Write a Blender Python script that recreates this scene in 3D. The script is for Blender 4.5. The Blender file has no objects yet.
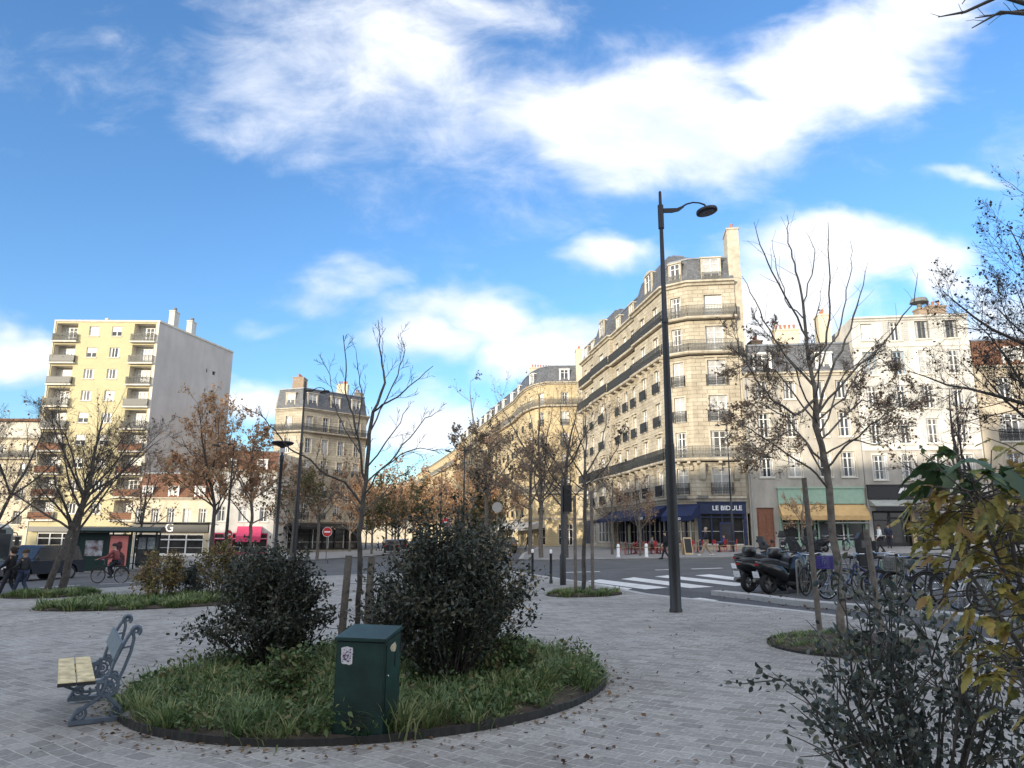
import bpy, bmesh, math, random
import numpy as np
from mathutils import Vector, Matrix, Quaternion
rad = math.radians
C = bpy.context.scene
COL = C.collection
rng = random.Random(7)
nrg = np.random.default_rng(11)

# ------------------------------------------------------------ camera
FPX, PITCH, ROLL = 730.0, rad(11.8), rad(0.35)
CAMZ = 1.6
cam_data = bpy.data.cameras.new("camera")
cam = bpy.data.objects.new("camera", cam_data)
COL.objects.link(cam)
C.camera = cam
cam_data.sensor_width = 36.0
cam_data.lens = FPX / 1024 * 36.0
cam_data.clip_start = 0.05
cam_data.clip_end = 6000
_f = Vector((0, math.cos(PITCH), math.sin(PITCH)))
_u0 = Vector((0, -math.sin(PITCH), math.cos(PITCH)))
_r0 = Vector((1, 0, 0))
_r = math.cos(ROLL) * _r0 + math.sin(ROLL) * _u0
_u = -math.sin(ROLL) * _r0 + math.cos(ROLL) * _u0
M3 = Matrix((_r, _u, -_f)).transposed()
cam.matrix_world = Matrix.Translation((0, 0, CAMZ)) @ M3.to_4x4()

# ------------------------------------------------------------ surveying helpers
def ray(px, py):
    a, b = px - 512, 384 - py
    d = _r * (a / FPX) + _u * (b / FPX) + _f
    return d
def gz(x, y):
    return 0.03 * max(-90.0, min(90.0, x)) + 0.002 * y
def at(px, py, Y):
    d = ray(px, py); t = Y / d.y
    return Vector((d.x * t, Y, CAMZ + d.z * t))
def G(px, py):
    d = ray(px, py)
    t = CAMZ / (-(d.z - .03 * d.x - .002 * d.y))
    return Vector((d.x * t, d.y * t, CAMZ + d.z * t))
def GP(px, Y):
    """ground point seen in column px at distance Y"""
    p = at(px, 540, Y)
    return Vector((p.x, Y, gz(p.x, Y)))

# ------------------------------------------------------------ sun, sky, exposure
SUN_EL, SUN_AZ = rad(9.5), rad(218)      # azimuth clockwise from +Y (behind, left of camera)
sd = bpy.data.lights.new("sun", 'SUN')
sun = bpy.data.objects.new("sun", sd); COL.objects.link(sun)
sd.energy = 2.3; sd.angle = rad(0.5); sd.color = (1.0, 0.90, 0.72)
tosun = Vector((math.sin(SUN_AZ) * math.cos(SUN_EL), math.cos(SUN_AZ) * math.cos(SUN_EL), math.sin(SUN_EL)))
sun.rotation_euler = tosun.to_track_quat('Z', 'Y').to_euler()
sun.location = (-20, -20, 60)

W = bpy.data.worlds.new("World"); C.world = W; W.use_nodes = True
nt = W.node_tree; nt.nodes.clear()
def N(tree, typ, **kw):
    n = tree.nodes.new(typ)
    for k, v in kw.items(): setattr(n, k, v)
    return n
def L(tree, a, b): tree.links.new(a, b)
def MATH(tree, op, a, b=None, c=None, clamp=False):
    n = tree.nodes.new('ShaderNodeMath'); n.operation = op; n.use_clamp = clamp
    for i, x in enumerate((a, b, c)):
        if x is None: continue
        if isinstance(x, (int, float)): n.inputs[i].default_value = x
        else: tree.links.new(x, n.inputs[i])
    return n.outputs[0]
sky = N(nt, 'ShaderNodeTexSky', sky_type='NISHITA', sun_disc=False)
sky.sun_elevation = SUN_EL; sky.sun_rotation = SUN_AZ
sky.air_density = 1.0; sky.dust_density = .6; sky.ozone_density = 3.4; sky.altitude = 50
SKY_STR = 0.15; CLOUD = 3.5
tc = N(nt, 'ShaderNodeTexCoord')
sep = N(nt, 'ShaderNodeSeparateXYZ'); L(nt, tc.outputs['Generated'], sep.inputs[0])
ay = MATH(nt, 'MAXIMUM', MATH(nt, 'ABSOLUTE', sep.outputs[1]), 0.08)
cu = MATH(nt, 'DIVIDE', sep.outputs[0], ay)
cv = MATH(nt, 'DIVIDE', sep.outputs[2], ay)
comb = N(nt, 'ShaderNodeCombineXYZ'); L(nt, cu, comb.inputs[0]); L(nt, cv, comb.inputs[1])
def wnoise(scale, detail, rough, off=0.0, dist=0.0, sy=1.6):
    mp = N(nt, 'ShaderNodeMapping'); mp.inputs['Location'].default_value = (off, off * .7, off)
    mp.inputs['Scale'].default_value = (1, sy, 1)
    L(nt, comb.outputs[0], mp.inputs[0])
    n = N(nt, 'ShaderNodeTexNoise'); n.inputs['Scale'].default_value = scale
    n.inputs['Detail'].default_value = detail; n.inputs['Roughness'].default_value = rough
    n.inputs['Distortion'].default_value = dist
    L(nt, mp.outputs[0], n.inputs['Vector'])
    return n.outputs['Fac']
nwarp = wnoise(3.0, 4, .55, 3.1)
nwarp2 = wnoise(3.0, 4, .55, 9.7)
uu = MATH(nt, 'ADD', cu, MATH(nt, 'MULTIPLY', MATH(nt, 'SUBTRACT', nwarp, .5), .30))
vv = MATH(nt, 'ADD', cv, MATH(nt, 'MULTIPLY', MATH(nt, 'SUBTRACT', nwarp2, .5), .22))
# cloud banks: centre, half axes (as seen), tilt, strength
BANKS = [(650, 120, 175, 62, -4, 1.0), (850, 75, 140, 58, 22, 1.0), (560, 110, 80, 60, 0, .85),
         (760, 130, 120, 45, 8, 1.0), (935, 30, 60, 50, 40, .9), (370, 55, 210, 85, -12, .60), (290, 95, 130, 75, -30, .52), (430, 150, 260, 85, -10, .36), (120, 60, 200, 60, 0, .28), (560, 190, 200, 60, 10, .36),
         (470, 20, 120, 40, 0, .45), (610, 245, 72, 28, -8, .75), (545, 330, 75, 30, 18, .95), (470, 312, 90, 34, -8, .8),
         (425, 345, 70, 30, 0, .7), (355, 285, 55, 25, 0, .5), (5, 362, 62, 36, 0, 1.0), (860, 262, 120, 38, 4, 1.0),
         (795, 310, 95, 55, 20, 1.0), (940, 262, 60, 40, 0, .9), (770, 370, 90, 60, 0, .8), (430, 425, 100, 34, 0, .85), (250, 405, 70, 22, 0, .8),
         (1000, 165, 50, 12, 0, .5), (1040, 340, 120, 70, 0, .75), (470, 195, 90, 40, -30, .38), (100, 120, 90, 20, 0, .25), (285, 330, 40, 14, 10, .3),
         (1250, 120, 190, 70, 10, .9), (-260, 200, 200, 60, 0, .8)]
acc = None
for (px, py, ax, by, ang, st) in BANKS:
    d = ray(px, py); c0 = (d.x / d.y, d.z / d.y)
    d1 = ray(px + 5, py); sx_ = math.hypot(d1.x / d1.y - c0[0], d1.z / d1.y - c0[1]) / 5
    d2 = ray(px, py - 5); sy_ = math.hypot(d2.x / d2.y - c0[0], d2.z / d2.y - c0[1]) / 5
    a_, b_ = ax * sx_, by * sy_
    du = MATH(nt, 'SUBTRACT', uu, c0[0]); dv = MATH(nt, 'SUBTRACT', vv, c0[1])
    ca, sa = math.cos(rad(ang)), math.sin(rad(ang))
    p_ = MATH(nt, 'ADD', MATH(nt, 'MULTIPLY', du, ca / a_), MATH(nt, 'MULTIPLY', dv, sa / a_))
    q_ = MATH(nt, 'ADD', MATH(nt, 'MULTIPLY', du, -sa / b_), MATH(nt, 'MULTIPLY', dv, ca / b_))
    r2 = MATH(nt, 'ADD', MATH(nt, 'MULTIPLY', p_, p_), MATH(nt, 'MULTIPLY', q_, q_))
    m = MATH(nt, 'MULTIPLY', MATH(nt, 'EXPONENT', MATH(nt, 'MULTIPLY', r2, -0.9)), st)
    acc = m if acc is None else MATH(nt, 'MAXIMUM', acc, m)
# unseen cloud added behind the square and overhead to brighten and neutralise shade
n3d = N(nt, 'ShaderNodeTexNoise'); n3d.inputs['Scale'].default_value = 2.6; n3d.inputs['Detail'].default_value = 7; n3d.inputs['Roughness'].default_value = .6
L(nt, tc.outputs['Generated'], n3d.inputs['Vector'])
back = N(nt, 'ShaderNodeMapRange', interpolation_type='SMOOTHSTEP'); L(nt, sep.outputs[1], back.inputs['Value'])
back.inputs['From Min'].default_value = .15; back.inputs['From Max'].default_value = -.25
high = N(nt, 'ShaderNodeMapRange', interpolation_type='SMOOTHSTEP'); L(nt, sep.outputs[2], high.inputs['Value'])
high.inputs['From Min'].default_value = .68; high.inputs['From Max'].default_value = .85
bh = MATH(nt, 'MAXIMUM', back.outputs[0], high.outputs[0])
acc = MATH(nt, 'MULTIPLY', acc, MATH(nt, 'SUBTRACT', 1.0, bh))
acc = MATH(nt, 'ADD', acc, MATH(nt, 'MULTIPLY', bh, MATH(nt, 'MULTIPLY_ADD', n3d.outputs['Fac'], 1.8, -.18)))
fine = wnoise(7.0, 9, .62, 1.3, .4)
wisp = wnoise(2.2, 8, .6, 5.3, .8, 2.4)
dens = MATH(nt, 'ADD', MATH(nt, 'MULTIPLY', acc, 1.25), MATH(nt, 'MULTIPLY', MATH(nt, 'SUBTRACT', fine, .5), .95))
dens = MATH(nt, 'ADD', dens, MATH(nt, 'MULTIPLY', MATH(nt, 'SUBTRACT', wisp, .5), .55))
mr = N(nt, 'ShaderNodeMapRange', interpolation_type='SMOOTHSTEP')
L(nt, dens, mr.inputs['Value']); mr.inputs['From Min'].default_value = .20; mr.inputs['From Max'].default_value = 1.02
cover = MATH(nt, 'MULTIPLY', mr.outputs[0], 0.97)
shade = wnoise(4.0, 6, .6, 8.8)
cr = N(nt, 'ShaderNodeValToRGB'); L(nt, shade, cr.inputs[0])
cr.color_ramp.elements[0].position = .3; cr.color_ramp.elements[0].color = (.66, .73, .86, 1)
cr.color_ramp.elements[1].position = .62; cr.color_ramp.elements[1].color = (1.0, 1.0, 1.0, 1)
cm = N(nt, 'ShaderNodeVectorMath', operation='SCALE'); L(nt, cr.outputs[0], cm.inputs[0]); L(nt, MATH(nt, 'MULTIPLY_ADD', back.outputs[0], CLOUD * .35, CLOUD), cm.inputs['Scale'])  # the added cloud behind the square is brighter still
hs = N(nt, 'ShaderNodeHueSaturation'); L(nt, sky.outputs[0], hs.inputs['Color'])
hs.inputs['Saturation'].default_value = 1.07; hs.inputs['Hue'].default_value = .504; hs.inputs['Value'].default_value = .92
SKYHS = hs
mx = N(nt, 'ShaderNodeMix', data_type='RGBA')
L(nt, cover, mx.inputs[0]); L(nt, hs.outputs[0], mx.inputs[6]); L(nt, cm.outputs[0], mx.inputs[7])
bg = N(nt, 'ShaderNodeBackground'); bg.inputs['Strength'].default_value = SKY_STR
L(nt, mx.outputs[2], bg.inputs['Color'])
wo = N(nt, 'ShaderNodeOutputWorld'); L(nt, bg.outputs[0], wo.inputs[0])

C.view_settings.view_transform = 'Standard'; C.view_settings.look = 'None'
C.view_settings.exposure = 1.36; C.view_settings.gamma = 1.0
C.view_settings.use_curve_mapping = False
C.render.engine = 'CYCLES'
C.render.resolution_x, C.render.resolution_y = 1024, 768
C.cycles.max_bounces = 6; C.cycles.diffuse_bounces = 3; C.cycles.glossy_bounces = 3
C.cycles.transparent_max_bounces = 6

# ------------------------------------------------------------ materials
def mat(name, col, rough=.8, var=.15, scale=3.0, metal=0.0, bump=0.0, bscale=40.0, spec=.5, col2=None, detail=5, coat=0.0, dirt=0.0):
    m = bpy.data.materials.new(name); m.use_nodes = True
    t = m.node_tree; b = t.nodes['Principled BSDF']
    tc = N(t, 'ShaderNodeTexCoord')
    n = N(t, 'ShaderNodeTexNoise'); n.inputs['Scale'].default_value = scale; n.inputs['Detail'].default_value = detail
    L(t, tc.outputs['Object'], n.inputs['Vector'])
    r = N(t, 'ShaderNodeValToRGB'); L(t, n.outputs['Fac'], r.inputs[0])
    c2 = col2 or tuple(min(1, c * (1 + var)) for c in col)
    r.color_ramp.elements[0].position = .32; r.color_ramp.elements[1].position = .68
    r.color_ramp.elements[0].color = (*[c * (1 - var) for c in col], 1); r.color_ramp.elements[1].color = (*c2, 1)
    out = r.outputs[0]
    if dirt:
        n2 = N(t, 'ShaderNodeTexNoise'); n2.inputs['Scale'].default_value = .55; n2.inputs['Detail'].default_value = 8; n2.inputs['Roughness'].default_value = .7
        mp = N(t, 'ShaderNodeMapping'); mp.inputs['Scale'].default_value = (1.6, 1.6, .35)
        L(t, tc.outputs['Object'], mp.inputs[0]); L(t, mp.outputs[0], n2.inputs['Vector'])
        f = MATH(t, 'MULTIPLY_ADD', n2.outputs['Fac'], 2.6, -1.05, clamp=True)
        mm = N(t, 'ShaderNodeMix', data_type='RGBA', blend_type='MULTIPLY')
        L(t, MATH(t, 'MULTIPLY', f, dirt), mm.inputs[0]); L(t, out, mm.inputs[6]); mm.inputs[7].default_value = (.42, .37, .32, 1)
        out = mm.outputs[2]
    L(t, out, b.inputs['Base Color'])
    b.inputs['Roughness'].default_value = rough; b.inputs['Metallic'].default_value = metal
    b.inputs['Specular IOR Level'].default_value = spec
    if coat: b.inputs['Coat Weight'].default_value = coat; b.inputs['Coat Roughness'].default_value = .08
    if bump:
        n3 = N(t, 'ShaderNodeTexNoise'); n3.inputs['Scale'].default_value = bscale; n3.inputs['Detail'].default_value = 6
        L(t, tc.outputs['Object'], n3.inputs['Vector'])
        bp = N(t, 'ShaderNodeBump'); bp.inputs['Strength'].default_value = bump; bp.inputs['Distance'].default_value = .02
        L(t, n3.outputs['Fac'], bp.inputs['Height']); L(t, bp.outputs[0], b.inputs['Normal'])
    return m

def brickmat(name, c1, c2, mortar, bw, bh, ms=.01, rough=.85, rot=0.0, bump=.4, dirt=.3, world=False, offset=.5, dcol=(.42, .38, .33), scale2=.5, msm=.1, speck=0.0):
    m = bpy.data.materials.new(name); m.use_nodes = True
    t = m.node_tree; b = t.nodes['Principled BSDF']
    if world:
        src = N(t, 'ShaderNodeNewGeometry').outputs['Position']
    else:
        src = N(t, 'ShaderNodeUVMap').outputs[0]
    mp = N(t, 'ShaderNodeMapping'); mp.inputs['Rotation'].default_value = (0, 0, rot)
    L(t, src, mp.inputs[0])
    wv = mp.outputs[0]
    if world:   # slightly uneven courses
        nz = N(t, 'ShaderNodeTexNoise'); nz.inputs['Scale'].default_value = .35; nz.inputs['Detail'].default_value = 2
        L(t, src, nz.inputs['Vector'])
        sc = N(t, 'ShaderNodeVectorMath', operation='SCALE'); L(t, nz.outputs['Color'], sc.inputs[0]); sc.inputs['Scale'].default_value = .5
        ad = N(t, 'ShaderNodeVectorMath', operation='ADD'); L(t, wv, ad.inputs[0]); L(t, sc.outputs[0], ad.inputs[1])
        wv = ad.outputs[0]
    br = N(t, 'ShaderNodeTexBrick'); L(t, wv, br.inputs['Vector'])
    br.offset = offset
    br.inputs['Color1'].default_value = (*c1, 1); br.inputs['Color2'].default_value = (*c2, 1); br.inputs['Mortar'].default_value = (*mortar, 1)
    br.inputs['Scale'].default_value = 1; br.inputs['Brick Width'].default_value = bw; br.inputs['Row Height'].default_value = bh
    br.inputs['Mortar Size'].default_value = ms; br.inputs['Mortar Smooth'].default_value = msm
    n2 = N(t, 'ShaderNodeTexNoise'); n2.inputs['Scale'].default_value = scale2; n2.inputs['Detail'].default_value = 9; n2.inputs['Roughness'].default_value = .65
    L(t, src, n2.inputs['Vector'])
    f = MATH(t, 'MULTIPLY_ADD', n2.outputs['Fac'], 2.8, -1.1, clamp=True)
    mm = N(t, 'ShaderNodeMix', data_type='RGBA', blend_type='MULTIPLY')
    L(t, MATH(t, 'MULTIPLY', f, dirt), mm.inputs[0]); L(t, br.outputs['Color'], mm.inputs[6]); mm.inputs[7].default_value = (*dcol, 1)
    n3 = N(t, 'ShaderNodeTexNoise'); n3.inputs['Scale'].default_value = 28 if world else 8; n3.inputs['Detail'].default_value = 6; n3.inputs['Roughness'].default_value = .7
    L(t, src, n3.inputs['Vector'])
    m2 = N(t, 'ShaderNodeMix', data_type='RGBA', blend_type='OVERLAY'); m2.inputs[0].default_value = .5 if not speck else speck
    L(t, mm.outputs[2], m2.inputs[6]); L(t, n3.outputs['Fac'], m2.inputs[7])
    L(t, m2.outputs[2], b.inputs['Base Color'])
    if world:   # small dark stains and gum marks
        n5 = N(t, 'ShaderNodeTexNoise'); n5.inputs['Scale'].default_value = 3.2; n5.inputs['Detail'].default_value = 7; n5.inputs['Roughness'].default_value = .75
        L(t, src, n5.inputs['Vector'])
        v5 = N(t, 'ShaderNodeTexVoronoi'); v5.inputs['Scale'].default_value = 2.3; L(t, src, v5.inputs['Vector'])
        s5 = MATH(t, 'MAXIMUM', MATH(t, 'MULTIPLY_ADD', n5.outputs['Fac'], 5.0, -2.85, clamp=True), MATH(t, 'MULTIPLY_ADD', v5.outputs['Distance'], -14.0, 1.0, clamp=True))
        m5 = N(t, 'ShaderNodeMix', data_type='RGBA', blend_type='MULTIPLY'); L(t, MATH(t, 'MULTIPLY', s5, .55), m5.inputs[0]); L(t, m2.outputs[2], m5.inputs[6]); m5.inputs[7].default_value = (.35, .32, .3, 1)
        L(t, m5.outputs[2], b.inputs['Base Color'])
    b.inputs['Roughness'].default_value = rough
    h = MATH(t, 'ADD', MATH(t, 'MULTIPLY', br.outputs['Fac'], -1.0), MATH(t, 'MULTIPLY', n3.outputs['Fac'], .5))
    bp = N(t, 'ShaderNodeBump'); bp.inputs['Strength'].default_value = bump; bp.inputs['Distance'].default_value = .012
    L(t, h, bp.inputs['Height']); L(t, bp.outputs[0], b.inputs['Normal'])
    return m

def leafmat(name, cols, rough=.5, trans=.25, scale=1.2, mottle=0):
    """foliage: colour changes from clump to clump and from leaf to leaf"""
    m = bpy.data.materials.new(name); m.use_nodes = True
    t = m.node_tree; b = t.nodes['Principled BSDF']
    ge = N(t, 'ShaderNodeNewGeometry')
    n = N(t, 'ShaderNodeTexNoise'); n.inputs['Scale'].default_value = scale; n.inputs['Detail'].default_value = 2
    L(t, ge.outputs['Position'], n.inputs['Vector'])
    f = MATH(t, 'ADD', MATH(t, 'MULTIPLY', n.outputs['Fac'], .9), MATH(t, 'MULTIPLY_ADD', ge.outputs['Random Per Island'], .7, -.3))
    r = N(t, 'ShaderNodeValToRGB'); L(t, f, r.inputs[0])
    k = len(cols)
    while len(r.color_ramp.elements) < k: r.color_ramp.elements.new(.5)
    for i, c in enumerate(cols):
        r.color_ramp.elements[i].position = .15 + .7 * i / max(1, k - 1); r.color_ramp.elements[i].color = (*c, 1)
    if mottle:
        n7 = N(t, 'ShaderNodeTexNoise'); n7.inputs['Scale'].default_value = mottle; n7.inputs['Detail'].default_value = 5; L(t, ge.outputs['Position'], n7.inputs['Vector'])
        f = MATH(t, 'ADD', f, MATH(t, 'MULTIPLY_ADD', n7.outputs['Fac'], 1.3, -.65)); L(t, f, r.inputs[0])
    L(t, r.outputs[0], b.inputs['Base Color']); b.inputs['Roughness'].default_value = rough
    if trans:
        tr = N(t, 'ShaderNodeBsdfTranslucent'); L(t, r.outputs[0], tr.inputs[0])
        ms = N(t, 'ShaderNodeMixShader'); ms.inputs[0].default_value = trans
        o = t.nodes['Material Output']
        L(t, b.outputs[0], ms.inputs[1]); L(t, tr.outputs[0], ms.inputs[2]); L(t, ms.outputs[0], o.inputs[0])
    return m

M = {}
M['stone'] = brickmat('limestone', (.53, .47, .365), (.44, .385, .295), (.22, .19, .145), .9, .34, .016, bump=.6, dirt=.75)
M['stone_trim'] = mat('limestone_trim', (.50, .445, .35), .85, .16, 2.5, bump=.2, dirt=.8)
M['stone_dk'] = brickmat('limestone_grey', (.40, .35, .28), (.35, .30, .235), (.22, .19, .15), .9, .36, .014, bump=.35, dirt=.55)
M['yellowstone'] = brickmat('yellow_limestone', (.58, .47, .28), (.54, .43, .26), (.42, .34, .2), 1.0, .36, .01, bump=.25, dirt=.35)
M['cream'] = mat('cream_render', (.62, .54, .40), .9, .1, .8, bump=.1, dirt=.45)
M['beige'] = mat('beige_render', (.50, .43, .33), .9, .1, .8, bump=.1, dirt=.5)
M['white_render'] = mat('white_render', (.60, .58, .54), .9, .09, .8, bump=.1, dirt=.6)
M['grey_render'] = mat('grey_render', (.42, .39, .34), .9, .12, .9, bump=.1, dirt=.55)
M['tower_yellow'] = brickmat('yellow_tile_cladding', (.53, .46, .27), (.50, .435, .255), (.42, .37, .24), .6, .3, .01, bump=.1, dirt=.15)
M['tower_grey'] = mat('grey_gable_render', (.50, .46, .43), .9, .07, .35, bump=.1, dirt=.25)
M['concrete'] = mat('pale_concrete', (.62, .58, .5), .85, .12, 2, bump=.2, dirt=.3)
M['slate'] = brickmat('slate_roofing', (.15, .155, .165), (.09, .095, .105), (.04, .04, .05), .28, .18, .008, rough=.55, bump=.5, dirt=.4)
M['zinc'] = mat('zinc_roofing', (.22, .24, .27), .5, .15, 1.5, metal=.3, dirt=.4)
M['browntile'] = brickmat('brown_roof_tile', (.26, .115, .06), (.19, .09, .05), (.08, .045, .03), .2, .28, .02, bump=.7, dirt=.5)
M['chimbrick'] = brickmat('chimney_brick', (.42, .30, .2), (.36, .25, .17), (.3, .27, .22), .22, .08, .01, bump=.4, dirt=.5)
M['terracotta'] = mat('terracotta_pot', (.38, .16, .09), .8, .2, 6)
M['iron'] = mat('wrought_iron', (.03, .032, .034), .5, .2, 20, spec=.5)
M['iron_grey'] = mat('weathered_grey_iron', (.16, .155, .14), .6, .2, 12)
M['white_paint'] = mat('white_paint', (.78, .77, .74), .5, .05, 6)
M['shutter_white'] = mat('white_shutter_paint', (.66, .65, .62), .6, .06, 6)
M['shutter_grey'] = mat('grey_shutter_paint', (.42, .41, .38), .6, .08, 6)
M['shutter_blue'] = mat('blue_grey_shutter_paint', (.33, .42, .50), .6, .08, 6)
M['glass'] = mat('window_glass', (.035, .04, .045), .06, .3, .9, spec=.7)
M['glass_mid'] = mat('window_glass_with_net', (.09, .09, .09), .10, .4, 1.6, spec=.6)
M['curtain'] = mat('window_with_curtain', (.42, .41, .39), .35, .18, 2.2, coat=.6)
M['blind'] = mat('lowered_roller_blind', (.74, .72, .66), .6, .05, 3)
M['navy'] = mat('navy_paint', (.012, .022, .07), .45, .15, 3, coat=.2)
M['navy_cloth'] = mat('navy_awning_cloth', (.010, .02, .07), .85, .15, 3)
M['mint'] = mat('mint_green_paint', (.30, .44, .34), .6, .08, 3)
M['ochre_cloth'] = mat('ochre_awning_cloth', (.55, .36, .16), .85, .12, 2)
M['black_paint'] = mat('black_paint', (.018, .018, .02), .4, .2, 3)
M['greycloth'] = mat('grey_awning_cloth', (.33, .34, .32), .85, .12, 2)
M['pink_cloth'] = mat('pink_awning_cloth', (.55, .05, .13), .8, .1, 2)
M['brown_door'] = mat('varnished_brown_wood', (.22, .085, .045), .45, .25, 8, coat=.2)
M['shopdark'] = mat('shop_interior_dark', (.03, .028, .027), .12, .6, .8, spec=.6)
M['shopwarm'] = mat('shop_display', (.16, .11, .07), .2, .7, 1.6, spec=.6, col2=(.05, .06, .08))
M['beige_wood'] = mat('beige_wood', (.55, .42, .24), .6, .12, 5)
M['red_paint'] = mat('red_paint', (.5, .03, .03), .4, .1, 5)
M['signwhite'] = mat('sign_white', (.85, .85, .85), .5, .03, 5)
M['lampblack'] = mat('dark_lamp_paint', (.017, .018, .021), .42, .2, 9, spec=.5)
M['lamplens'] = mat('lamp_lens', (.12, .12, .125), .2, .2, 30)
M['greenbox'] = mat('dark_green_paint', (.008, .034, .028), .45, .45, 5, bump=.15, bscale=70, spec=.5, detail=9, dirt=.6)
M['shelter_green'] = mat('shelter_dark_green', (.012, .03, .028), .35, .2, 5)
M['cast_grey'] = mat('blue_grey_cast_iron', (.105, .135, .175), .5, .15, 14, bump=.25, bscale=60)
M['bench_wood'] = mat('worn_yellow_bench_board', (.62, .52, .30), .7, .3, 9, bump=.4, bscale=45, dirt=.6, detail=9)
M['stake'] = mat('weathered_round_stake', (.155, .135, .115), .9, .25, 14, bump=.6, bscale=40)
M['bark'] = mat('smooth_bark', (.15, .13, .11), .9, .4, 9, bump=.6, bscale=30)
M['bark_dk'] = mat('dark_bark', (.085, .074, .066), .9, .35, 9, bump=.5, bscale=30)
M['tyre'] = mat('tyre_rubber', (.018, .018, .019), .8, .2, 20)
M['chrome'] = mat('bright_metal', (.6, .6, .62), .25, .1, 10, metal=1)
M['black_plastic'] = mat('black_bodywork', (.012, .013, .015), .28, .2, 8, coat=.5)
M['black_matte'] = mat('black_vinyl', (.02, .02, .022), .65, .2, 12)
M['plate'] = mat('number_plate', (.8, .8, .82), .4, .04, 9)
M['redlens'] = mat('red_lamp_lens', (.4, .01, .01), .2, .1, 9)
M['clearlens'] = mat('clear_lamp_lens', (.7, .7, .7), .1, .1, 9, coat=1)
M['skin'] = mat('skin', (.50, .31, .22), .55, .08, 9)
M['kerb'] = mat('granite_kerb', (.40, .395, .385), .8, .12, 30, bump=.3, bscale=60, dirt=.3)
M['asphalt'] = mat('asphalt', (.085, .087, .092), .85, .22, .6, bump=.5, bscale=90, detail=10, dirt=.25)
M['lane_asphalt'] = mat('lane_asphalt', (.062, .064, .07), .85, .2, .9, bump=.5, bscale=90, detail=10)
M['setts'] = brickmat('granite_setts', (.22, .21, .197), (.35, .337, .318), (.42, .405, .38), .22, .14, .009, rot=rad(36), bump=.8, dirt=.8, world=True, dcol=(.52, .49, .47), scale2=.33, speck=.75, msm=.3)
M['slabpave'] = brickmat('pavement_asphalt_slabs', (.23, .23, .23), (.26, .255, .25), (.17, .17, .17), .9, .6, .012, rot=rad(10), bump=.2, dirt=.4, world=True)
M['roadwhite'] = mat('road_marking_white', (.66, .66, .65), .7, .1, 6, bump=.2, bscale=60, dirt=.45)
M['soil'] = mat('dark_soil', (.05, .038, .028), .95, .4, 6, bump=.9, bscale=25)
M['edging'] = mat('dark_steel_edging', (.022, .021, .02), .6, .3, 14)

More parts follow.
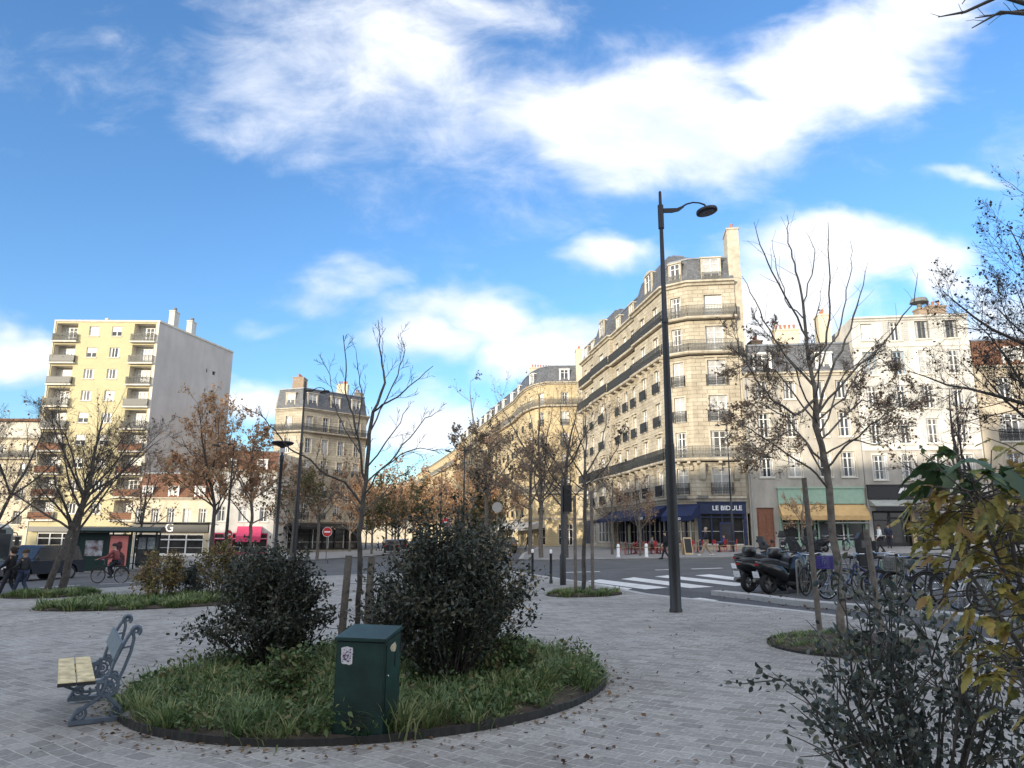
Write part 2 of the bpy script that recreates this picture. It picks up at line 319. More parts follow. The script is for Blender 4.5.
# ------------------------------------------------------------ mesh builder
class MB:
    def __init__(s):
        s.v = []; s.f = []; s.m = []; s.T = Matrix.Identity(4)
    def add(s, vs, fs, mi=0):
        n = len(s.v); T = s.T
        s.v += [tuple(T @ Vector(v)) for v in vs]
        s.f += [tuple(n + i for i in f) for f in fs]; s.m += [mi] * len(fs)
    def box(s, x0, x1, y0, y1, z0, z1, mi=0):
        s.add([(x0, y0, z0), (x1, y0, z0), (x1, y1, z0), (x0, y1, z0), (x0, y0, z1), (x1, y0, z1), (x1, y1, z1), (x0, y1, z1)],
              [(0, 3, 2, 1), (4, 5, 6, 7), (0, 1, 5, 4), (1, 2, 6, 5), (2, 3, 7, 6), (3, 0, 4, 7)], mi)
    def bar(s, a, b, w, h=None, mi=0):
        """square bar from a to b"""
        a, b = Vector(a), Vector(b); h = h or w
        d = (b - a).normalized(); up = Vector((0, 0, 1)) if abs(d.z) < .95 else Vector((0, 1, 0))
        x = d.cross(up).normalized() * w / 2; z = x.cross(d).normalized() * h / 2
        vs = [a - x - z, a + x - z, a + x + z, a - x + z, b - x - z, b + x - z, b + x + z, b - x + z]
        s.add(vs, [(0, 3, 2, 1), (4, 5, 6, 7), (0, 1, 5, 4), (1, 2, 6, 5), (2, 3, 7, 6), (3, 0, 4, 7)], mi)
    def tube(s, pts, rr, n=8, cap=True, mi=0, closed=False):
        pts = [Vector(p) for p in pts]; k = len(pts)
        if not hasattr(rr, '__len__'): rr = [rr] * k
        ref = None; rings = []; base = len(s.v); vs = []
        for i, p in enumerate(pts):
            if closed: d = pts[(i + 1) % k] - pts[i - 1]
            else: d = pts[min(i + 1, k - 1)] - pts[max(i - 1, 0)]
            if d.length < 1e-9: d = Vector((0, 0, 1))
            d.normalize()
            if ref is None:
                ref = Vector((1, 0, 0)) if abs(d.x) < .8 else Vector((0, 1, 0))
            x = (ref - d * ref.dot(d)).normalized(); y = d.cross(x); ref = x
            for j in range(n):
                a = 2 * math.pi * j / n
                vs.append(p + (x * math.cos(a) + y * math.sin(a)) * rr[i])
        fs = []
        for i in range(k if closed else k - 1):
            i2 = (i + 1) % k
            for j in range(n):
                fs.append((i * n + j, i * n + (j + 1) % n, i2 * n + (j + 1) % n, i2 * n + j))
        if cap and not closed:
            fs.append(tuple(reversed(range(n)))); fs.append(tuple((k - 1) * n + j for j in range(n)))
        s.add(vs, fs, mi)
    def lathe(s, prof, n=16, mi=0, c=(0, 0, 0)):
        vs = []; fs = []
        for r, z in prof:
            for j in range(n):
                a = 2 * math.pi * j / n; vs.append((c[0] + r * math.cos(a), c[1] + r * math.sin(a), c[2] + z))
        for i in range(len(prof) - 1):
            for j in range(n):
                fs.append((i * n + j, i * n + (j + 1) % n, (i + 1) * n + (j + 1) % n, (i + 1) * n + j))
        fs.append(tuple(reversed(range(n)))); fs.append(tuple((len(prof) - 1) * n + j for j in range(n)))
        s.add(vs, fs, mi)
    def prism(s, poly, a, b, axis='z', mi=0):
        """poly: 2D points; extruded along axis from a to b"""
        n = len(poly)
        def P(p, t):
            if axis == 'z': return (p[0], p[1], t)
            if axis == 'y': return (p[0], t, p[1])
            return (t, p[0], p[1])
        vs = [P(p, a) for p in poly] + [P(p, b) for p in poly]
        fs = [tuple(range(n - 1, -1, -1)), tuple(range(n, 2 * n))] + [(i, (i + 1) % n, n + (i + 1) % n, n + i) for i in range(n)]
        s.add(vs, fs, mi)
    def torus(s, c, R, r, n=24, m=6, normal='y', mi=0):
        pts = []
        for i in range(n):
            a = 2 * math.pi * i / n
            if normal == 'y': p = (c[0] + R * math.cos(a), c[1], c[2] + R * math.sin(a))
            elif normal == 'x': p = (c[0], c[1] + R * math.cos(a), c[2] + R * math.sin(a))
            else: p = (c[0] + R * math.cos(a), c[1] + R * math.sin(a), c[2])
            pts.append(p)
        s.tube(pts, r, m, closed=True, mi=mi)
    def build(s, name, mats, parent=None, smooth=False, mw=None, fixn=True):
        me = bpy.data.meshes.new(name)
        me.from_pydata(s.v, [], s.f)
        if not isinstance(mats, (list, tuple)): mats = [mats]
        for m in mats: me.materials.append(m)
        if len(mats) > 1: me.polygons.foreach_set('material_index', s.m)
        if fixn:
            bm = bmesh.new(); bm.from_mesh(me); bmesh.ops.recalc_face_normals(bm, faces=bm.faces); bm.to_mesh(me); bm.free()
        box_uv(me)
        if smooth:
            me.polygons.foreach_set('use_smooth', [True] * len(me.polygons))
            if hasattr(me, 'set_sharp_from_angle'): me.set_sharp_from_angle(angle=rad(40))
        me.update()
        return link(me, name, parent, mw)
def link(me, name, parent=None, mw=None):
    o = bpy.data.objects.new(name, me); COL.objects.link(o)
    if parent is not None: o.parent = parent
    if mw is not None: o.matrix_local = mw
    return o
def box_uv(me):
    uv = me.uv_layers.new(name='UVMap')
    n = len(me.polygons); nl = len(me.loops)
    if n == 0: return
    nor = np.empty(n * 3); me.polygons.foreach_get('normal', nor); nor = nor.reshape(-1, 3)
    tot = np.empty(n, dtype=np.int64); me.polygons.foreach_get('loop_total', tot)
    vi = np.empty(nl, dtype=np.int64); me.loops.foreach_get('vertex_index', vi)
    co = np.empty(len(me.vertices) * 3); me.vertices.foreach_get('co', co); co = co.reshape(-1, 3)
    ln = np.repeat(nor, tot, axis=0); P = co[vi]
    flat = np.abs(ln[:, 2]) > .8
    h = np.hypot(ln[:, 0], ln[:, 1]); h[h < 1e-6] = 1
    tx, ty = -ln[:, 1] / h, ln[:, 0] / h
    u = np.where(flat, P[:, 0], P[:, 0] * tx + P[:, 1] * ty)
    sl = np.clip(h, .2, 1)
    v = np.where(flat, P[:, 1], P[:, 2] / sl)
    uv.data.foreach_set('uv', np.stack([u, v], 1).astype(np.float32).ravel())
def np_mesh(name, V, F, mats, parent=None, smooth=False, mw=None, mi=None):
    """V (n,3), F (m,k) with constant k"""
    me = bpy.data.meshes.new(name)
    V = np.asarray(V, dtype=np.float32); F = np.asarray(F, dtype=np.int32)
    me.vertices.add(len(V)); me.vertices.foreach_set('co', V.ravel())
    m, k = F.shape
    me.loops.add(m * k); me.loops.foreach_set('vertex_index', F.ravel())
    me.polygons.add(m); me.polygons.foreach_set('loop_start', np.arange(0, m * k, k, dtype=np.int32))
    me.polygons.foreach_set('loop_total', np.full(m, k, dtype=np.int32))
    if not isinstance(mats, (list, tuple)): mats = [mats]
    for x in mats: me.materials.append(x)
    if mi is not None: me.polygons.foreach_set('material_index', np.asarray(mi, dtype=np.int32))
    me.update(calc_edges=True)
    if smooth: me.polygons.foreach_set('use_smooth', [True] * m)
    return link(me, name, parent, mw)
def empty(name, loc, label, cat, rz=0.0, group=None):
    o = bpy.data.objects.new(name, None); COL.objects.link(o)
    o.empty_display_size = .3
    o.location = loc; o.rotation_euler = (0, 0, rz); tag(o, label, cat, group)
    return o
def tag(o, label=None, cat=None, group=None, kind=None):
    if label: o['label'] = label
    if cat: o['category'] = cat
    if group: o['group'] = group
    if kind: o['kind'] = kind
    return o
def dup(root, loc, rz, label=None):
    def cp(o, par):
        c = o.copy(); COL.objects.link(c); c.parent = par
        for ch in kids.get(o, []): cp(ch, c)
        return c
    kids = {}
    for o in COL.objects:
        if o.parent: kids.setdefault(o.parent, []).append(o)
    r = cp(root, None); r.location = loc; r.rotation_euler = (0, 0, rz)
    if label: r['label'] = label
    return r
def text_part(txt, size, m, parent, mw, ext=.02, name='lettering'):
    cu_ = bpy.data.curves.new('lettering_curve', 'FONT'); cu_.body = txt; cu_.size = size; cu_.extrude = ext
    cu_.align_x = 'CENTER'; cu_.align_y = 'CENTER'; cu_.resolution_u = 3
    cu_.offset = size * .012
    o = bpy.data.objects.new('tmp', cu_); COL.objects.link(o)
    dg = bpy.context.evaluated_depsgraph_get()
    me = bpy.data.meshes.new_from_object(o.evaluated_get(dg))
    bpy.data.objects.remove(o); me.materials.clear(); me.materials.append(m)
    return link(me, name, parent, mw)
# ============================================================ SETTING: ground, roads, pavements
def sheet(name, pts, m, dz, thick=.12, structure=True):
    mb = MB(); n = len(pts)
    top = [(p[0], p[1], gz(p[0], p[1]) + dz) for p in pts]; bot = [(p[0], p[1], gz(p[0], p[1]) + dz - thick) for p in pts]
    mb.add(top + bot, [tuple(range(n)), tuple(range(2 * n - 1, n - 1, -1))] + [(i, n + i, n + (i + 1) % n, (i + 1) % n) for i in range(n)])
    o = mb.build(name, m)
    tri(o)
    if structure: o['kind'] = 'structure'
    return o
def tri(o):
    bm = bmesh.new(); bm.from_mesh(o.data)
    bmesh.ops.triangulate(bm, faces=[f for f in bm.faces if len(f.verts) > 4]); bm.to_mesh(o.data); bm.free()
ROAD = -.07
xs = [-1500, -600, -300, -90, -60, -30, 0, 30, 60, 90, 300, 600, 1500]; ys = [-300, -100, 0, 50, 100, 200, 400, 800, 1500]
V = [(x, y, gz(x, min(y, 400)) + ROAD) for y in ys for x in xs]; nx = len(xs)
F = [(j * nx + i, j * nx + i + 1, (j + 1) * nx + i + 1, (j + 1) * nx + i) for j in range(len(ys) - 1) for i in range(nx - 1)]
gr = np_mesh('road', V, F, M['asphalt']); gr['kind'] = 'structure'

def g2(px, py): p = G(px, py); return (p.x, p.y)
edge = [(-60, -54), g2(-60, 603), g2(0, 597), g2(70, 591), g2(140, 586), g2(260, 579), g2(400, 573), g2(505, 571), g2(545, 577), g2(590, 584), g2(640, 594), g2(720, 603), g2(800, 612),
        g2(900, 626), g2(1024, 648), g2(1150, 672), (14, 2), (30, -25), (30, -54)]
sq = sheet('square_paving', list(reversed(edge)), M['setts'], 0.0, .3)
def strip(name, pts, w, dz, thick, m, side=1, kind='structure'):
    """a kerb or line following pts, w wide, towards side"""
    mb = MB(); k = len(pts); off = offset_poly(pts, w * side)
    vs = []
    for (p, q) in zip(pts, off):
        for a in (p, q):
            z = gz(a[0], a[1]) + dz; vs += [(a[0], a[1], z), (a[0], a[1], z - thick)]
    fs = []
    for i in range(k - 1):
        a = i * 4; b = a + 4
        fs += [(a, b, b + 2, a + 2), (a + 1, a + 3, b + 3, b + 1), (a, a + 1, b + 1, b), (a + 2, b + 2, b + 3, a + 3)]
    fs += [(0, 2, 3, 1), ((k - 1) * 4, (k - 1) * 4 + 1, (k - 1) * 4 + 3, (k - 1) * 4 + 2)]
    mb.add(vs, fs); o = mb.build(name, m)
    if kind: o['kind'] = kind
    return o
def offset_poly(pts, d):
    """offset open polyline to its right-hand side by d"""
    out = []; k = len(pts)
    for i in range(k):
        ns = []
        for a, b in ((i - 1, i), (i, i + 1)):
            if a >= 0 and b < k:
                dx, dy = pts[b][0] - pts[a][0], pts[b][1] - pts[a][1]; l = math.hypot(dx, dy) or 1; ns.append((dy / l, -dx / l))
        if len(ns) == 1: n = ns[0]; sc = 1
        else:
            n = (ns[0][0] + ns[1][0], ns[0][1] + ns[1][1]); l = math.hypot(*n) or 1; n = (n[0] / l, n[1] / l)
            sc = 1 / max(.35, n[0] * ns[0][0] + n[1] * ns[0][1])
        out.append((pts[i][0] + n[0] * d * sc, pts[i][1] + n[1] * d * sc))
    return out
strip('kerb', edge[1:15], .22, .006, .25, M['kerb'], side=-1)
# parking separator kerb to the right, with the lane between
sepk = [g2(722, 592), g2(760, 596), g2(803, 601.5), g2(862, 606.5), g2(925, 611.5), g2(989, 618), g2(1060, 625), g2(1200, 640)]
strip('kerb', sepk, .34, .05, .3, M['kerb'], side=1)
lane = [g2(600, 583.5), g2(640, 592.8), g2(720, 601.8), g2(800, 610.8), g2(900, 624), g2(1024, 645), g2(1150, 668)]
laneb = sepk[::-1]
sheet('cycle_lane', lane + laneb + [g2(655, 585)], M['lane_asphalt'], ROAD + .004, .02)
# far pavements
farP = [(0.5, 50), (2.2, 47.6), (5.6, 46.6), (13.5, 44.6), (40, 40.6), (120, 29), (120, 80), (9.5, 92), (3.2, 91), (1.0, 65)]
sheet('pavement', farP, M['slabpave'], .02, .3)
strip('kerb', [(3.2, 91), (1.0, 65), (0.5, 50), (2.2, 47.6), (5.6, 46.6), (13.5, 44.6), (40, 40.6), (120, 29)], .25, .028, .3, M['kerb'], side=-1)
lf = [g2(-60, 577.5), g2(60, 573), g2(160, 568.5), g2(250, 564), (-13, 70), (-12, 92), (-16, 125), (-40, 128), (-120, 130), (-120, 50)]
sheet('pavement', lf, M['slabpave'], .02, .3)
strip('kerb', lf[:7], .25, .028, .3, M['kerb'], side=-1)
med = [(-6.3, 60), (-2.2, 60), (-1.6, 92), (-3.5, 112), (-9, 150), (-18, 150), (-12, 105), (-9, 84)]
sheet('pavement', med, M['slabpave'], .02, .3)
strip('kerb', [med[7], med[0], med[1], med[2], med[3]], .25, .028, .3, M['kerb'], side=1)
yb = [(9.8, 98), (3.8, 96), (-1, 99), (-5, 112), (-19, 174), (-66, 380), (-50, 384), (0, 200), (30, 100)]
sheet('pavement', yb, M['slabpave'], .02, .3)
strip('kerb', yb[:6], .25, .028, .3, M['kerb'], side=-1)
# painted markings
def quadmark(pts, name='road_marking', dz=ROAD + .008):
    return sheet(name, pts, M['roadwhite'], dz, .004)
def markline(a, b, w):
    a, b = Vector(a), Vector(b); d = (b - a).normalized(); n = Vector((-d.y, d.x)) * w / 2
    quadmark([tuple(a - n), tuple(b - n), tuple(b + n), tuple(a + n)])
for (a, b, c, d) in [((583, 583), (622, 588.5), (632, 586.3), (595, 581.2)),
                     ((586, 579.3), (645, 587), (668, 585.4), (600, 577.6)),
                     ((621, 577.2), (690, 585.8), (713, 584.6), (634, 575.6)),
                     ((655, 574.8), (735, 583.8), (752, 582.2), (668, 573.6)),
                     ((695, 573.6), (760, 581.2), (775, 580), (710, 572.6)),
                     ((732, 572.6), (800, 580), (815, 579), (745, 571.8))]:
    quadmark([g2(*a), g2(*b), g2(*c), g2(*d)])
for (a, b, w) in [((692, 567.5), (722, 566.5), .35), ((655, 568.5), (675, 568), .3), ((747, 603.5), (800, 609.8), .1), ((830, 612.5), (900, 621), .1),
                  ((694, 595.5), (712, 598), .35), ((560, 571), (600, 570), .3), ((880, 573), (925, 574), .3), ((930, 580), (985, 583), .3),
                  ((40, 586), (80, 583.5), .15), ((100, 582.5), (135, 580.8), .15), ((880, 583), (960, 588), .3), ((870, 590), (900, 592), .5)]:
    markline(g2(*a), g2(*b), w)
for (a, b) in [((398, 558), (425, 551)), ((440, 570), (470, 564))]:
    markline(g2(*a), g2(*b), .2)

# ============================================================ planting beds
def blades(name, area, n, h, w, m, parent=None, lean=.6, per=45, fall=None):
    """grass in tufts: arching three-piece blades radiating from their tuft; tufts differ in height"""
    nt_ = max(1, n // per); Cn = np.array([area() for _ in range(nt_)]); ti = np.arange(n) % nt_
    th = .45 + .75 * nrg.random(nt_) ** 1.5; tw_ = .5 + nrg.random(nt_)
    a = nrg.random(n) * 2 * np.pi; rr = np.abs(nrg.normal(0, .09, n)) * tw_[ti] * (h / .4) ** .5
    dx, dy = np.cos(a), np.sin(a)
    x = Cn[ti, 0] + dx * rr; y = Cn[ti, 1] + dy * rr
    z = .03 * x + .002 * y
    hh = h * (.55 + .6 * nrg.random(n)) * th[ti]
    ln = lean * (.25 + nrg.random(n)) + rr * 2.2; a2 = a + nrg.normal(0, .5, n); dx, dy = np.cos(a2), np.sin(a2)
    ww = w * (.6 + .8 * nrg.random(n)) / 2; V = np.zeros((n, 8, 3))
    for i, (t, wk) in enumerate(((0, .8), (.4, 1.0), (.75, .7), (1.0, .1))):
        ox = dx * ln * hh * t ** 1.7; oy = dy * ln * hh * t ** 1.7; oz = hh * (t - .38 * np.minimum(ln, 1.6) * t ** 2.5)
        for s, sg in enumerate((-1, 1)):
            V[:, i * 2 + s, 0] = x + ox - dy * ww * wk * sg; V[:, i * 2 + s, 1] = y + oy + dx * ww * wk * sg; V[:, i * 2 + s, 2] = z + oz
    F = np.array([[0, 1, 3, 2], [2, 3, 5, 4], [4, 5, 7, 6]])
    F = (np.arange(n)[:, None, None] * 8 + F[None]).reshape(-1, 4)
    return np_mesh(name, V.reshape(-1, 3), F, m, parent)
def rot_basis(n, up=.0):
    """random orthonormal frames"""
    a = nrg.normal(size=(n, 3)); a[:, 2] += up; a /= np.linalg.norm(a, axis=1)[:, None]
    b = nrg.normal(size=(n, 3)); b -= (a * b).sum(1)[:, None] * a; b /= np.linalg.norm(b, axis=1)[:, None]
    return a, b, np.cross(a, b)
def leaf_cards(P, size, m, name, parent=None, aspect=.5, curl=.15, up=.3, axes=None, mi=None, lift=0, fine=False):
    """pointed, folded leaves (two quads each) centred on the points P; axes = preferred leaf directions"""
    n = len(P); P = np.asarray(P)
    nrm, d, s = rot_basis(n, up)
    if axes is not None:
        d = axes + .55 * nrg.normal(size=(n, 3)); d /= np.linalg.norm(d, axis=1)[:, None]
        nrm -= (nrm * d).sum(1)[:, None] * d; nrm /= np.linalg.norm(nrm, axis=1)[:, None]; s = np.cross(nrm, d)
    L_ = (size * (.6 + .8 * nrg.random(n)))[:, None]; Wd = L_ * aspect * .5
    if fine:
        V = np.stack([P, P + d * L_ * .22 - s * Wd * .8 + nrm * L_ * curl * .7, P + d * L_ * .55 - s * Wd + nrm * L_ * curl, P + d * L_ * .82 - s * Wd * .55 + nrm * L_ * curl * .2, P + d * L_ - nrm * L_ * curl * .8,
                      P + d * L_ * .82 + s * Wd * .55 + nrm * L_ * curl * .2, P + d * L_ * .55 + s * Wd + nrm * L_ * curl, P + d * L_ * .22 + s * Wd * .8 + nrm * L_ * curl * .7, P + d * L_ * .4, P + d * L_ * .72 - nrm * L_ * curl * .2], 1)
        F = np.array([[0, 1, 8], [1, 2, 8], [2, 9, 8], [2, 3, 9], [3, 4, 9], [4, 5, 9], [5, 6, 9], [6, 8, 9], [6, 7, 8], [7, 0, 8]]); F = (np.arange(n)[:, None, None] * 10 + F[None]).reshape(-1, 3)
        return np_mesh(name, V.reshape(-1, 3), F, m, parent, True)
    V = np.stack([P, P + d * L_ * .45 - s * Wd + nrm * L_ * curl, P + d * L_ * 1.0 - nrm * L_ * curl * .8, P + d * L_ * .45 + s * Wd + nrm * L_ * curl, P + d * L_ * .5], 1)
    F = np.array([[0, 1, 4], [1, 2, 4], [2, 3, 4], [3, 0, 4]])
    F = (np.arange(n)[:, None, None] * 5 + F[None]).reshape(-1, 3)
    return np_mesh(name, V.reshape(-1, 3), F, m, parent)

M['grass'] = leafmat('grass_blades', [(.06, .105, .035), (.12, .18, .065), (.19, .26, .10), (.34, .34, .16)], .55, .3, 2.0)
M['weeds'] = leafmat('low_leafy_plants', [(.05, .09, .035), (.09, .16, .055), (.15, .20, .075), (.16, .13, .055)], .55, .25, 2.5)
M['litter'] = leafmat('fallen_leaves', [(.05, .025, .012), (.11, .055, .022), (.17, .10, .035), (.08, .045, .025)], .7, .1, 9)
PC, PR = (-1.55, 8.85), 2.62
def disc_area(c, rx, ry, rotz=0.0, inner=0.0, edgeb=False):
    def f():
        r = math.sqrt(rng.uniform(inner ** 2, 1)); a = rng.uniform(0, 2 * math.pi)
        x, y = rx * r * math.cos(a), ry * r * math.sin(a)
        return (c[0] + x * math.cos(rotz) - y * math.sin(rotz), c[1] + x * math.sin(rotz) + y * math.cos(rotz))
    return f
def bed(c, rx, ry, n, label, nb, h, edging=.09, rotz=0.0, lw=1.0, bare=0.0, bw=.012):
    k = 64; ring = []
    for i in range(k):
        a = 2 * math.pi * i / k; x, y = rx * math.cos(a), ry * math.sin(a)
        ring.append((c[0] + x * math.cos(rotz) - y * math.sin(rotz), c[1] + x * math.sin(rotz) + y * math.cos(rotz)))
    root = empty('planting_bed', (c[0], c[1], gz(*c)), label, 'planting bed')
    iv = Matrix.Translation((-c[0], -c[1], -gz(*c)))
    # low mound of soil
    mb = MB(); vs = [(c[0], c[1], gz(*c) + .10)]; fs = []
    for q, (fr, zz) in enumerate(((.35, .09), (.7, .07), (.95, .05), (.995, .004))):
        for (x, y) in ring: vs.append((c[0] + (x - c[0]) * fr, c[1] + (y - c[1]) * fr, gz(x, y) + zz + (rng.uniform(-.015, .015) if q < 3 else 0)))
    fs += [(0, 1 + i, 1 + (i + 1) % k) for i in range(k)]
    for q in range(3): fs += [(1 + q * k + i, 1 + (q + 1) * k + i, 1 + (q + 1) * k + (i + 1) % k, 1 + q * k + (i + 1) % k) for i in range(k)]
    mb.add(vs, fs); mb.build('soil', M['soil'], root, True, iv)
    if edging:
        mb = MB(); K = int(2 * math.pi * (rx + ry) / 2 / .045)
        r0 = []
        for i in range(K):
            a = 2 * math.pi * i / K; wob = .008 if i % 2 else 0
            for rr_, z in ((1, 0), (1, 1)):
                x, y = (rx + wob) * math.cos(a), (ry + wob) * math.sin(a)
                X, Y_ = c[0] + x * math.cos(rotz) - y * math.sin(rotz), c[1] + x * math.sin(rotz) + y * math.cos(rotz)
                r0.append((X, Y_, gz(X, Y_) + (edging * (1 + .1 * math.sin(a * 5)) if z else -.02)))
        mb.add(r0, [(2 * i, 2 * ((i + 1) % K), 2 * ((i + 1) % K) + 1, 2 * i + 1) for i in range(K)])
        inn = [((x - c[0]) * .994 + c[0], (y - c[1]) * .994 + c[1], z) for x, y, z in r0]
        mb.add(inn, [(2 * i + 1, 2 * ((i + 1) % K) + 1, 2 * ((i + 1) % K), 2 * i) for i in range(K)])
        mb.add([r0[2 * i + 1] for i in range(K)] + [inn[2 * i + 1] for i in range(K)], [(i, (i + 1) % K, K + (i + 1) % K, K + i) for i in range(K)])
        mb.build('edging', M['edging'], root, False, iv)
    g = blades('grass', disc_area(c, rx * .97, ry * .97, rotz), nb, h, bw, M['grass'], root); g.matrix_local = iv; g['kind'] = 'stuff'
    return root, iv
b1, iv1 = bed(PC, PR, PR, 0, 'large round bed of long grass with shrubs and a bare young tree', 34000, .31, .065, bw=.012)
# leafy weeds among the grass of the big bed
pts = []
for _ in range(620):
    x, y = disc_area(PC, PR * .95, PR * .95)(); hh = rng.uniform(.1, .32)
    for _ in range(26): pts.append((x + rng.gauss(0, .07), y + rng.gauss(0, .07), gz(x, y) + rng.uniform(.04, hh)))
o = leaf_cards(np.array(pts), .06, M['weeds'], 'ground_cover', b1, .5); o.matrix_local = iv1; o['kind'] = 'stuff'
p = G(845, 645)
bed((p.x, p.y), 1.0, 1.15, 0, 'small round grassy bed around the staked tree at the right', 5500, .15, .035, bw=.012)
p = G(584, 594.5)
bed((p.x, p.y), 1.0, .9, 0, 'small round bed with sparse grass under the thin staked tree by the black bollards', 5000, .2, .03, bw=.02)
b5, iv5 = bed((-9.6, 20.6), 3.0, 1.7, 0, 'oval grassy bed with orange bushes behind the bench', 16000, .30, .03, rotz=.15, bw=.03)
p = G(52, 596)
bed((p.x, p.y), 1.5, 1.0, 0, 'small grassy bed at the foot of the leaning tree near the left road', 6000, .3, .03, bw=.03)

# fallen leaves on paving and lane
pts = []
def scat(px, py, sx_, sy_, n):
    for _ in range(n):
        q = G(px + rng.gauss(0, sx_), min(764, max(575, py + rng.gauss(0, sy_))))
        pts.append((q.x, q.y, q.z + .008 + rng.random() * .012))
scat(650, 690, 160, 50, 60); scat(560, 735, 90, 20, 25); scat(400, 752, 120, 7, 40); scat(120, 740, 60, 14, 20); scat(200, 615, 120, 6, 60)
scat(620, 640, 60, 20, 30); scat(720, 610, 60, 8, 30); scat(120, 640, 60, 30, 30)
for _ in range(420):
    a = rng.uniform(0, 6.283); q = PR + abs(rng.gauss(0, .16)) + .02; x, y = PC[0] + q * math.cos(a), PC[1] + q * math.sin(a); pts.append((x, y, gz(x, y) + .006 + rng.random() * .012))
P_ = np.array(pts)
o = leaf_cards(P_, .045, M['litter'], 'fallen_leaves', aspect=.75, up=3.0, curl=.1); tag(o, 'brown leaves scattered over the grey paving', 'fallen leaves', kind='stuff')
pts = []
for _ in range(700):
    t = rng.random(); i = min(5, int(t * 6)); f = t * 6 - i
    a, b_ = sepk[i], sepk[i + 1]; x = a[0] + (b_[0] - a[0]) * f; y = a[1] + (b_[1] - a[1]) * f
    off_ = rng.choice((-1, 1)) * abs(rng.gauss(0, .45))
    pts.append((x + rng.gauss(0, .1) + .3 * off_, y + off_, gz(x, y) - .055 + rng.random() * .02 + (.07 if abs(off_) < .3 else 0)))
o = leaf_cards(np.array(pts), .075, M['litter'], 'fallen_leaves', aspect=.75, up=3.0, curl=.1); tag(o, 'brown leaves gathered along the pale kerb in front of the bicycles', 'fallen leaves', kind='stuff')
# crumpled rag by the bench
p = G(139, 719)
mb = MB()
mb.lathe([(.01, 0), (.10, 0), (.12, .02), (.09, .05), (.05, .07), (.01, .075)], 9)
mb.v = [(v[0] * 1.5 + rng.uniform(-.02, .02), v[1] + rng.uniform(-.02, .02), v[2] + rng.uniform(-.008, .012)) for v in mb.v]
o = mb.build('rag', mat('grey_rag', (.2, .2, .2), .9, .4, 9)); o.location = p + Vector((0, 0, .012)); tag(o, 'crumpled grey rag on the paving beside the bench', 'rag')
# ============================================================ BUILDINGS
_wcache = {}
def win_meshes(w, h, kind, frame):
    key = (round(w, 2), round(h, 2), kind, frame)
    if key in _wcache: return _wcache[key]
    mb = MB(); hw = w / 2
    if kind == 'shut':
        mb.box(-hw, hw, 0, .03, 0, h)
        k = int(h / .14)
        for i in range(k): mb.box(-hw + .08, -.03, -.022, -.002, .05 + i * h / k, .05 + (i + .55) * h / k); mb.box(.03, hw - .08, -.022, -.002, .05 + i * h / k, .05 + (i + .55) * h / k)
    else:
        mb.box(-hw, hw, 0, .03, 0, h)
    pm = mb.build('tmp', M[{'glass': 'glass', 'mid': 'glass_mid', 'curtain': 'curtain', 'shut': 'shutter_white', 'blind': 'blind', 'halfblind': 'glass', 'open': 'shopdark'}[kind]])
    pane = pm.data; bpy.data.objects.remove(pm)
    mb = MB(); e = .07
    if kind != 'shut':
        for (a, b, c, d) in ((-hw, -hw + e, 0, h), (hw - e, hw, 0, h), (-hw + e, hw - e, 0, e), (-hw + e, hw - e, h - e, h)):
            mb.box(a, b, -.055, -.002, c, d)
        nm = 1 if w < 1.7 else 3
        for i in range(nm):
            xc = -hw + w * (i + 1) / (nm + 1); mb.box(xc - .045, xc + .045, -.065, -.002, e, h - e)
        if h > 1.5: mb.box(-hw + e, hw - e, -.045, -.003, h * .74, h * .74 + .05)
        if h > 1.9: mb.box(-hw + e, hw - e, -.04, -.003, h * .36, h * .36 + .035)
        if kind in ('glass', 'mid'):   # net curtains either side, in front of a dark room
            pass
    else:
        mb.box(-.02, .02, -.03, -.002, 0, h); mb.box(-hw, -hw + .05, -.03, -.002, 0, h); mb.box(hw - .05, hw, -.03, -.002, 0, h)
    fm = mb.build('tmp', M[frame]); fr = fm.data; bpy.data.objects.remove(fm)
    hb = None
    if kind == 'halfblind':
        mb = MB(); mb.box(-hw + .08, hw - .08, -.075, -.067, h * .45, h - .05)
        o = mb.build('tmp', M['blind']); hb = o.data; bpy.data.objects.remove(o)
    if kind == 'mid' or kind == 'glass':
        mb = MB()
        for sg in (-1, 1):
            for j in range(3):
                x0 = sg * (hw - .09 - j * w * .055); mb.box(min(x0, x0 - sg * w * .05), max(x0, x0 - sg * w * .05), -.014 - .004 * (j % 2), -.001, .08, h - .08)
        o = mb.build('tmp', M['curtain']); hb = o.data; bpy.data.objects.remove(o)
    _wcache[key] = (pane, fr, hb); return _wcache[key]
_rcache = {}
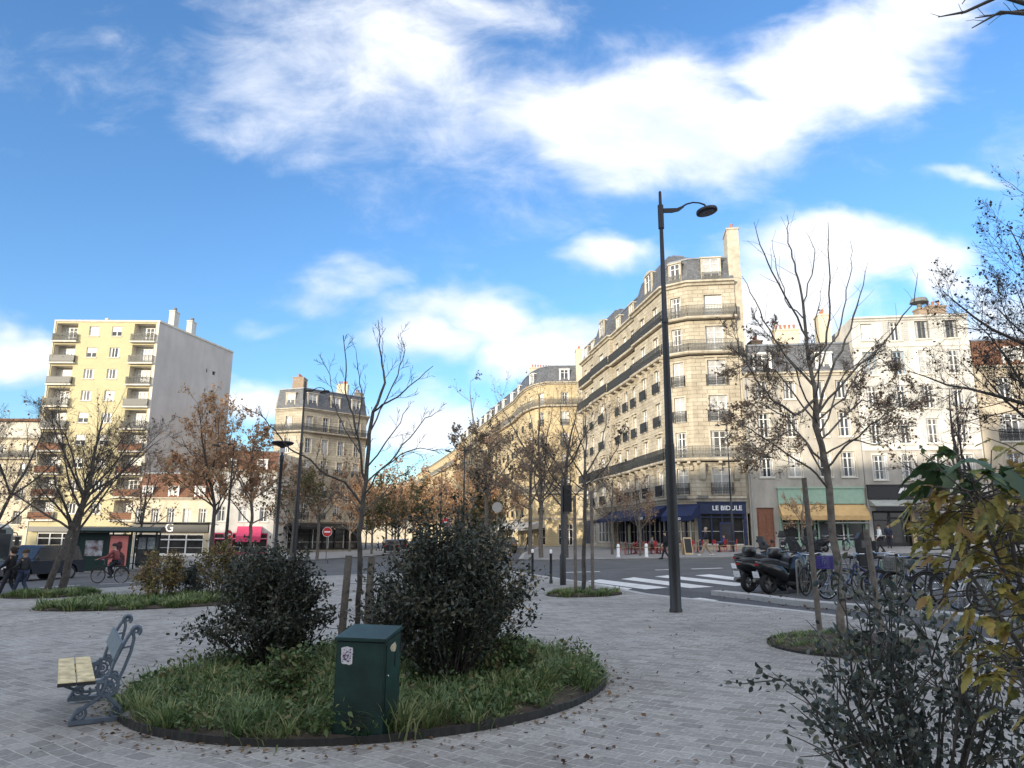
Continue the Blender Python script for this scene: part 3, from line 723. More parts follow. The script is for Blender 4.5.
def rail_mesh(w, h=.95, d=.0, m='iron', fancy=True, gap=.12):
    key = (round(w, 2), h, round(d, 2), m, fancy, gap)
    if key in _rcache: return _rcache[key]
    mb = MB(); hw = w / 2
    def run(a, b):
        a, b = Vector(a), Vector(b); l = (b - a).length; k = max(2, int(l / gap))
        up = Vector((0, 0, 1))
        mb.bar(a + up * h, b + up * h, .05, .04); mb.bar(a + up * .08, b + up * .08, .03, .03); mb.bar(a + up * (h - .14), b + up * (h - .14), .02, .02)
        for i in range(k + 1):
            p = a + (b - a) * i / k; mb.bar(p + up * .0, p + up * (h - .02), .032)
        if fancy:
            for i in range(k):
                p = a + (b - a) * (i + .5) / k; q = (b - a).normalized() * gap * .36
                mb.bar(p - q + up * h * .28, p + up * h * .45, .018); mb.bar(p + q + up * h * .28, p + up * h * .45, .018)
                mb.bar(p + up * h * .45, p - q + up * h * .62, .018); mb.bar(p + up * h * .45, p + q + up * h * .62, .018)
    if d > .05:
        run((-hw, -d, 0), (hw, -d, 0)); run((-hw, 0, 0), (-hw, -d, 0)); run((hw, 0, 0), (hw, -d, 0))
    else: run((-hw, 0, 0), (hw, 0, 0))
    o = mb.build('tmp', M[m], fixn=False); me = o.data; bpy.data.objects.remove(o)
    _rcache[key] = me; return me
def sweep(mb, pts, prof, caps=True, closed=False):
    """prof: list of (out, z); out measured outward (to the right-hand side of pts)"""
    rings = [[(*q, z) for q in (offset_poly(pts, o) if abs(o) > 1e-6 else pts)] for o, z in prof]
    k = len(pts); m = len(prof); vs = [v for r in rings for v in r]; fs = []
    for i in range(m - 1):
        for j in range(k - 1): fs.append((i * k + j, i * k + j + 1, (i + 1) * k + j + 1, (i + 1) * k + j))
    if caps and m > 2:
        fs.append(tuple(i * k for i in range(m))); fs.append(tuple(i * k + k - 1 for i in range(m - 1, -1, -1)))
    mb.add(vs, fs)
def sweep_solid(mb, pts, prof):
    sweep(mb, pts, list(prof) + [prof[0]], caps=False)
    k = len(pts)
    for j in (0, k - 1):
        vs = []
        for o, z in prof:
            q = offset_poly(pts, o)[j] if abs(o) > 1e-6 else pts[j]; vs.append((*q, z))
        mb.add(vs, [tuple(range(len(vs)))])

class Building:
    def __init__(s, name, label, pts, wall='stone', trim='stone_trim', roof='slate', cat='building', group=None, base=None, frame='white_paint', seed=1):
        z = base if base is not None else min(gz(*p) for p in pts)
        s.o = Vector((pts[0][0], pts[0][1], z)); s.pts = [(p[0] - s.o.x, p[1] - s.o.y) for p in pts]
        s.root = empty(name, s.o, label, cat, group=group); s.w = MB(); s.t = MB(); s.wall, s.trim, s.roof, s.frame = wall, trim, roof, frame
        s.r = random.Random(seed); s.extra = {}
    def L(s, p): return (p[0] - s.o.x, p[1] - s.o.y)
    def fm(s, p0, p1, x=0, y=0, z=0):
        a = math.atan2(p1[1] - p0[1], p1[0] - p0[0])
        return Matrix.Translation((p0[0], p0[1], 0)) @ Matrix.Rotation(a, 4, 'Z') @ Matrix.Translation((x, y, z))
    def facade(s, p0, p1, H, wins=(), z0=-.6, reveal=.22, mb=None):
        """wall from p0 to p1 (seen left to right from outside) with openings; wins: dicts"""
        Ln = math.hypot(p1[0] - p0[0], p1[1] - p0[1]); mb = mb or s.w
        mb.T = s.fm(p0, p1)
        ops = [(w['x'] - w['w'] / 2, w['x'] + w['w'] / 2, w['z'], w['z'] + w['h']) for w in wins if not w.get('surface')]
        xs = sorted({0, Ln, *[round(o[0], 4) for o in ops], *[round(o[1], 4) for o in ops]}); zs = sorted({z0, H, *[round(o[2], 4) for o in ops], *[round(o[3], 4) for o in ops]})
        for i in range(len(xs) - 1):
            j = 0
            while j < len(zs) - 1:
                def solid(jj):
                    cx, cz = (xs[i] + xs[i + 1]) / 2, (zs[jj] + zs[jj + 1]) / 2
                    return not any(o[0] < cx < o[1] and o[2] < cz < o[3] for o in ops)
                if not solid(j): j += 1; continue
                k = j
                while k + 1 < len(zs) - 1 and solid(k + 1): k += 1
                mb.add([(xs[i], 0, zs[j]), (xs[i + 1], 0, zs[j]), (xs[i + 1], 0, zs[k + 1]), (xs[i], 0, zs[k + 1])], [(0, 1, 2, 3)])
                j = k + 1
        for (a, b, c, d) in ops:
            r = reveal
            mb.add([(a, 0, c), (b, 0, c), (b, r, c), (a, r, c)], [(0, 1, 2, 3)]); mb.add([(a, 0, d), (b, 0, d), (b, r, d), (a, r, d)], [(3, 2, 1, 0)])
            mb.add([(a, 0, c), (a, 0, d), (a, r, d), (a, r, c)], [(3, 2, 1, 0)]); mb.add([(b, 0, c), (b, 0, d), (b, r, d), (b, r, c)], [(0, 1, 2, 3)])
        mb.T = Matrix.Identity(4)
        for w in wins: s.window(p0, p1, w, reveal)
    def window(s, p0, p1, w, reveal=.22):
        kind = w.get('kind') or s.r.choice(w.get('mix', ['glass', 'mid', 'curtain', 'mid']))
        pane, fr, hb = win_meshes(w['w'], w['h'], kind, w.get('frame', s.frame))
        y = reveal - .01 if not w.get('surface') else -.01
        o = link(pane, 'window', s.root, s.fm(p0, p1, w['x'], y, w['z']))
        f = link(fr, 'frame', o); f.matrix_local = Matrix.Identity(4)
        if hb: h = link(hb, 'blind' if kind == 'halfblind' else 'curtain', o)
        if w.get('rail'):
            me = rail_mesh(w['w'] + .25, .9, .22 if w.get('raild') else 0, w.get('railm', 'iron'), w['h'] > 1.4)
            rr = link(me, 'railing', o); rr.matrix_local = Matrix.Translation((0, -y - (.0 if w.get('raild') else .03), .02))
        if w.get('shut'):
            sw = w['w'] / 2; key = ('shp', round(sw, 2), round(w['h'], 2), w['shut'])
            if key not in _wcache:
                mb = MB(); mb.box(-sw / 2, sw / 2, -.05, -.012, 0, w['h'])
                for i in range(int(w['h'] / .16)): mb.box(-sw / 2 + .06, sw / 2 - .06, -.066, -.05, .06 + i * .16, .06 + i * .16 + .08)
                q = mb.build('tmp', M[w['shut']]); _wcache[key] = q.data; bpy.data.objects.remove(q)
            for sg in (-1, 1):
                q = link(_wcache[key], 'shutter', o); q.matrix_local = Matrix.Translation((sg * (w['w'] * .5 + sw / 2 + .02), -y, 0))
        if w.get('sill', True):
            key = ('sill', round(w['w'], 2))
            if key not in _wcache:
                mb = MB(); mb.box(-w['w'] / 2 - .1, w['w'] / 2 + .1, -.10, .02, -.12, -.001); q = mb.build('tmp', M['concrete']); _wcache[key] = q.data; bpy.data.objects.remove(q)
            q = link(_wcache[key], 'sill', o); q.matrix_local = Matrix.Translation((0, -y, 0))
        T = s.t; T.T = s.fm(p0, p1)
        x, hw, z, h = w['x'], w['w'] / 2, w['z'], w['h']
        if w.get('surround'):
            q = w['surround']
            T.box(x - hw - q, x - hw - .002, -.05, .015, z, z + h); T.box(x + hw + .002, x + hw + q, -.05, .015, z, z + h); T.box(x - hw - q, x + hw + q, -.055, .014, z + h + .002, z + h + q)
        if w.get('hood'): T.box(x - hw - .25, x + hw + .25, -.18, .012, z + h + .22, z + h + .36); T.box(x - .12, x + .12, -.12, .012, z + h - .02, z + h + .21)
        T.T = Matrix.Identity(4)
        return o
    def cornice(s, pts, z, h, out, mbt=None):
        sweep_solid(mbt or s.t, pts, [(-.05, z), (out * .35, z), (out * .5, z + h * .4), (out, z + h * .6), (out, z + h), (-.05, z + h)])
    def balcony(s, pts, z, depth=.75, slab=.2, consoles=0, m='iron', rail=True):
        """running balcony along pts (polyline)"""
        mb = MB(); sweep_solid(mb, pts, [(-.02, z - slab), (depth * .9, z - slab), (depth, z - slab * .5), (depth, z), (-.02, z)])
        if consoles:
            for i in range(len(pts) - 1):
                p0, p1 = pts[i], pts[i + 1]; Ln = math.hypot(p1[0] - p0[0], p1[1] - p0[1]); mb.T = s.fm(p0, p1)
                k = max(2, round(Ln / consoles))
                for j in range(k + 1):
                    x = min(max(Ln * j / k, .25), Ln - .25)
                    mb.prism([(-.02, z - slab - .75), (-.18, z - slab - .7), (-.22, z - slab - .35), (-depth * .8, z - slab - .2), (-depth * .8, z - slab - .003), (-.02, z - slab - .003)], x - .13, x + .13, 'x')
                mb.T = Matrix.Identity(4)
        b = mb.build('balcony', M[s.trim], s.root)
        if rail:
            off = offset_poly(pts, depth - .06); mr_ = MB(); h = .98; up = Vector((0, 0, 1))
            chain = [pts[0]] + off + [pts[-1]]
            for a, c in zip(chain[:-1], chain[1:]):
                a, c = Vector((*a, z)), Vector((*c, z)); l = (c - a).length
                if l < .1: continue
                k = max(2, int(l / .125)); d = (c - a).normalized() * .045
                mr_.bar(a + up * h, c + up * h, .05, .04); mr_.bar(a + up * .09, c + up * .09, .03); mr_.bar(a + up * (h - .15), c + up * (h - .15), .02)
                for i in range(k + 1):
                    p = a + (c - a) * i / k; mr_.bar(p, p + up * (h - .02), .034)
                    if i < k:
                        p = p + (c - a) * .5 / k
                        mr_.bar(p - d + up * h * .25, p + up * h * .45, .02); mr_.bar(p + d + up * h * .25, p + up * h * .45, .02)
                        mr_.bar(p + up * h * .45, p - d + up * h * .65, .02); mr_.bar(p + up * h * .45, p + d + up * h * .65, .02)
            r_ = mr_.build('railing', M[m], b, fixn=False)
        return b
    def mansard(s, pts, H, inset, h, back, m=None, top=.25):
        mb = MB(); sweep(mb, pts, [(.02, H), (-inset, H + h)], caps=False)
        topl = offset_poly(pts, -inset)
        poly = [(*p, H + h) for p in topl] + [(*p, H + h) for p in back]
        cx = sum(p[0] for p in poly) / len(poly); cy = sum(p[1] for p in poly) / len(poly); n = len(poly)
        r = mb.build('roof', M[m or s.roof], s.root)
        mz = MB(); mz.add(poly + [(cx, cy, H + h + top)], [(i, (i + 1) % n, n) for i in range(n)])
        # side gables
        for a, b in ((pts[0], topl[0]), (pts[-1], topl[-1])):
            k = back[-1] if a is pts[0] else back[0]
            s.w.add([(*a, H), (*b, H + h), (*k, H + h), (*k, H)], [(0, 1, 2, 3)])
        sweep_solid(mz, topl, [(-.1, H + h - .06), (.10, H + h - .06), (.10, H + h + .08), (-.1, H + h + .08)])
        mz.build('roof_ridge', M['zinc'], r)
        return r
    def dormer(s, p0, p1, x, H, w, h, kind=None, arch=False, depth=1.6, z=0, cheek='slate', rail=False):
        mb = MB(); T = s.fm(p0, p1, x, .12, H + z); mb.T = T; hw = w / 2 + .16
        fr = [(-hw, 0), (-w / 2, 0), (-w / 2, h), (w / 2, h), (w / 2, 0), (hw, 0), (hw, h + .1), (-hw, h + .1)]
        # front surround
        mb.box(-hw, -w / 2, -.04, .12, 0, h); mb.box(w / 2, hw, -.04, .12, 0, h)
        if arch:
            k = 8; pa = [(hw * math.cos(math.pi * i / k), h + .30 * math.sin(math.pi * i / k)) for i in range(k + 1)]
            mb.prism(pa, -.07, depth, 'y'); mb.box(-hw - .05, hw + .05, -.09, .12, h - .001, h + .07)
        else:
            mb.box(-hw - .06, hw + .06, -.12, depth, h + .002, h + .12)
        d = mb.build('dormer', M['white_paint' if s.wall != 'stone' else 'stone_trim'], s.root)
        mc = MB(); mc.T = T; mc.box(-hw + .01, -w / 2 - .02, .121, depth, 0, h); mc.box(w / 2 + .02, hw - .01, .121, depth, 0, h)
        mc.build('dormer_cheek', M[cheek], d)
        kind = kind or s.r.choice(['mid', 'curtain', 'glass'])
        pane, f_, hb = win_meshes(w, h, kind, s.frame)
        o = link(pane, 'window', d, T @ Matrix.Translation((0, .09, .0))); q = link(f_, 'frame', d, T @ Matrix.Translation((0, .085, 0)))
        if rail: link(rail_mesh(w + .2, .8, 0, 'iron_grey', True), 'railing', d, T @ Matrix.Translation((0, -.1, .0)))
        return d
    def chimney(s, x, y, z0, w, d, h, pots=4, m='chimbrick', rz=0.0):
        mb = MB(); mb.T = Matrix.Translation((x, y, 0)) @ Matrix.Rotation(rz, 4, 'Z')
        mb.box(-w / 2, w / 2, -d / 2, d / 2, z0, z0 + h); mb.box(-w / 2 - .06, w / 2 + .06, -d / 2 - .06, d / 2 + .06, z0 + h + .002, z0 + h + .14)
        c = mb.build('chimney', M[m], s.root)
        if pots:
            mp_ = MB(); mp_.T = mb.T
            for i in range(pots):
                t = (i + .5) / pots - .5
                cx, cy = (t * w * .9, 0) if w > d else (0, t * d * .9)
                mp_.lathe([(.11, 0), (.09, .25), (.12, .45), (.12, .5), (.09, .5)], 8, c=(cx, cy, z0 + h + .14))
            mp_.build('chimney_pots', M['terracotta'], c)
        return c
    def part(s, name, mb, m, parent=None, smooth=False): return mb.build(name, M[m] if isinstance(m, str) else m, parent or s.root, smooth)
    def finish(s, H, back, roofm=None, flat=False):
        """back: local points closing the footprint behind the last facade"""
        ch = [s.pts[-1]] + back + [s.pts[0]]
        for a, b in zip(ch[:-1], ch[1:]):
            s.w.add([(*a, -.6), (*b, -.6), (*b, H), (*a, H)], [(0, 1, 2, 3)])
        if flat:
            mb = MB(); poly = [(*p, H - .01) for p in s.pts + back]; mb.add(poly, [tuple(range(len(poly)))]); o = mb.build('roof', M['zinc'], s.root); tri(o)
        s.w.build('wall', M[s.wall], s.root, fixn=False)
        if s.t.v: s.t.build('stone_trim' if 'stone' in s.trim else 'trim', M[s.trim], s.root)
def awning(b, p0, p1, x0, x1, z, drop, out, m, valance=.25, name='awning', skirt=None):
    mb = MB(); mb.T = b.fm(p0, p1)
    mb.add([(x0, -.05, z), (x1, -.05, z), (x1, -out, z - drop), (x0, -out, z - drop), (x0, -out, z - drop - valance), (x1, -out, z - drop - valance),
            (x0, -.05, z - .04), (x1, -.05, z - .04), (x1, -out + .03, z - drop - .03), (x0, -out + .03, z - drop - .03)],
           [(0, 1, 2, 3), (3, 2, 5, 4), (6, 9, 8, 7), (0, 3, 9, 6), (1, 7, 8, 2)])
    # side cheeks
    mb.add([(x0, -.05, z), (x0, -out, z - drop), (x0, -out, z - drop - valance), (x0, -.05, z - drop * .9)], [(0, 1, 2, 3)])
    mb.add([(x1, -.05, z), (x1, -out, z - drop), (x1, -out, z - drop - valance), (x1, -.05, z - drop * .9)], [(3, 2, 1, 0)])
    return b.part(name, mb, m)
def shopfront(b, p0, p1, x0, x1, z1, cols, m_frame, m_glass='shopwarm', stall=.5, door=None, bars=True):
    """glazed shop front with stallriser, mullions and transom standing in a recess (an opening must be left)"""
    mb = MB(); mb.T = b.fm(p0, p1); mb.box(x0, x1, .1, .22, -.3, stall)
    mb.box(x0, x1, .06, .2, z1 - .12, z1); mb.box(x0, x1, .06, .2, z1 - .75, z1 - .66)
    for i in range(cols + 1):
        x = x0 + (x1 - x0) * i / cols; mb.box(max(x0, x - .06), min(x1, x + .06), .05, .22, stall, z1 - .12)
    f = b.part('shopfront', mb, m_frame)
    g = MB(); g.T = b.fm(p0, p1); g.box(x0 + .02, x1 - .02, .225, .25, stall, z1 - .1); b.part('shop_window', g, m_glass, f)
    # things on display behind: shelves, lamps
    if door is not None:
        d = MB(); d.T = b.fm(p0, p1); d.box(door - .5, door + .5, .035, .08, -.3, 2.3); dd = b.part('door', d, m_frame, f)
        d = MB(); d.T = b.fm(p0, p1); d.box(door - .38, door + .38, .022, .034, .35, 2.15); b.part('door_glass', d, m_glass, f)
    return f
def rep(base, xs, zs, **kw):
    out = []
    for z in zs:
        for x in xs: out.append(dict(x=x, z=z, **{**base, **kw}))
    return out

# ------------------------------------------------------------ corner building with the navy cafe
LF, LC, RC, RE = (9.0, 91.5), (13.75, 62.0), (15.2, 60.5), (19.1, 59.9)
_d = Vector((LC[0] - LF[0], LC[1] - LF[1])); LL = _d.length; _d.normalize(); _n = Vector((_d.y, -_d.x))   # outward
def along(t, out=0): p = Vector(LF) + _d * t + _n * out; return (p.x, p.y)
J = .35
poly = [along(0), along(6.5), along(6.5, J), along(13.4, J), along(13.4), along(21.8), along(21.8, J), along(LL, J), RC, RE]
B = Building('corner_building', 'tall stone corner building with slate roof towers and a navy blue cafe at street level', poly, seed=5, base=.55)
P = B.pts; HB = 22.6
Z = [4.4, 7.45, 10.45, 13.5, 16.5, 19.6]
def col_rows(x, w, tall=2.15, surround=.14, kinds=None, hoods=(1, 2), rails=(0, 2, 3), f1=True, wide=False):
    out = []
    for i, z in enumerate(Z):
        k = kinds[i] if kinds else B.r.choice(['mid', 'glass', 'shut', 'glass', 'curtain', 'halfblind', 'glass'])
        d = dict(x=x, z=z + .12, w=w, h=tall if i < 5 else 1.9, kind=k, sill=False, surround=surround if i < 4 else .1, hood=i in hoods)
        if i in rails: d['rail'] = 1; d['raild'] = 1; d['railm'] = 'iron'
        out.append(d)
    return out
# long side: far end, bay, middle, bay
gf = lambda x, w, h=2.9, z=.5, **k: dict(x=x, z=z, w=w, h=h, kind='open', sill=False, **k)
B.facade(P[0], P[1], HB, col_rows(1.7, 1.15) + col_rows(4.7, 1.15) + [gf(1.7, 1.6, 2.2, .9), gf(4.7, 1.3, 2.4, .3)])
B.facade(P[1], P[2], HB); B.facade(P[2], P[3], HB, col_rows(3.45, 1.8, hoods=(1,)) + [gf(3.45, 5.6)])
B.facade(P[3], P[4], HB); B.facade(P[4], P[5], HB, col_rows(1.6, 1.15) + col_rows(4.2, 1.15) + col_rows(6.8, 1.15) + [gf(4.2, 7.6)])
B.facade(P[5], P[6], HB)
B.facade(P[6], P[7], HB, col_rows(2.3, 1.35, hoods=(1,)) + col_rows(5.8, 1.35, hoods=(1,)) + [gf(4.0, 7.2)])
LCH = math.hypot(P[8][0] - P[7][0], P[8][1] - P[7][1])
B.facade(P[7], P[8], HB, col_rows(LCH / 2, .95, kinds=['curtain', 'glass', 'curtain', 'curtain', 'mid', 'mid'], hoods=(), rails=(0, 2, 3)) + [gf(LCH / 2, 1.7)])
LFR = math.hypot(P[9][0] - P[8][0], P[9][1] - P[8][1])
B.facade(P[8], P[9], HB, col_rows(2.1, 1.5, tall=2.2, kinds=['curtain', 'mid', 'curtain', 'curtain', 'curtain', 'shut'], hoods=(3,), rails=(0, 2, 3)) + [gf(1.95, 3.4)])
B.balcony([P[2], P[3]], Z[5], .4, .16); B.balcony([P[6], P[7]], Z[5], .4, .16)
bk = [(P[9][0] + 1.5, P[9][1] + 10), (P[0][0] + 12, P[0][1] + 2.5)]
B.mansard(P, HB + .25, .75, 2.4, bk)
B.cornice(P, HB - .1, .38, .45)
for z, h, o in ((3.95, .4, .25), (Z[1] - .55, .25, .15), (Z[4] - .5, .2, .12)): B.cornice(P, z, h, o)
B.balcony(P[7:10], Z[1], .85, .22, 2.0, 'iron_grey'); B.balcony(P[7:10], Z[4], .8, .22, 0, 'iron_grey'); B.balcony(P[7:10], Z[5], .6, .2, 0, 'iron_grey')
B.balcony([P[4], P[5]], Z[1], .7, .2, 2.2); B.balcony([P[4], P[5]], Z[5], .55, .2); B.balcony([P[4], P[5]], Z[4], .75, .2, 2.2)
B.balcony([P[0], P[1]], Z[1], .7, .2, 2.2); B.balcony([P[0], P[1]], Z[5], .55, .2); B.balcony([P[0], P[1]], Z[4], .75, .2, 2.2)
for a, b in ((2, 3), (6, 7)):
    B.balcony([P[a], P[b]], Z[1], .55, .2, 1.8); B.balcony([P[a], P[b]], Z[4], .6, .2, 1.6); 
# quoins and consoles by the chamfer, first floor
B.t.T = B.fm(P[8], P[9])
for x in (.55, 3.3):
    B.t.prism([(-.02, 5.6), (-.25, 5.8), (-.5, 6.6), (-.55, 7.1), (-.02, 7.1)], x - .22, x + .22, 'x')
for k in range(9):
    for x0 in (.02,): B.t.box(x0, x0 + (.5 if k % 2 else .35), -.035, .01, 4.5 + k * .32, 4.5 + k * .32 + .27)
B.t.T = Matrix.Identity(4)
# dormers and the two taller roof pavilions over the bays
B.dormer(P[8], P[9], 2.1, HB + .3, 1.4, 2.1, 'curtain', rail=True); B.dormer(P[7], P[8], LCH / 2, HB + .3, .9, 1.9, 'mid', rail=True)
for x in (1.7, 6.2): B.dormer(P[4], P[5], x, HB + .3, 1.0, 1.7, 'mid', arch=False)
for x in (1.7, 4.7): B.dormer(P[0], P[1], x, HB + .3, 1.0, 1.7, None)
for a, b, hh in ((2, 3, 4.5), (6, 7, 4.5)):
    p0, p1 = P[a], P[b]; Ln = math.hypot(p1[0] - p0[0], p1[1] - p0[1])
    mb = MB(); mb.T = B.fm(p0, p1)
    z0 = HB + .28; prof = [(0, 0), (.3, 1.4), (.7, 2.9), (1.2, 3.5), (2.0, 3.8)]
    vs = []; fs = []
    for (o, z) in prof: vs += [(o, -.05 + o, z0 + z), (Ln - o, -.05 + o, z0 + z), (Ln - o, 4.4 - o * .8, z0 + z), (o, 4.4 - o * .8, z0 + z)]
    for i in range(len(prof) - 1): fs += [(i * 4 + j, i * 4 + (j + 1) % 4, i * 4 + 4 + (j + 1) % 4, i * 4 + 4 + j) for j in range(4)]
    fs.append(tuple((len(prof) - 1) * 4 + j for j in range(4))); mb.add(vs, fs)
    pv = B.part('roof_pavilion', mb, 'slate')
    rc = MB(); rc.T = B.fm(p0, p1); o = prof[-1][0]; rc.box(o - .12, Ln - o + .12, -.17 + o, 4.52 - o * .8, z0 + 3.802, z0 + 3.92)
    q = prof[3][0]
    B.part('roof_ridge', rc, 'zinc', pv)
    B.dormer(p0, p1, Ln / 2, HB + .3, 1.6, 2.6, 'mid', arch=True, depth=1.2, rail=True)
# chimney stack on the party wall at the right end
B.chimney(P[9][0] + .35, P[9][1] + 1.2, 3, 1.0, 2.2, 24.6, 4, 'stone_trim', rz=rad(-9))
B.chimney(P[4][0] + 3.4, P[4][1] - 2, HB + 2, .8, 2.4, 2.9, 4); 
# cafe ground floor
f = shopfront(B, P[8], P[9], .25, 3.65, 3.4, 4, 'navy', door=2.2)
shopfront(B, P[7], P[8], LCH / 2 - .85, LCH / 2 + .85, 3.4, 2, 'navy')
shopfront(B, P[6], P[7], .4, 7.6, 3.4, 6, 'navy'); shopfront(B, P[4], P[5], .4, 8.0, 3.4, 6, 'navy', door=4.0)
shopfront(B, P[2], P[3], .65, 6.25, 3.4, 4, 'shutter_white')
mb = MB(); mb.T = B.fm(P[8], P[9]); mb.box(.0, 3.85, -.16, .04, 2.95, 3.85); mb.box(.02, .24, -.1, .05, -.3, 2.949); mb.box(3.62, 3.86, -.1, .05, -.3, 2.949); mb.box(-.04, 3.9, -.24, .04, 3.852, 3.93)
fas = B.part('shop_fascia', mb, 'navy')
text_part('LE BIDULE', .52, M['signwhite'], fas, B.fm(P[8], P[9], 2.35, -.18, 3.4) @ Matrix.Rotation(rad(90), 4, 'X'))
aw = awning(B, P[7], P[8], -.1, LCH + .25, 3.75, 1.0, 1.7, 'navy_cloth', .4)
text_part('Resto', .42, M['signwhite'], aw, B.fm(P[7], P[8], LCH / 2, -1.72, 2.56) @ Matrix.Rotation(rad(90), 4, 'X'))
aw = awning(B, P[6], P[7], .0, 7.6, 3.75, .95, 2.0, 'navy_cloth', .3)
text_part('Resto', .36, M['signwhite'], aw, B.fm(P[6], P[7], 6.2, -2.03, 2.65) @ Matrix.Rotation(rad(90), 4, 'X'))
awning(B, P[4], P[5], .1, 8.2, 3.75, .95, 2.2, 'navy_cloth', .3)
awning(B, P[2], P[3], 4.4, 6.8, 3.75, .95, 1.6, 'black_paint', .3)
# blue panel shop at the far end
mb = MB(); mb.T = B.fm(P[0], P[1]); mb.box(.5, 2.9, -.06, -.003, .3, 3.0); B.part('blue_shutter', mb, 'navy')
# flower tubs on the first balconies
for (a, b, xs_) in ((7, 8, [LCH / 2]), (8, 9, [.5])):
    for x in xs_:
        mb = MB(); mb.T = B.fm(P[a], P[b], x, -.35, Z[0] - .3); mb.box(-.4, .4, -.12, .12, .1, .32); B.part('window_box', mb, 'iron_grey')
B.finish(HB + .25, bk)

# ------------------------------------------------------------ row of houses to the right; facade line heads right and slightly nearer
def rowpt(x): return (x, 59.75 - .15 * (x - 19.3))
def house(name, label, x0, x1, H, wins, wall, trim='stone_trim', seed=3, base=None, cornice=.3, back=11, back_h=None, flat=False, roof='slate', mans=None, dormers=(), frame='white_paint', group=None):
    p0, p1 = rowpt(x0), rowpt(x1)
    b = Building(name, label, [p0, p1], wall=wall, trim=trim, roof=roof, seed=seed, base=base if base is not None else gz(*p0) + .0, frame=frame, group=group)
    q0, q1 = b.pts
    b.facade(q0, q1, H, wins)
    bk_ = [(q1[0] + back * .15, q1[1] + back), (q0[0] + back * .15, q0[1] + back)]
    if cornice: b.cornice([q0, q1], H - .3, .35, cornice)
    if mans: b.mansard([q0, q1], H + .06, mans[0], mans[1], bk_)
    for d in dormers: b.dormer(q0, q1, d[0], H + .1, d[1], d[2], d[3] if len(d) > 3 else None, cheek=roof)
    b.finish(H + (.06 if mans else 0), bk_, flat=flat)
    return b, q0, q1
# beige house with mint shop: x 18.35..27.4
wl = []
xsb = [1.55, 4.1, 6.6, 8.0]
for z in (5.7, 8.95): wl += rep(dict(w=1.05, h=2.0, surround=.12, mix=['mid', 'glass', 'curtain', 'glass']), [1.5, 3.7, 6.0, 7.8], [z])
wl += rep(dict(w=1.0, h=1.5, surround=.1), [1.5, 3.7, 6.0, 7.8], [12.1])
wl += [dict(x=1.15, z=-.25, w=1.35, h=3.5, kind='open', sill=False), dict(x=5.5, z=-.2, w=6.2, h=2.95, kind='open', sill=False)]
b2, q0, q1 = house('town_house', 'beige stone house with a mint green shop, ochre awning and brown street door', 19.3, 28.1, 14.3, wl, 'grey_render', seed=8, base=.75, mans=(.9, 2.6), dormers=[(1.7, 1.2, 1.6, 'mid'), (6.6, 1.0, 1.5)])
b2.cornice  # trims
mb = MB(); mb.T = b2.fm(q0, q1); mb.box(.5, 1.8, .14, .2, -.25, 3.24)
for (x, z) in ((.62, .2), (1.22, .2), (.62, 1.6), (1.22, 1.6)): mb.box(x, x + .46, .10, .139, z, z + 1.2)
dr = b2.part('street_door', mb, 'brown_door')
mb = MB(); mb.T = b2.fm(q0, q1); mb.lathe([(.03, 0), (.045, .03), (.03, .06)], 8, c=(1.2, .09, 1.1)); b2.part('handle', mb, 'chrome', dr)
mb = MB(); mb.T = b2.fm(q0, q1); mb.box(2.2, 8.75, -.14, .03, 3.55, 4.75); mb.box(2.2, 2.32, -.1, .03, -.3, 3.549); mb.box(8.63, 8.75, -.1, .03, -.3, 3.549); mb.box(2.12, 8.79, -.22, .03, 4.752, 4.86); b2.part('shop_fascia', mb, 'mint')
shopfront(b2, q0, q1, 2.42, 8.58, 2.72, 5, 'mint', 'shopwarm', .7, door=5.6)
awning(b2, q0, q1, 2.2, 8.77, 3.5, .9, 1.2, 'ochre_cloth', .35)
mb = MB(); mb.T = b2.fm(q0, q1); mb.box(5.6, 8.74, -1.0, -.1, 2.02, 2.12); b2.part('shop_canopy', mb, 'greycloth')
mb = MB(); mb.T = b2.fm(q0, q1); mb.tube([(.2, -.08, 0), (.2, -.08, 13.9)], .06, 8); b2.part('drainpipe', mb, 'greycloth')
# chimneys behind the beige house
b2.chimney(q0[0] + 5.6, q0[1] + 4.5, 15, 2.2, .9, 4.3, 5, 'cream', rz=rad(-8)); b2.chimney(q0[0] + 8.4, q0[1] + 3.0, 15, 1.0, 1.4, 5.2, 2, 'cream', rz=rad(-8)); b2.chimney(q0[0] + 3.3, q0[1] + 6, 15, 1.0, 1.2, 3.6, 3, 'chimbrick')
# white building: 27.6..34.8
wl = []
for z, h in ((5.5, 1.95), (8.35, 2.0)): pass
xw = [1.35, 3.2, 5.35, 7.2]
XC = [1.2, 3.4, 5.5, 7.65]
wl += rep(dict(w=1.0, h=1.95, surround=.1, mix=['glass', 'mid', 'glass']), XC, [5.25])
wl += rep(dict(w=1.0, h=2.0, mix=['mid', 'glass']), XC, [8.1])
wl += rep(dict(w=.95, h=1.9, shut='shutter_grey', mix=['glass']), XC[1:], [10.95]) + [dict(x=1.2, z=10.95, w=.95, h=1.9, kind='mid')]
wl += [dict(x=XC[0], z=13.75, w=1.0, h=1.95, kind='curtain', frame='shutter_blue'), dict(x=XC[1], z=13.75, w=1.0, h=1.95, kind='glass', frame='shutter_blue'), dict(x=XC[2], z=13.75, w=1.0, h=1.95, kind='curtain'), dict(x=XC[3], z=13.75, w=1.0, h=1.95, kind='mid')]
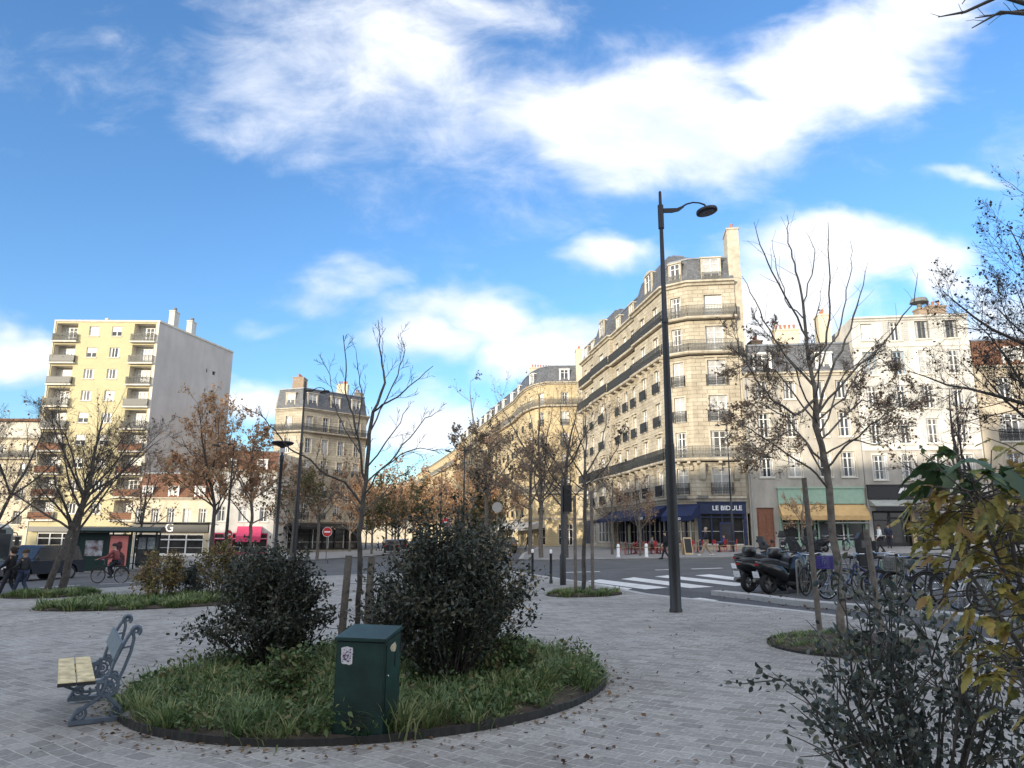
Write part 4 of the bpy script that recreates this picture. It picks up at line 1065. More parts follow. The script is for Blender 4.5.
wl += [dict(x=XC[1], z=16.6, w=.95, h=1.6, kind='glass', shut='shutter_grey'), dict(x=XC[2], z=16.7, w=1.1, h=1.5, kind='glass', frame='iron_grey'), dict(x=XC[3], z=16.7, w=1.1, h=1.5, kind='glass', frame='iron_grey'), dict(x=XC[0], z=16.7, w=.9, h=1.4, kind='shut')]
wl += [dict(x=2.8, z=-.2, w=5.0, h=3.0, kind='open', sill=False)]
b3, q0, q1 = house('apartment_house', 'tall white rendered house with grey shutters above a black fronted shop', 28.15, 37.0, 18.6, wl, 'white_render', 'white_render', seed=4, base=.95, cornice=.28, flat=True)
b3.w.v  # built
mb = MB(); mb.T = b3.fm(q0, q1)
mb.T = b3.fm(q0, q1); mb.box(.05, 5.35, -.3, .03, 3.75, 4.75); mb.box(.02, 5.4, -.36, .03, 4.752, 4.84); f3 = b3.part('shop_fascia', mb, 'black_paint')
mb = MB(); mb.T = b3.fm(q0, q1, 2.7, -.32, 4.15)   # small white emblem: a peaked tent shape
mb.prism([(-.42, 0), (-.28, 0), (-.05, .26), (0, .2), (.05, .26), (.28, 0), (.42, 0), (.2, .42), (.1, .36), (0, .48), (-.1, .36), (-.2, .42)], -.02, .01, 'y'); b3.part('emblem', mb, 'signwhite', f3)
for x, t in ((.9, 'cafe'), (5.3, 'resto')): pass
shopfront(b3, q0, q1, .35, 5.25, 2.78, 4, 'black_paint', 'shopdark', .4, door=2.0)
aw = awning(b3, q0, q1, .1, 5.4, 3.7, .55, 1.6, 'greycloth', .05)
mb = MB(); mb.T = b3.fm(q0, q1); mb.box(.1, 5.4, -1.63, -1.56, 2.75, 3.09); b3.part('awning_valance', mb, 'black_paint')
mb = MB(); mb.T = b3.fm(q0, q1); mb.box(3.05, 3.3, -.35, -.02, -.3, 3.3); b3.part('wooden_post', mb, 'beige_wood')
mb = MB(); mb.T = b3.fm(q0, q1); sweep_solid(mb, [(0, 0), (8.85, 0)], [(0, 7.55), (.1, 7.55), (.1, 7.7), (0, 7.7)]); sweep_solid(mb, [(0, 0), (8.85, 0)], [(0, 16.05), (.06, 16.05), (.06, 16.17), (0, 16.17)]); b3.part('string_course', mb, 'white_render')
mb = MB(); mb.T = b3.fm(q0, q1); mb.box(0, 7.6, -.012, -.002, 4.9, 7.54)
# grey lower storey (pieces around the windows)
mb = MB(); mb.T = b3.fm(q0, q1)
for (a, b_) in ((0.01, .59), (1.81, 2.79), (4.01, 4.89), (6.11, 7.04), (8.26, 8.84)): mb.box(a, b_, -.02, -.002, 4.86, 7.54)
for (a, b_) in ((.59, 1.81), (2.79, 4.01), (4.89, 6.11), (7.04, 8.26)): mb.box(a, b_, -.02, -.002, 4.86, 5.12); mb.box(a, b_, -.02, -.002, 7.34, 7.54)
b3.part('lower_storey_facing', mb, 'grey_render')
b3.chimney(q0[0] + 6.6, q0[1] + 1.2, 18.4, .7, .9, 1.3, 0, 'chimbrick'); b3.chimney(q0[0] + 8.0, q0[1] + 1.6, 18.4, 1.5, 1.2, 1.6, 3, 'chimbrick')
mb = MB(); mb.lathe([(.2, 0), (.2, .35), (.75, .5), (.62, .85), (.1, .95)], 10, c=(q0[0] + 6.6, q0[1] + 1.2, 19.9)); b3.part('vent_cowl', mb, 'iron_grey')
# right brown-roofed house
wl = rep(dict(w=1.15, h=1.8, surround=.12, mix=['glass', 'mid']), [2.1, 5.3, 8.5], [5.3, 11.3]) + rep(dict(w=1.9, h=2.2, rail=1, mix=['glass', 'mid']), [2.3, 5.9, 9.4], [8.0])
wl += [dict(x=4.6, z=-.2, w=8.6, h=3.0, kind='open', sill=False)]
b4, q0, q1 = house('brown_roofed_house', 'pale ochre house with brown tiled roof and dark green shop at the right edge', 37.1, 48.3, 14.0, wl, 'beige', seed=6, base=1.15, mans=(1.2, 2.4), roof='browntile', dormers=[(3.0, 1.2, 1.4, 'curtain'), (7.2, 1.2, 1.4)])
mb = MB(); mb.T = b4.fm(q0, q1); mb.box(.3, 10.9, -.2, .03, 3.6, 4.7); f4 = b4.part('shop_fascia', mb, mat('dark_green_fascia', (.02, .045, .04), .4))
text_part('PHARMACIE', .55, M['signwhite'], f4, b4.fm(q0, q1, 8.2, -.23, 4.15) @ Matrix.Rotation(rad(90), 4, 'X')) if False else None
text_part('iaza', .6, M['signwhite'], f4, b4.fm(q0, q1, 3.9, -.23, 4.15) @ Matrix.Rotation(rad(90), 4, 'X'))
shopfront(b4, q0, q1, .4, 8.8, 2.78, 6, 'black_paint', 'shopwarm', .4, door=5.1)
awning(b4, q0, q1, .3, 9.0, 3.4, .3, .9, 'beige_wood', .1)
b5b, q0, q1 = house('town_house', 'plain pale house beyond the right edge of the square', 48.4, 62, 16, rep(dict(w=1.1, h=2, mix=['glass', 'mid', 'curtain']), [2, 5, 8, 11], [5.2, 8.4, 11.6]), 'cream', seed=16, base=1.5, mans=(1, 2.4))

# ------------------------------------------------------------ yellow rounded building across the side street
arc = []
YR, YL = (9.0, 99.6), (4.9, 100.0)
ptsY = [(-13, 174), (-9.4, 158), (-5.8, 142), (-2.4, 127), (.55, 114.5), (1.2, 109.5), (2.1, 105), (3.3, 101.8), (4.9, 100.1), (9.75, 99.7)]
B = Building('rounded_building', 'cream yellow stone building with a rounded corner and dormers, beyond the side street', ptsY, wall='yellowstone', trim='stone_trim', seed=9, base=.2)
P = B.pts; HY = 22.4; ZY = [4.2, 7.3, 10.3, 13.3, 16.3, 19.3]
for i in range(len(P) - 1):
    Ln = math.hypot(P[i + 1][0] - P[i][0], P[i + 1][1] - P[i][1]); ws = []
    cols = [Ln * (j + .5) / round(Ln / 3.2) for j in range(round(Ln / 3.2))] if Ln > 6 else [Ln / 2]
    for x in cols:
        for k, z in enumerate(ZY): ws.append(dict(x=x, z=z + .15, w=1.05 if Ln > 3 else .95, h=2.0 if k < 5 else 1.7, sill=False, rail=1 if k in (0, 2, 3, 4) else 0, mix=['glass', 'mid', 'curtain', 'shut', 'glass']))
        ws.append(dict(x=x, z=.3, w=1.9 if Ln > 3 else 1.4, h=2.8, kind='open', sill=False))
    B.facade(P[i], P[i + 1], HY, ws, z0=-.8)
bk = [(P[-1][0] + 1, P[-1][1] + 12), (P[0][0] + 16, P[0][1])]
B.mansard(P, HY + .2, .8, 2.5, bk); B.cornice(P, HY - .15, .36, .4); B.cornice(P, 3.6, .35, .25)
B.balcony(P[4:10], ZY[1], .6, .2, 0, 'iron_grey'); B.balcony(P, ZY[5], .55, .2, 0, 'iron_grey')
for i in range(len(P) - 1):
    Ln = math.hypot(P[i + 1][0] - P[i][0], P[i + 1][1] - P[i][1])
    if i in (5, 7): continue
    for j in range(max(1, int(Ln / 4.5))):
        B.dormer(P[i], P[i + 1], Ln * (j + .5) / max(1, int(Ln / 4.5)), HY + .25, 1.1, 1.75)
B.chimney(P[-1][0] - .3, P[-1][1] + .9, 3, .9, 1.8, 24.2, 3, 'cream'); 
B.chimney(P[-2][0] - .6, P[-2][1] + 7, HY + 2, 3.2, .8, 1.7, 7, 'cream', rz=rad(10)); B.chimney(P[4][0] + 3, P[4][1] + 6, HY + 2, .8, 2.5, 1.6, 4, 'cream'); B.chimney(P[3][0] + 3, P[3][1] + 4, HY + 2, .8, 2.5, 1.4, 4, 'cream'); B.chimney(P[1][0] + 3, P[1][1] + 4, HY + 2, .8, 2.5, 1.4, 4, 'cream')
aw = awning(B, P[5], P[8], -1, 9.5, 3.7, 1.2, 3.0, 'white_render', .3); awning(B, P[3], P[4], 1, 12, 3.5, 1.0, 2.4, 'greycloth', .3)
B.finish(HY + .2, bk)
# farther boulevard buildings, right-hand row and the closing rows
def farblock(name, label, pts, H, seed, wall='cream', back=None, roofh=2.6, base=0.0, mansard=True):
    B = Building(name, label, pts, wall=wall, seed=seed, base=base); P = B.pts
    for i in range(len(P) - 1):
        Ln = math.hypot(P[i + 1][0] - P[i][0], P[i + 1][1] - P[i][1]); n = max(1, round(Ln / 3.4)); ws = []
        for j in range(n):
            for z in [4.2 + 3.05 * q for q in range(int((H - 5) / 3.05) + 1)]: ws.append(dict(x=Ln * (j + .5) / n, z=z, w=1.1, h=1.9, sill=False, mix=['glass', 'mid', 'curtain']))
        B.facade(P[i], P[i + 1], H, ws, z0=-1)
    B.cornice(P, H - .2, .35, .4); B.balcony(P, H - 3.2, .6, .2, 0, 'iron_grey')
    if mansard: B.mansard(P, H + .16, .8, roofh, back or [(P[-1][0] + 8, P[-1][1] + 8), (P[0][0] + 8, P[0][1] + 8)])
    B.finish(H + .16, back or [(P[-1][0] + 8, P[-1][1] + 8), (P[0][0] + 8, P[0][1] + 8)], flat=not mansard)
    return B
farblock('boulevard_block', 'pale stone block far down the right side of the boulevard', [(-33, 255), (-13.3, 175.5)], 22, 21, 'yellowstone', mansard=False)
farblock('boulevard_block', 'hazy stone block at the far end of the boulevard', [(-85, 330), (-60, 290), (-34, 256)], 20, 22, 'stone', mansard=False)

# ------------------------------------------------------------ corner building left of the boulevard
ptsL = [(-33.2, 101.5), (-29.0, 100), (-21.6, 107.5), (-24.2, 118)]
B = Building('corner_building', 'pale stone corner building with slate mansard left of the boulevard, a glazed cafe below', ptsL, wall='stone', seed=12, base=-.55)
P = B.pts; HL = 19.3; ZL = [4.2, 7.2, 10.2, 13.2, 16.3]
for i in range(3):
    Ln = math.hypot(P[i + 1][0] - P[i][0], P[i + 1][1] - P[i][1])
    cols = [Ln / 2] if i == 0 else ([1.1, 3.7, 6.3, 9.0] if i == 1 else [2, 4.6, 7])
    ws = []
    for x in cols:
        for k, z in enumerate(ZL): ws.append(dict(x=x, z=z + .1, w=1.0, h=2.05, sill=False, rail=1 if k in (0, 1, 2) else 0, raild=1, mix=['glass', 'mid', 'glass', 'curtain'], surround=.1))
    ws.append(dict(x=Ln / 2, z=.2, w=Ln - .8, h=2.9, kind='open', sill=False))
    B.facade(P[i], P[i + 1], HL, ws, z0=-.6)
    shopfront(B, P[i], P[i + 1], .5, Ln - .5, 3.05, 5 if i else 2, 'black_paint', 'shopwarm', .4)
    awning(B, P[i], P[i + 1], 0, Ln, 3.75, .5, 1.6, 'black_paint', .3)
    B.dormer(P[i], P[i + 1], Ln / 2 if i != 1 else 1.5, HL + .3, 1.3, 2.1, 'curtain')
    if i == 1: B.dormer(P[i], P[i + 1], 5.2, HL + .3, 1.3, 2.1, 'curtain'); B.dormer(P[i], P[i + 1], 8.7, HL + .3, 1.3, 2.1, 'curtain')
bk = [(P[3][0] - 14, P[3][1] + 5), (P[0][0] - 4, P[0][1] + 12)]
B.mansard(P, HL + .2, .5, 2.9, bk); B.cornice(P, HL - .1, .34, .4); B.balcony(P, ZL[4], .6, .2, 0, 'iron'); B.balcony(P, ZL[1], .5, .2, 0); B.cornice(P, 3.8, .3, .2)
B.chimney(P[0][0] + 2.2, P[0][1] + 3, HL + 2, 1.6, 2.0, 3.2, 5, 'chimbrick'); B.chimney(P[1][0] + 3.6, P[1][1] + 7.5, HL + 2, 1.6, 1, 2.9, 4, 'cream'); B.chimney(P[1][0] + 5.4, P[1][1] + 10.5, HL + 2, 1.2, 1, 2.2, 3, 'cream')
B.finish(HL + .2, bk)

# ------------------------------------------------------------ modern block at the left
T0, T1, T2 = (-62.5, 96.0), (-48.15, 96.0), (-44.5, 113.0)
B = Building('apartment_tower', 'tall modern block with yellow clad front, loggia balconies and blank grey gable', [T0, T1, T2], wall='tower_yellow', trim='concrete', roof='zinc', seed=14, base=-1.2)
P = B.pts; HT = 31.2; fl = 2.98; nf = 10
ws = []
for k in range(nf):
    z = HT - 2.75 - k * fl
    if z < 3: break
    for x in (5.5, 8.6): ws.append(dict(x=x, z=z + .75, w=1.35, h=1.35, kind=B.r.choice(['curtain', 'glass', 'mid', 'halfblind', 'halfblind']), sill=True))
    for x in (1.8, 12.4): ws.append(dict(x=x, z=z, w=2.9, h=2.5, kind='L'))
wsn = [w for w in ws if w['kind'] != 'L']; log = [w for w in ws if w['kind'] == 'L']
# loggias: deep recess with its own back wall, window, slab and railing
def hole_facade():
    allw = [dict(w) for w in ws]
    save = B.window
    B.window = lambda *a, **k: None
    B.facade(P[0], P[1], HT, allw + [dict(x=7.1, z=.2, w=11.2, h=2.8, kind='open', sill=False)], z0=-.6, reveal=.2)
    B.window = save
hole_facade()
for w in wsn: B.window(P[0], P[1], w, .2)
for w in log:
    lw = MB(); lw.T = B.fm(P[0], P[1]); sl = MB(); sl.T = lw.T
    a, b_, c, d = w['x'] - 1.45, w['x'] + 1.45, w['z'], w['z'] + w['h']
    lw.add([(a, 1.3, c), (b_, 1.3, c), (b_, 1.3, d), (a, 1.3, d)], [(0, 1, 2, 3)])
    lw.add([(a, .2, c), (a, 1.3, c), (a, 1.3, d), (a, .2, d)], [(0, 1, 2, 3)]); lw.add([(b_, .2, c), (b_, 1.3, c), (b_, 1.3, d), (b_, .2, d)], [(3, 2, 1, 0)])
    lw.add([(a, .2, c), (b_, .2, c), (b_, 1.3, c), (a, 1.3, c)], [(0, 1, 2, 3)]); lw.add([(a, .2, d), (b_, .2, d), (b_, 1.3, d), (a, 1.3, d)], [(3, 2, 1, 0)])
    sl.box(a - .25, b_ + .25, -.5, -.005, c - .22, c - .02)
    B.part('loggia', lw, 'concrete'); B.part('balcony_slab', sl, 'concrete')
    kind = B.r.choice(['curtain', 'curtain', 'mid', 'curtain', 'halfblind'])
    pane, fr, hb = win_meshes(2.1, 2.15, kind, 'white_paint')
    o = link(pane, 'window', B.root, B.fm(P[0], P[1], w['x'] + .2, 1.25, c + .03)); link(fr, 'frame', o)
    if hb: link(hb, 'curtain', o)
    me = rail_mesh(3.2, .95, .45, 'iron_grey' if B.r.random() > .4 else 'iron', False, .1)
    low = (w['z'] < 14)
    rr = link(me, 'railing', B.root, B.fm(P[0], P[1], w['x'], -.02, c))
    if low or B.r.random() > .8:
        q = MB(); q.box(-1.55, 1.55, -.5, -.46, .08, .9); q = q.build('balcony_panel', M['browntile'] if low else M['iron_grey'], B.root, mw=B.fm(P[0], P[1], w['x'], 0, c))
    if B.r.random() > .45:   # plants on the railing
        q = []
        for _ in range(120): q.append((B.r.uniform(-1.4, 1.4), -.3 + B.r.gauss(0, .08), .75 + B.r.gauss(0, .15)))
        leaf_cards(np.array(q), .16, M['weeds'], 'balcony_plants', B.root, .6).matrix_local = B.fm(P[0], P[1], w['x'], 0, c)
cp = MB(); sweep_solid(cp, P, [(-.3, HT - .02), (.12, HT - .02), (.12, HT + .22), (-.3, HT + .22)]); B.part('parapet', cp, 'concrete')
# grey gable with small vents
gm = MB(); gw = [dict(x=x, z=HT - 4.6 - k * fl, w=w_, h=.55) for k in range(4) for x, w_ in ((11.1, .28), (12.9, .75))]
Bw = B.window; B.window = lambda *a, **k: None; B.facade(P[1], P[2], HT, gw, mb=gm); B.window = Bw
gab = B.part('gable_wall', gm, 'tower_grey')
for w in gw: pane, fr, hb = win_meshes(w['w'], w['h'], 'open', 'iron_grey'); link(pane, 'vent', gab, B.fm(P[1], P[2], w['x'], .2, w['z']))
e = MB(); e.T = B.fm(P[0], P[1]); e.box(14.0, 14.34, -.08, .0, 0, HT - .03); e.box(0, .2, -.08, 0, 0, HT - .03); B.part('edge_pier', e, 'concrete')
for x, y, h in ((12.6, 5.0, 3.0), (13.4, 9.0, 2.7)):
    c = B.chimney(x + 1.2, y, HT - .1, .8, 1.5, h, 0, 'white_render')
    q = MB(); q.lathe([(.25, 0), (.3, .3), (.3, .5), (.1, .55)], 8, c=(x + 1.2, y, HT + h + .05)); B.part('chimney_cowl', q, 'iron_grey', c)
q = MB(); q.box(5, 7, 3, 5, HT, HT + .8); q.lathe([(.3, 0), (.3, .9), (.1, 1)], 8, c=(6.2, 1.6, HT)); B.part('roof_hatch', q, 'concrete')
mb = MB(); mb.T = B.fm(P[0], P[1]); mb.box(.6, 13.6, -.5, -.02, 3.05, 3.7); f_ = B.part('shop_fascia', mb, 'black_paint')
shopfront(B, P[0], P[1], 1.55, 12.65, 2.95, 7, 'white_paint', 'shopdark', .4, door=6)
awning(B, P[0], P[1], 9.2, 12.8, 3.0, .6, 1.5, 'white_render', .3)
B.finish(HT, [(P[0][0] + 2.5, P[0][1] + 17.3)], flat=True)

# far left low block, brown-roofed houses between the tower and the boulevard corner
def simple(name, label, p0, p1, H, rows, wall, seed, base, cols, mans=None, roof='slate', back=10, shop=None, shopm='black_paint', dorm=0, shut=None, rail=(), frame='white_paint', bal=False, wh=1.8):
    B = Building(name, label, [p0, p1], wall=wall, roof=roof, seed=seed, base=base, frame=frame); P = B.pts
    Ln = math.hypot(P[1][0] - P[0][0], P[1][1] - P[0][1]); ws = []
    for i in range(cols):
        for k, z in enumerate(rows):
            d = dict(x=Ln * (i + .5) / cols, z=z, w=1.05, h=wh, mix=['glass', 'mid', 'curtain', 'glass'], rail=1 if k in rail else 0)
            if shut and B.r.random() > .3: d['shut'] = shut
            ws.append(d)
    if shop: ws.append(dict(x=Ln / 2, z=.1, w=Ln - 1.2, h=2.7, kind='open', sill=False))
    B.facade(P[0], P[1], H, ws)
    if shop: shopfront(B, P[0], P[1], .65, Ln - .65, 2.75, max(3, int(Ln / 2)), shopm, 'shopwarm', .4)
    bk = [(P[1][0], P[1][1] + back), (P[0][0], P[0][1] + back)]
    B.cornice(P, H - .25, .3, .3)
    if mans: B.mansard(P, H + .06, mans[0], mans[1], bk)
    for i in range(dorm): B.dormer(P[0], P[1], Ln * (i + .5) / dorm, H + .1, 1.0, 1.3, 'curtain', cheek=roof, depth=1.8)
    if bal: B.balcony(P, rows[-1] - .1, .6, .18)
    B.finish(H + (.06 if mans else 0), bk, flat=not mans)
    return B, P
B, P = simple('apartment_block', 'long pale block with a set back top floor at the left edge', (-104, 97), (-62.9, 97), 15.5, [4.2, 7.3, 10.4, 12.9], 'cream', 31, -1.4, 12, shop=1, rail=(0, 1, 2), bal=True, wh=1.7)
mb = MB(); mb.box(P[0][0] + .5, P[1][0] - .5, P[0][1] + 1.8, P[0][1] + 9, 15.5, 18.0); B.part('top_storey', mb, 'concrete'); mb = MB(); mb.box(P[0][0], P[1][0] - .1, P[0][1] + 1.2, P[0][1] + 9.5, 18.002, 18.3); B.part('top_roof', mb, 'browntile')
B.chimney(P[1][0] - 3, P[1][1] + 4, 18.2, .3, .3, 3.6, 0, 'iron_grey')
B, P = simple('low_house', 'low white house with brown tiled roof and a black shop sign beside the modern block', (-47.6, 93), (-37.7, 93), 7.2, [4.1], 'cream', 32, -1.1, 5, mans=(2.2, 3.2), roof='browntile', shop=1, shopm='white_paint', dorm=3)
mb = MB(); mb.T = B.fm(P[0], P[1]); mb.box(.3, 10, -.6, -.02, 3.0, 3.9); f_ = B.part('shop_fascia', mb, 'black_paint')
text_part('G', 1.5, M['signwhite'], f_, B.fm(P[0], P[1], 5.2, -.63, 3.5) @ Matrix.Rotation(rad(90), 4, 'X'))
mb = MB(); mb.T = B.fm(P[0], P[1]); mb.box(0, 10.2, -1.4, -.01, 5.0 - .9, 5.12 - .9); B.part('shop_canopy', mb, 'black_paint')
B, P = simple('low_house', 'white house with brown tiled roof and a pink shop awning by the no entry sign', (-37.5, 92.5), (-30.2, 94.5), 10.6, [4.2, 7.3], 'white_render', 33, -.95, 3, mans=(1.6, 2.6), roof='browntile', shop=1, shopm='pink_cloth', dorm=2)
awning(B, P[0], P[1], 3.3, 6.2, 3.6, 1.2, 1.8, 'pink_cloth', .7)
# houses behind the square whose roofs throw the shade (seen only from beside the photograph's viewpoint)
for i, (x0, x1, h) in enumerate(((-170, -120, 33), (-120, -78, 34), (-78, -40, 31), (-40, 0, 32.5), (0, 40, 30))):
    p1_, p0_ = (x0, -42), (x1, -42)
    B = Building('town_house', ['stone house row behind the square, farthest left', 'stone house row behind the square with the wider front', 'stone house row behind the square between two taller ones', 'tallest stone house row behind the square', 'stone house row behind the square, farthest right'][i], [p0_, p1_], wall='stone', seed=40 + i, base=gz(x0, -42))
    P = B.pts; Ln = x1 - x0; n = int(Ln / 4)
    B.facade(P[0], P[1], h, [dict(x=Ln * (j + .5) / n, z=z, w=1.1, h=2, mix=['glass', 'mid'], sill=False) for j in range(n) for z in (5, 11, 17)] if i > 1 else [])
    B.cornice(P, h - .2, .35, .4)
    B.finish(h, [(P[1][0], P[1][1] - 12), (P[0][0], P[0][1] - 12)], flat=True)
# ============================================================ TREES, SHRUBS
M['leaf_orange'] = leafmat('autumn_leaves_orange', [(.30, .17, .10), (.46, .27, .15), (.62, .37, .20), (.60, .44, .26)], .6, .45, .8)
M['leaf_brown'] = leafmat('autumn_leaves_brown', [(.20, .13, .09), (.34, .22, .14), (.50, .33, .21), (.38, .28, .17)], .6, .45, .9)
M['leaf_green'] = leafmat('autumn_leaves_green', [(.05, .06, .025), (.10, .11, .04), (.18, .15, .06), (.24, .14, .06)], .6, .3, .7)
M['leaf_dark'] = leafmat('late_dark_leaves', [(.05, .042, .034), (.085, .066, .048), (.12, .085, .055)], .6, .2, .9)
M['bush_dark'] = leafmat('dark_shrub_leaves', [(.016, .022, .017), (.032, .042, .030), (.055, .066, .043), (.09, .082, .05)], .42, .2, 2.2)
M['bush_grey'] = leafmat('grey_green_shrub_leaves', [(.03, .042, .036), (.055, .07, .06), (.085, .105, .085), (.11, .11, .075)], .45, .15, 4.0)
M['bush_olive'] = leafmat('olive_shrub_leaves', [(.08, .075, .03), (.17, .15, .05), (.28, .22, .075), (.34, .17, .07)], .55, .3, 1.5)
M['leaf_yellow'] = leafmat('yellow_olive_leaves', [(.12, .12, .03), (.22, .20, .045), (.34, .29, .07), (.40, .31, .08), (.28, .17, .055)], .5, .35, 2.2, mottle=45)
M['leaf_fresh'] = leafmat('fresh_green_leaves', [(.03, .07, .03), (.06, .11, .045), (.12, .16, .04)], .45, .3, 3)

class Wood:
    """fast collector of tapered limbs as numpy tubes"""
    def __init__(s): s.V = []; s.F = []; s.n = 0
    def limb(s, pts, r0, r1, n=5):
        P = np.array([tuple(p) for p in pts], dtype=float); k = len(P)
        D = np.gradient(P, axis=0); D /= np.linalg.norm(D, axis=1)[:, None] + 1e-9
        ref = np.array([1.0, 0, 0]) if abs(D[0, 0]) < .8 else np.array([0, 1.0, 0])
        X = ref - (D @ ref)[:, None] * D; X /= np.linalg.norm(X, axis=1)[:, None] + 1e-9; Y = np.cross(D, X)
        R = np.linspace(1, 0, k) ** .8 * (r0 - r1) + r1
        a = 2 * np.pi * np.arange(n) / n
        ring = P[:, None] + R[:, None, None] * (X[:, None] * np.cos(a)[None, :, None] + Y[:, None] * np.sin(a)[None, :, None])
        s.V.append(ring.reshape(-1, 3))
        i = np.arange(k - 1)[:, None]; j = np.arange(n)[None]; j2 = (j + 1) % n
        F = np.stack([i * n + j, i * n + j2, (i + 1) * n + j2, (i + 1) * n + j], -1).reshape(-1, 4) + s.n
        s.F.append(F); s.n += k * n
    def build(s, name, m, parent, iv=None):
        if not s.V: return None
        return np_mesh(name, np.concatenate(s.V), np.concatenate(s.F), m, parent, True, iv)
def path(p, d, ln, k, wob, up, r):
    """wandering path"""
    pts = [Vector(p)]; d = Vector(d).normalized()
    for _ in range(k):
        d = (d + Vector((r.gauss(0, wob), r.gauss(0, wob), r.gauss(0, wob) + up))).normalized()
        pts.append(pts[-1] + d * ln / k)
    return pts
def sub(pts, t):
    k = (len(pts) - 1) * t; i = min(int(k), len(pts) - 2); f = k - i
    return pts[i].lerp(pts[i + 1], f), (pts[i + 1] - pts[i]).normalized()
def side(d, ang, r):
    q = Vector((r.gauss(0, 1), r.gauss(0, 1), r.gauss(0, 1))); q = (q - d * q.dot(d)).normalized()
    return (d * math.cos(ang) + q * math.sin(ang)).normalized()
def twigs(W, tw, leaves, pts, r0, length, n, level, r, up=.04, ang=.75, wob=.12, tmin=.2, spread=1.0):
    for i in range(n):
        t = tmin + (1 - tmin) * (i + r.random()) / n
        p, d = sub(pts, min(t, .99)); L_ = length * (1.1 - .6 * t) * r.uniform(.6, 1.15)
        q = path(p, side(d, ang * r.uniform(.6, 1.2), r), L_, 5 if level > 0 else 3, wob, up, r)
        rr = max(.0028, r0 * (1 - .75 * t) * .45)
        (W if rr > .012 else tw).limb(q, rr, max(.002, rr * .35), 5 if rr > .02 else 3)
        if level > 0: twigs(W, tw, leaves, q, rr, L_ * .55, max(3, int(n * spread)), level - 1, r, up, ang, wob, .15, spread)
        else: leaves.append((q, L_))
def tree(label, base, h, crown_w, seed, leafm, nleaf, lsize=.09, trunk_r=None, trunk_h=.35, bark='bark', lean=(0, 0), level=2, nmain=6, group=None, minleaf=0, name='tree', up=.05, tw_n=8):
    r = random.Random(seed); base = Vector(base)
    root = empty(name, base, label, 'tree', group=group)
    Wd, tw, lv = Wood(), Wood(), []
    tr = trunk_r or h * .011 + .02
    th = h * trunk_h
    top = Vector((lean[0], lean[1], 0))
    tp = [Vector((0, 0, -.05))]
    for i in range(1, 9):
        t = i / 8; tp.append(Vector((top.x * t * th + r.gauss(0, .015) * th * .3, top.y * t * th + r.gauss(0, .015) * th * .3, th * t)))
    Wd.limb([tp[0], tp[0] + Vector((0, 0, .12))] + tp[1:], tr * 1.15, tr * .8, 9)
    # leader
    ld = path(tp[-1], (top.x, top.y, 1), h - th, 8, .09, .08, r)
    Wd.limb(ld, tr * .8, .006, 6)
    twigs(Wd, tw, lv, ld, tr * .7, crown_w * .42, 6, level - 1, r, up)
    for i in range(nmain):
        a = 2 * math.pi * (i + r.random() * .7) / nmain; t = r.uniform(.0, .5)
        p = sub(ld, t * .6)[0] if i % 2 else sub(tp, r.uniform(.78, 1.0))[0]
        el = r.uniform(.45, 1.0)
        d = Vector((math.cos(a) * math.cos(el), math.sin(a) * math.cos(el), math.sin(el)))
        L_ = crown_w * .5 * r.uniform(.85, 1.15) / math.cos(el) * .8
        L_ = min(L_, (h - p.z) * 1.05)
        q = path(p, d, L_, 7, .10, up, r); Wd.limb(q, tr * .42, .006, 6)
        twigs(Wd, tw, lv, q, tr * .36, L_ * .55, tw_n + 1, level - 1, r, up)
    t_ = Wd.build('trunk', M[bark], root)
    crown = tw.build('crown', M[bark], root)
    if nleaf and lv:
        wts = np.array([max(.0, .8 + math.sin(q[0].x * 1.7 + seed) * .4 + math.cos(q[0].z * 1.3 + q[0].y + seed) * .4) for q, _ in lv]) + .05
        nleaf = int(nleaf * (1.35 if leafm == 'leaf_orange' else 1.1)); ids = nrg.choice(len(lv), nleaf, p=wts / wts.sum()); P_ = []
        for i in ids:
            q, L_ = lv[i]; p, d = sub(q, r.random()); P_.append(p + Vector((r.gauss(0, .05), r.gauss(0, .05), r.gauss(0, .05) - .03)))
        leaf_cards(np.array([tuple(p) for p in P_]), lsize, M[leafm], 'leaves', crown or t_, .75)
    return root
def stake(p, h, r_, label, lean=(0, 0), group='round wooden tree stakes', cross=None):
    mb = MB(); mb.tube([(0, 0, -.05), (lean[0] * .5, lean[1] * .5, h * .5), (lean[0], lean[1], h)], [r_, r_ * .97, r_ * .93], 10)
    o = mb.build('tree_stake', M['stake'], smooth=True); o.location = p; tag(o, label, 'stake', group); return o

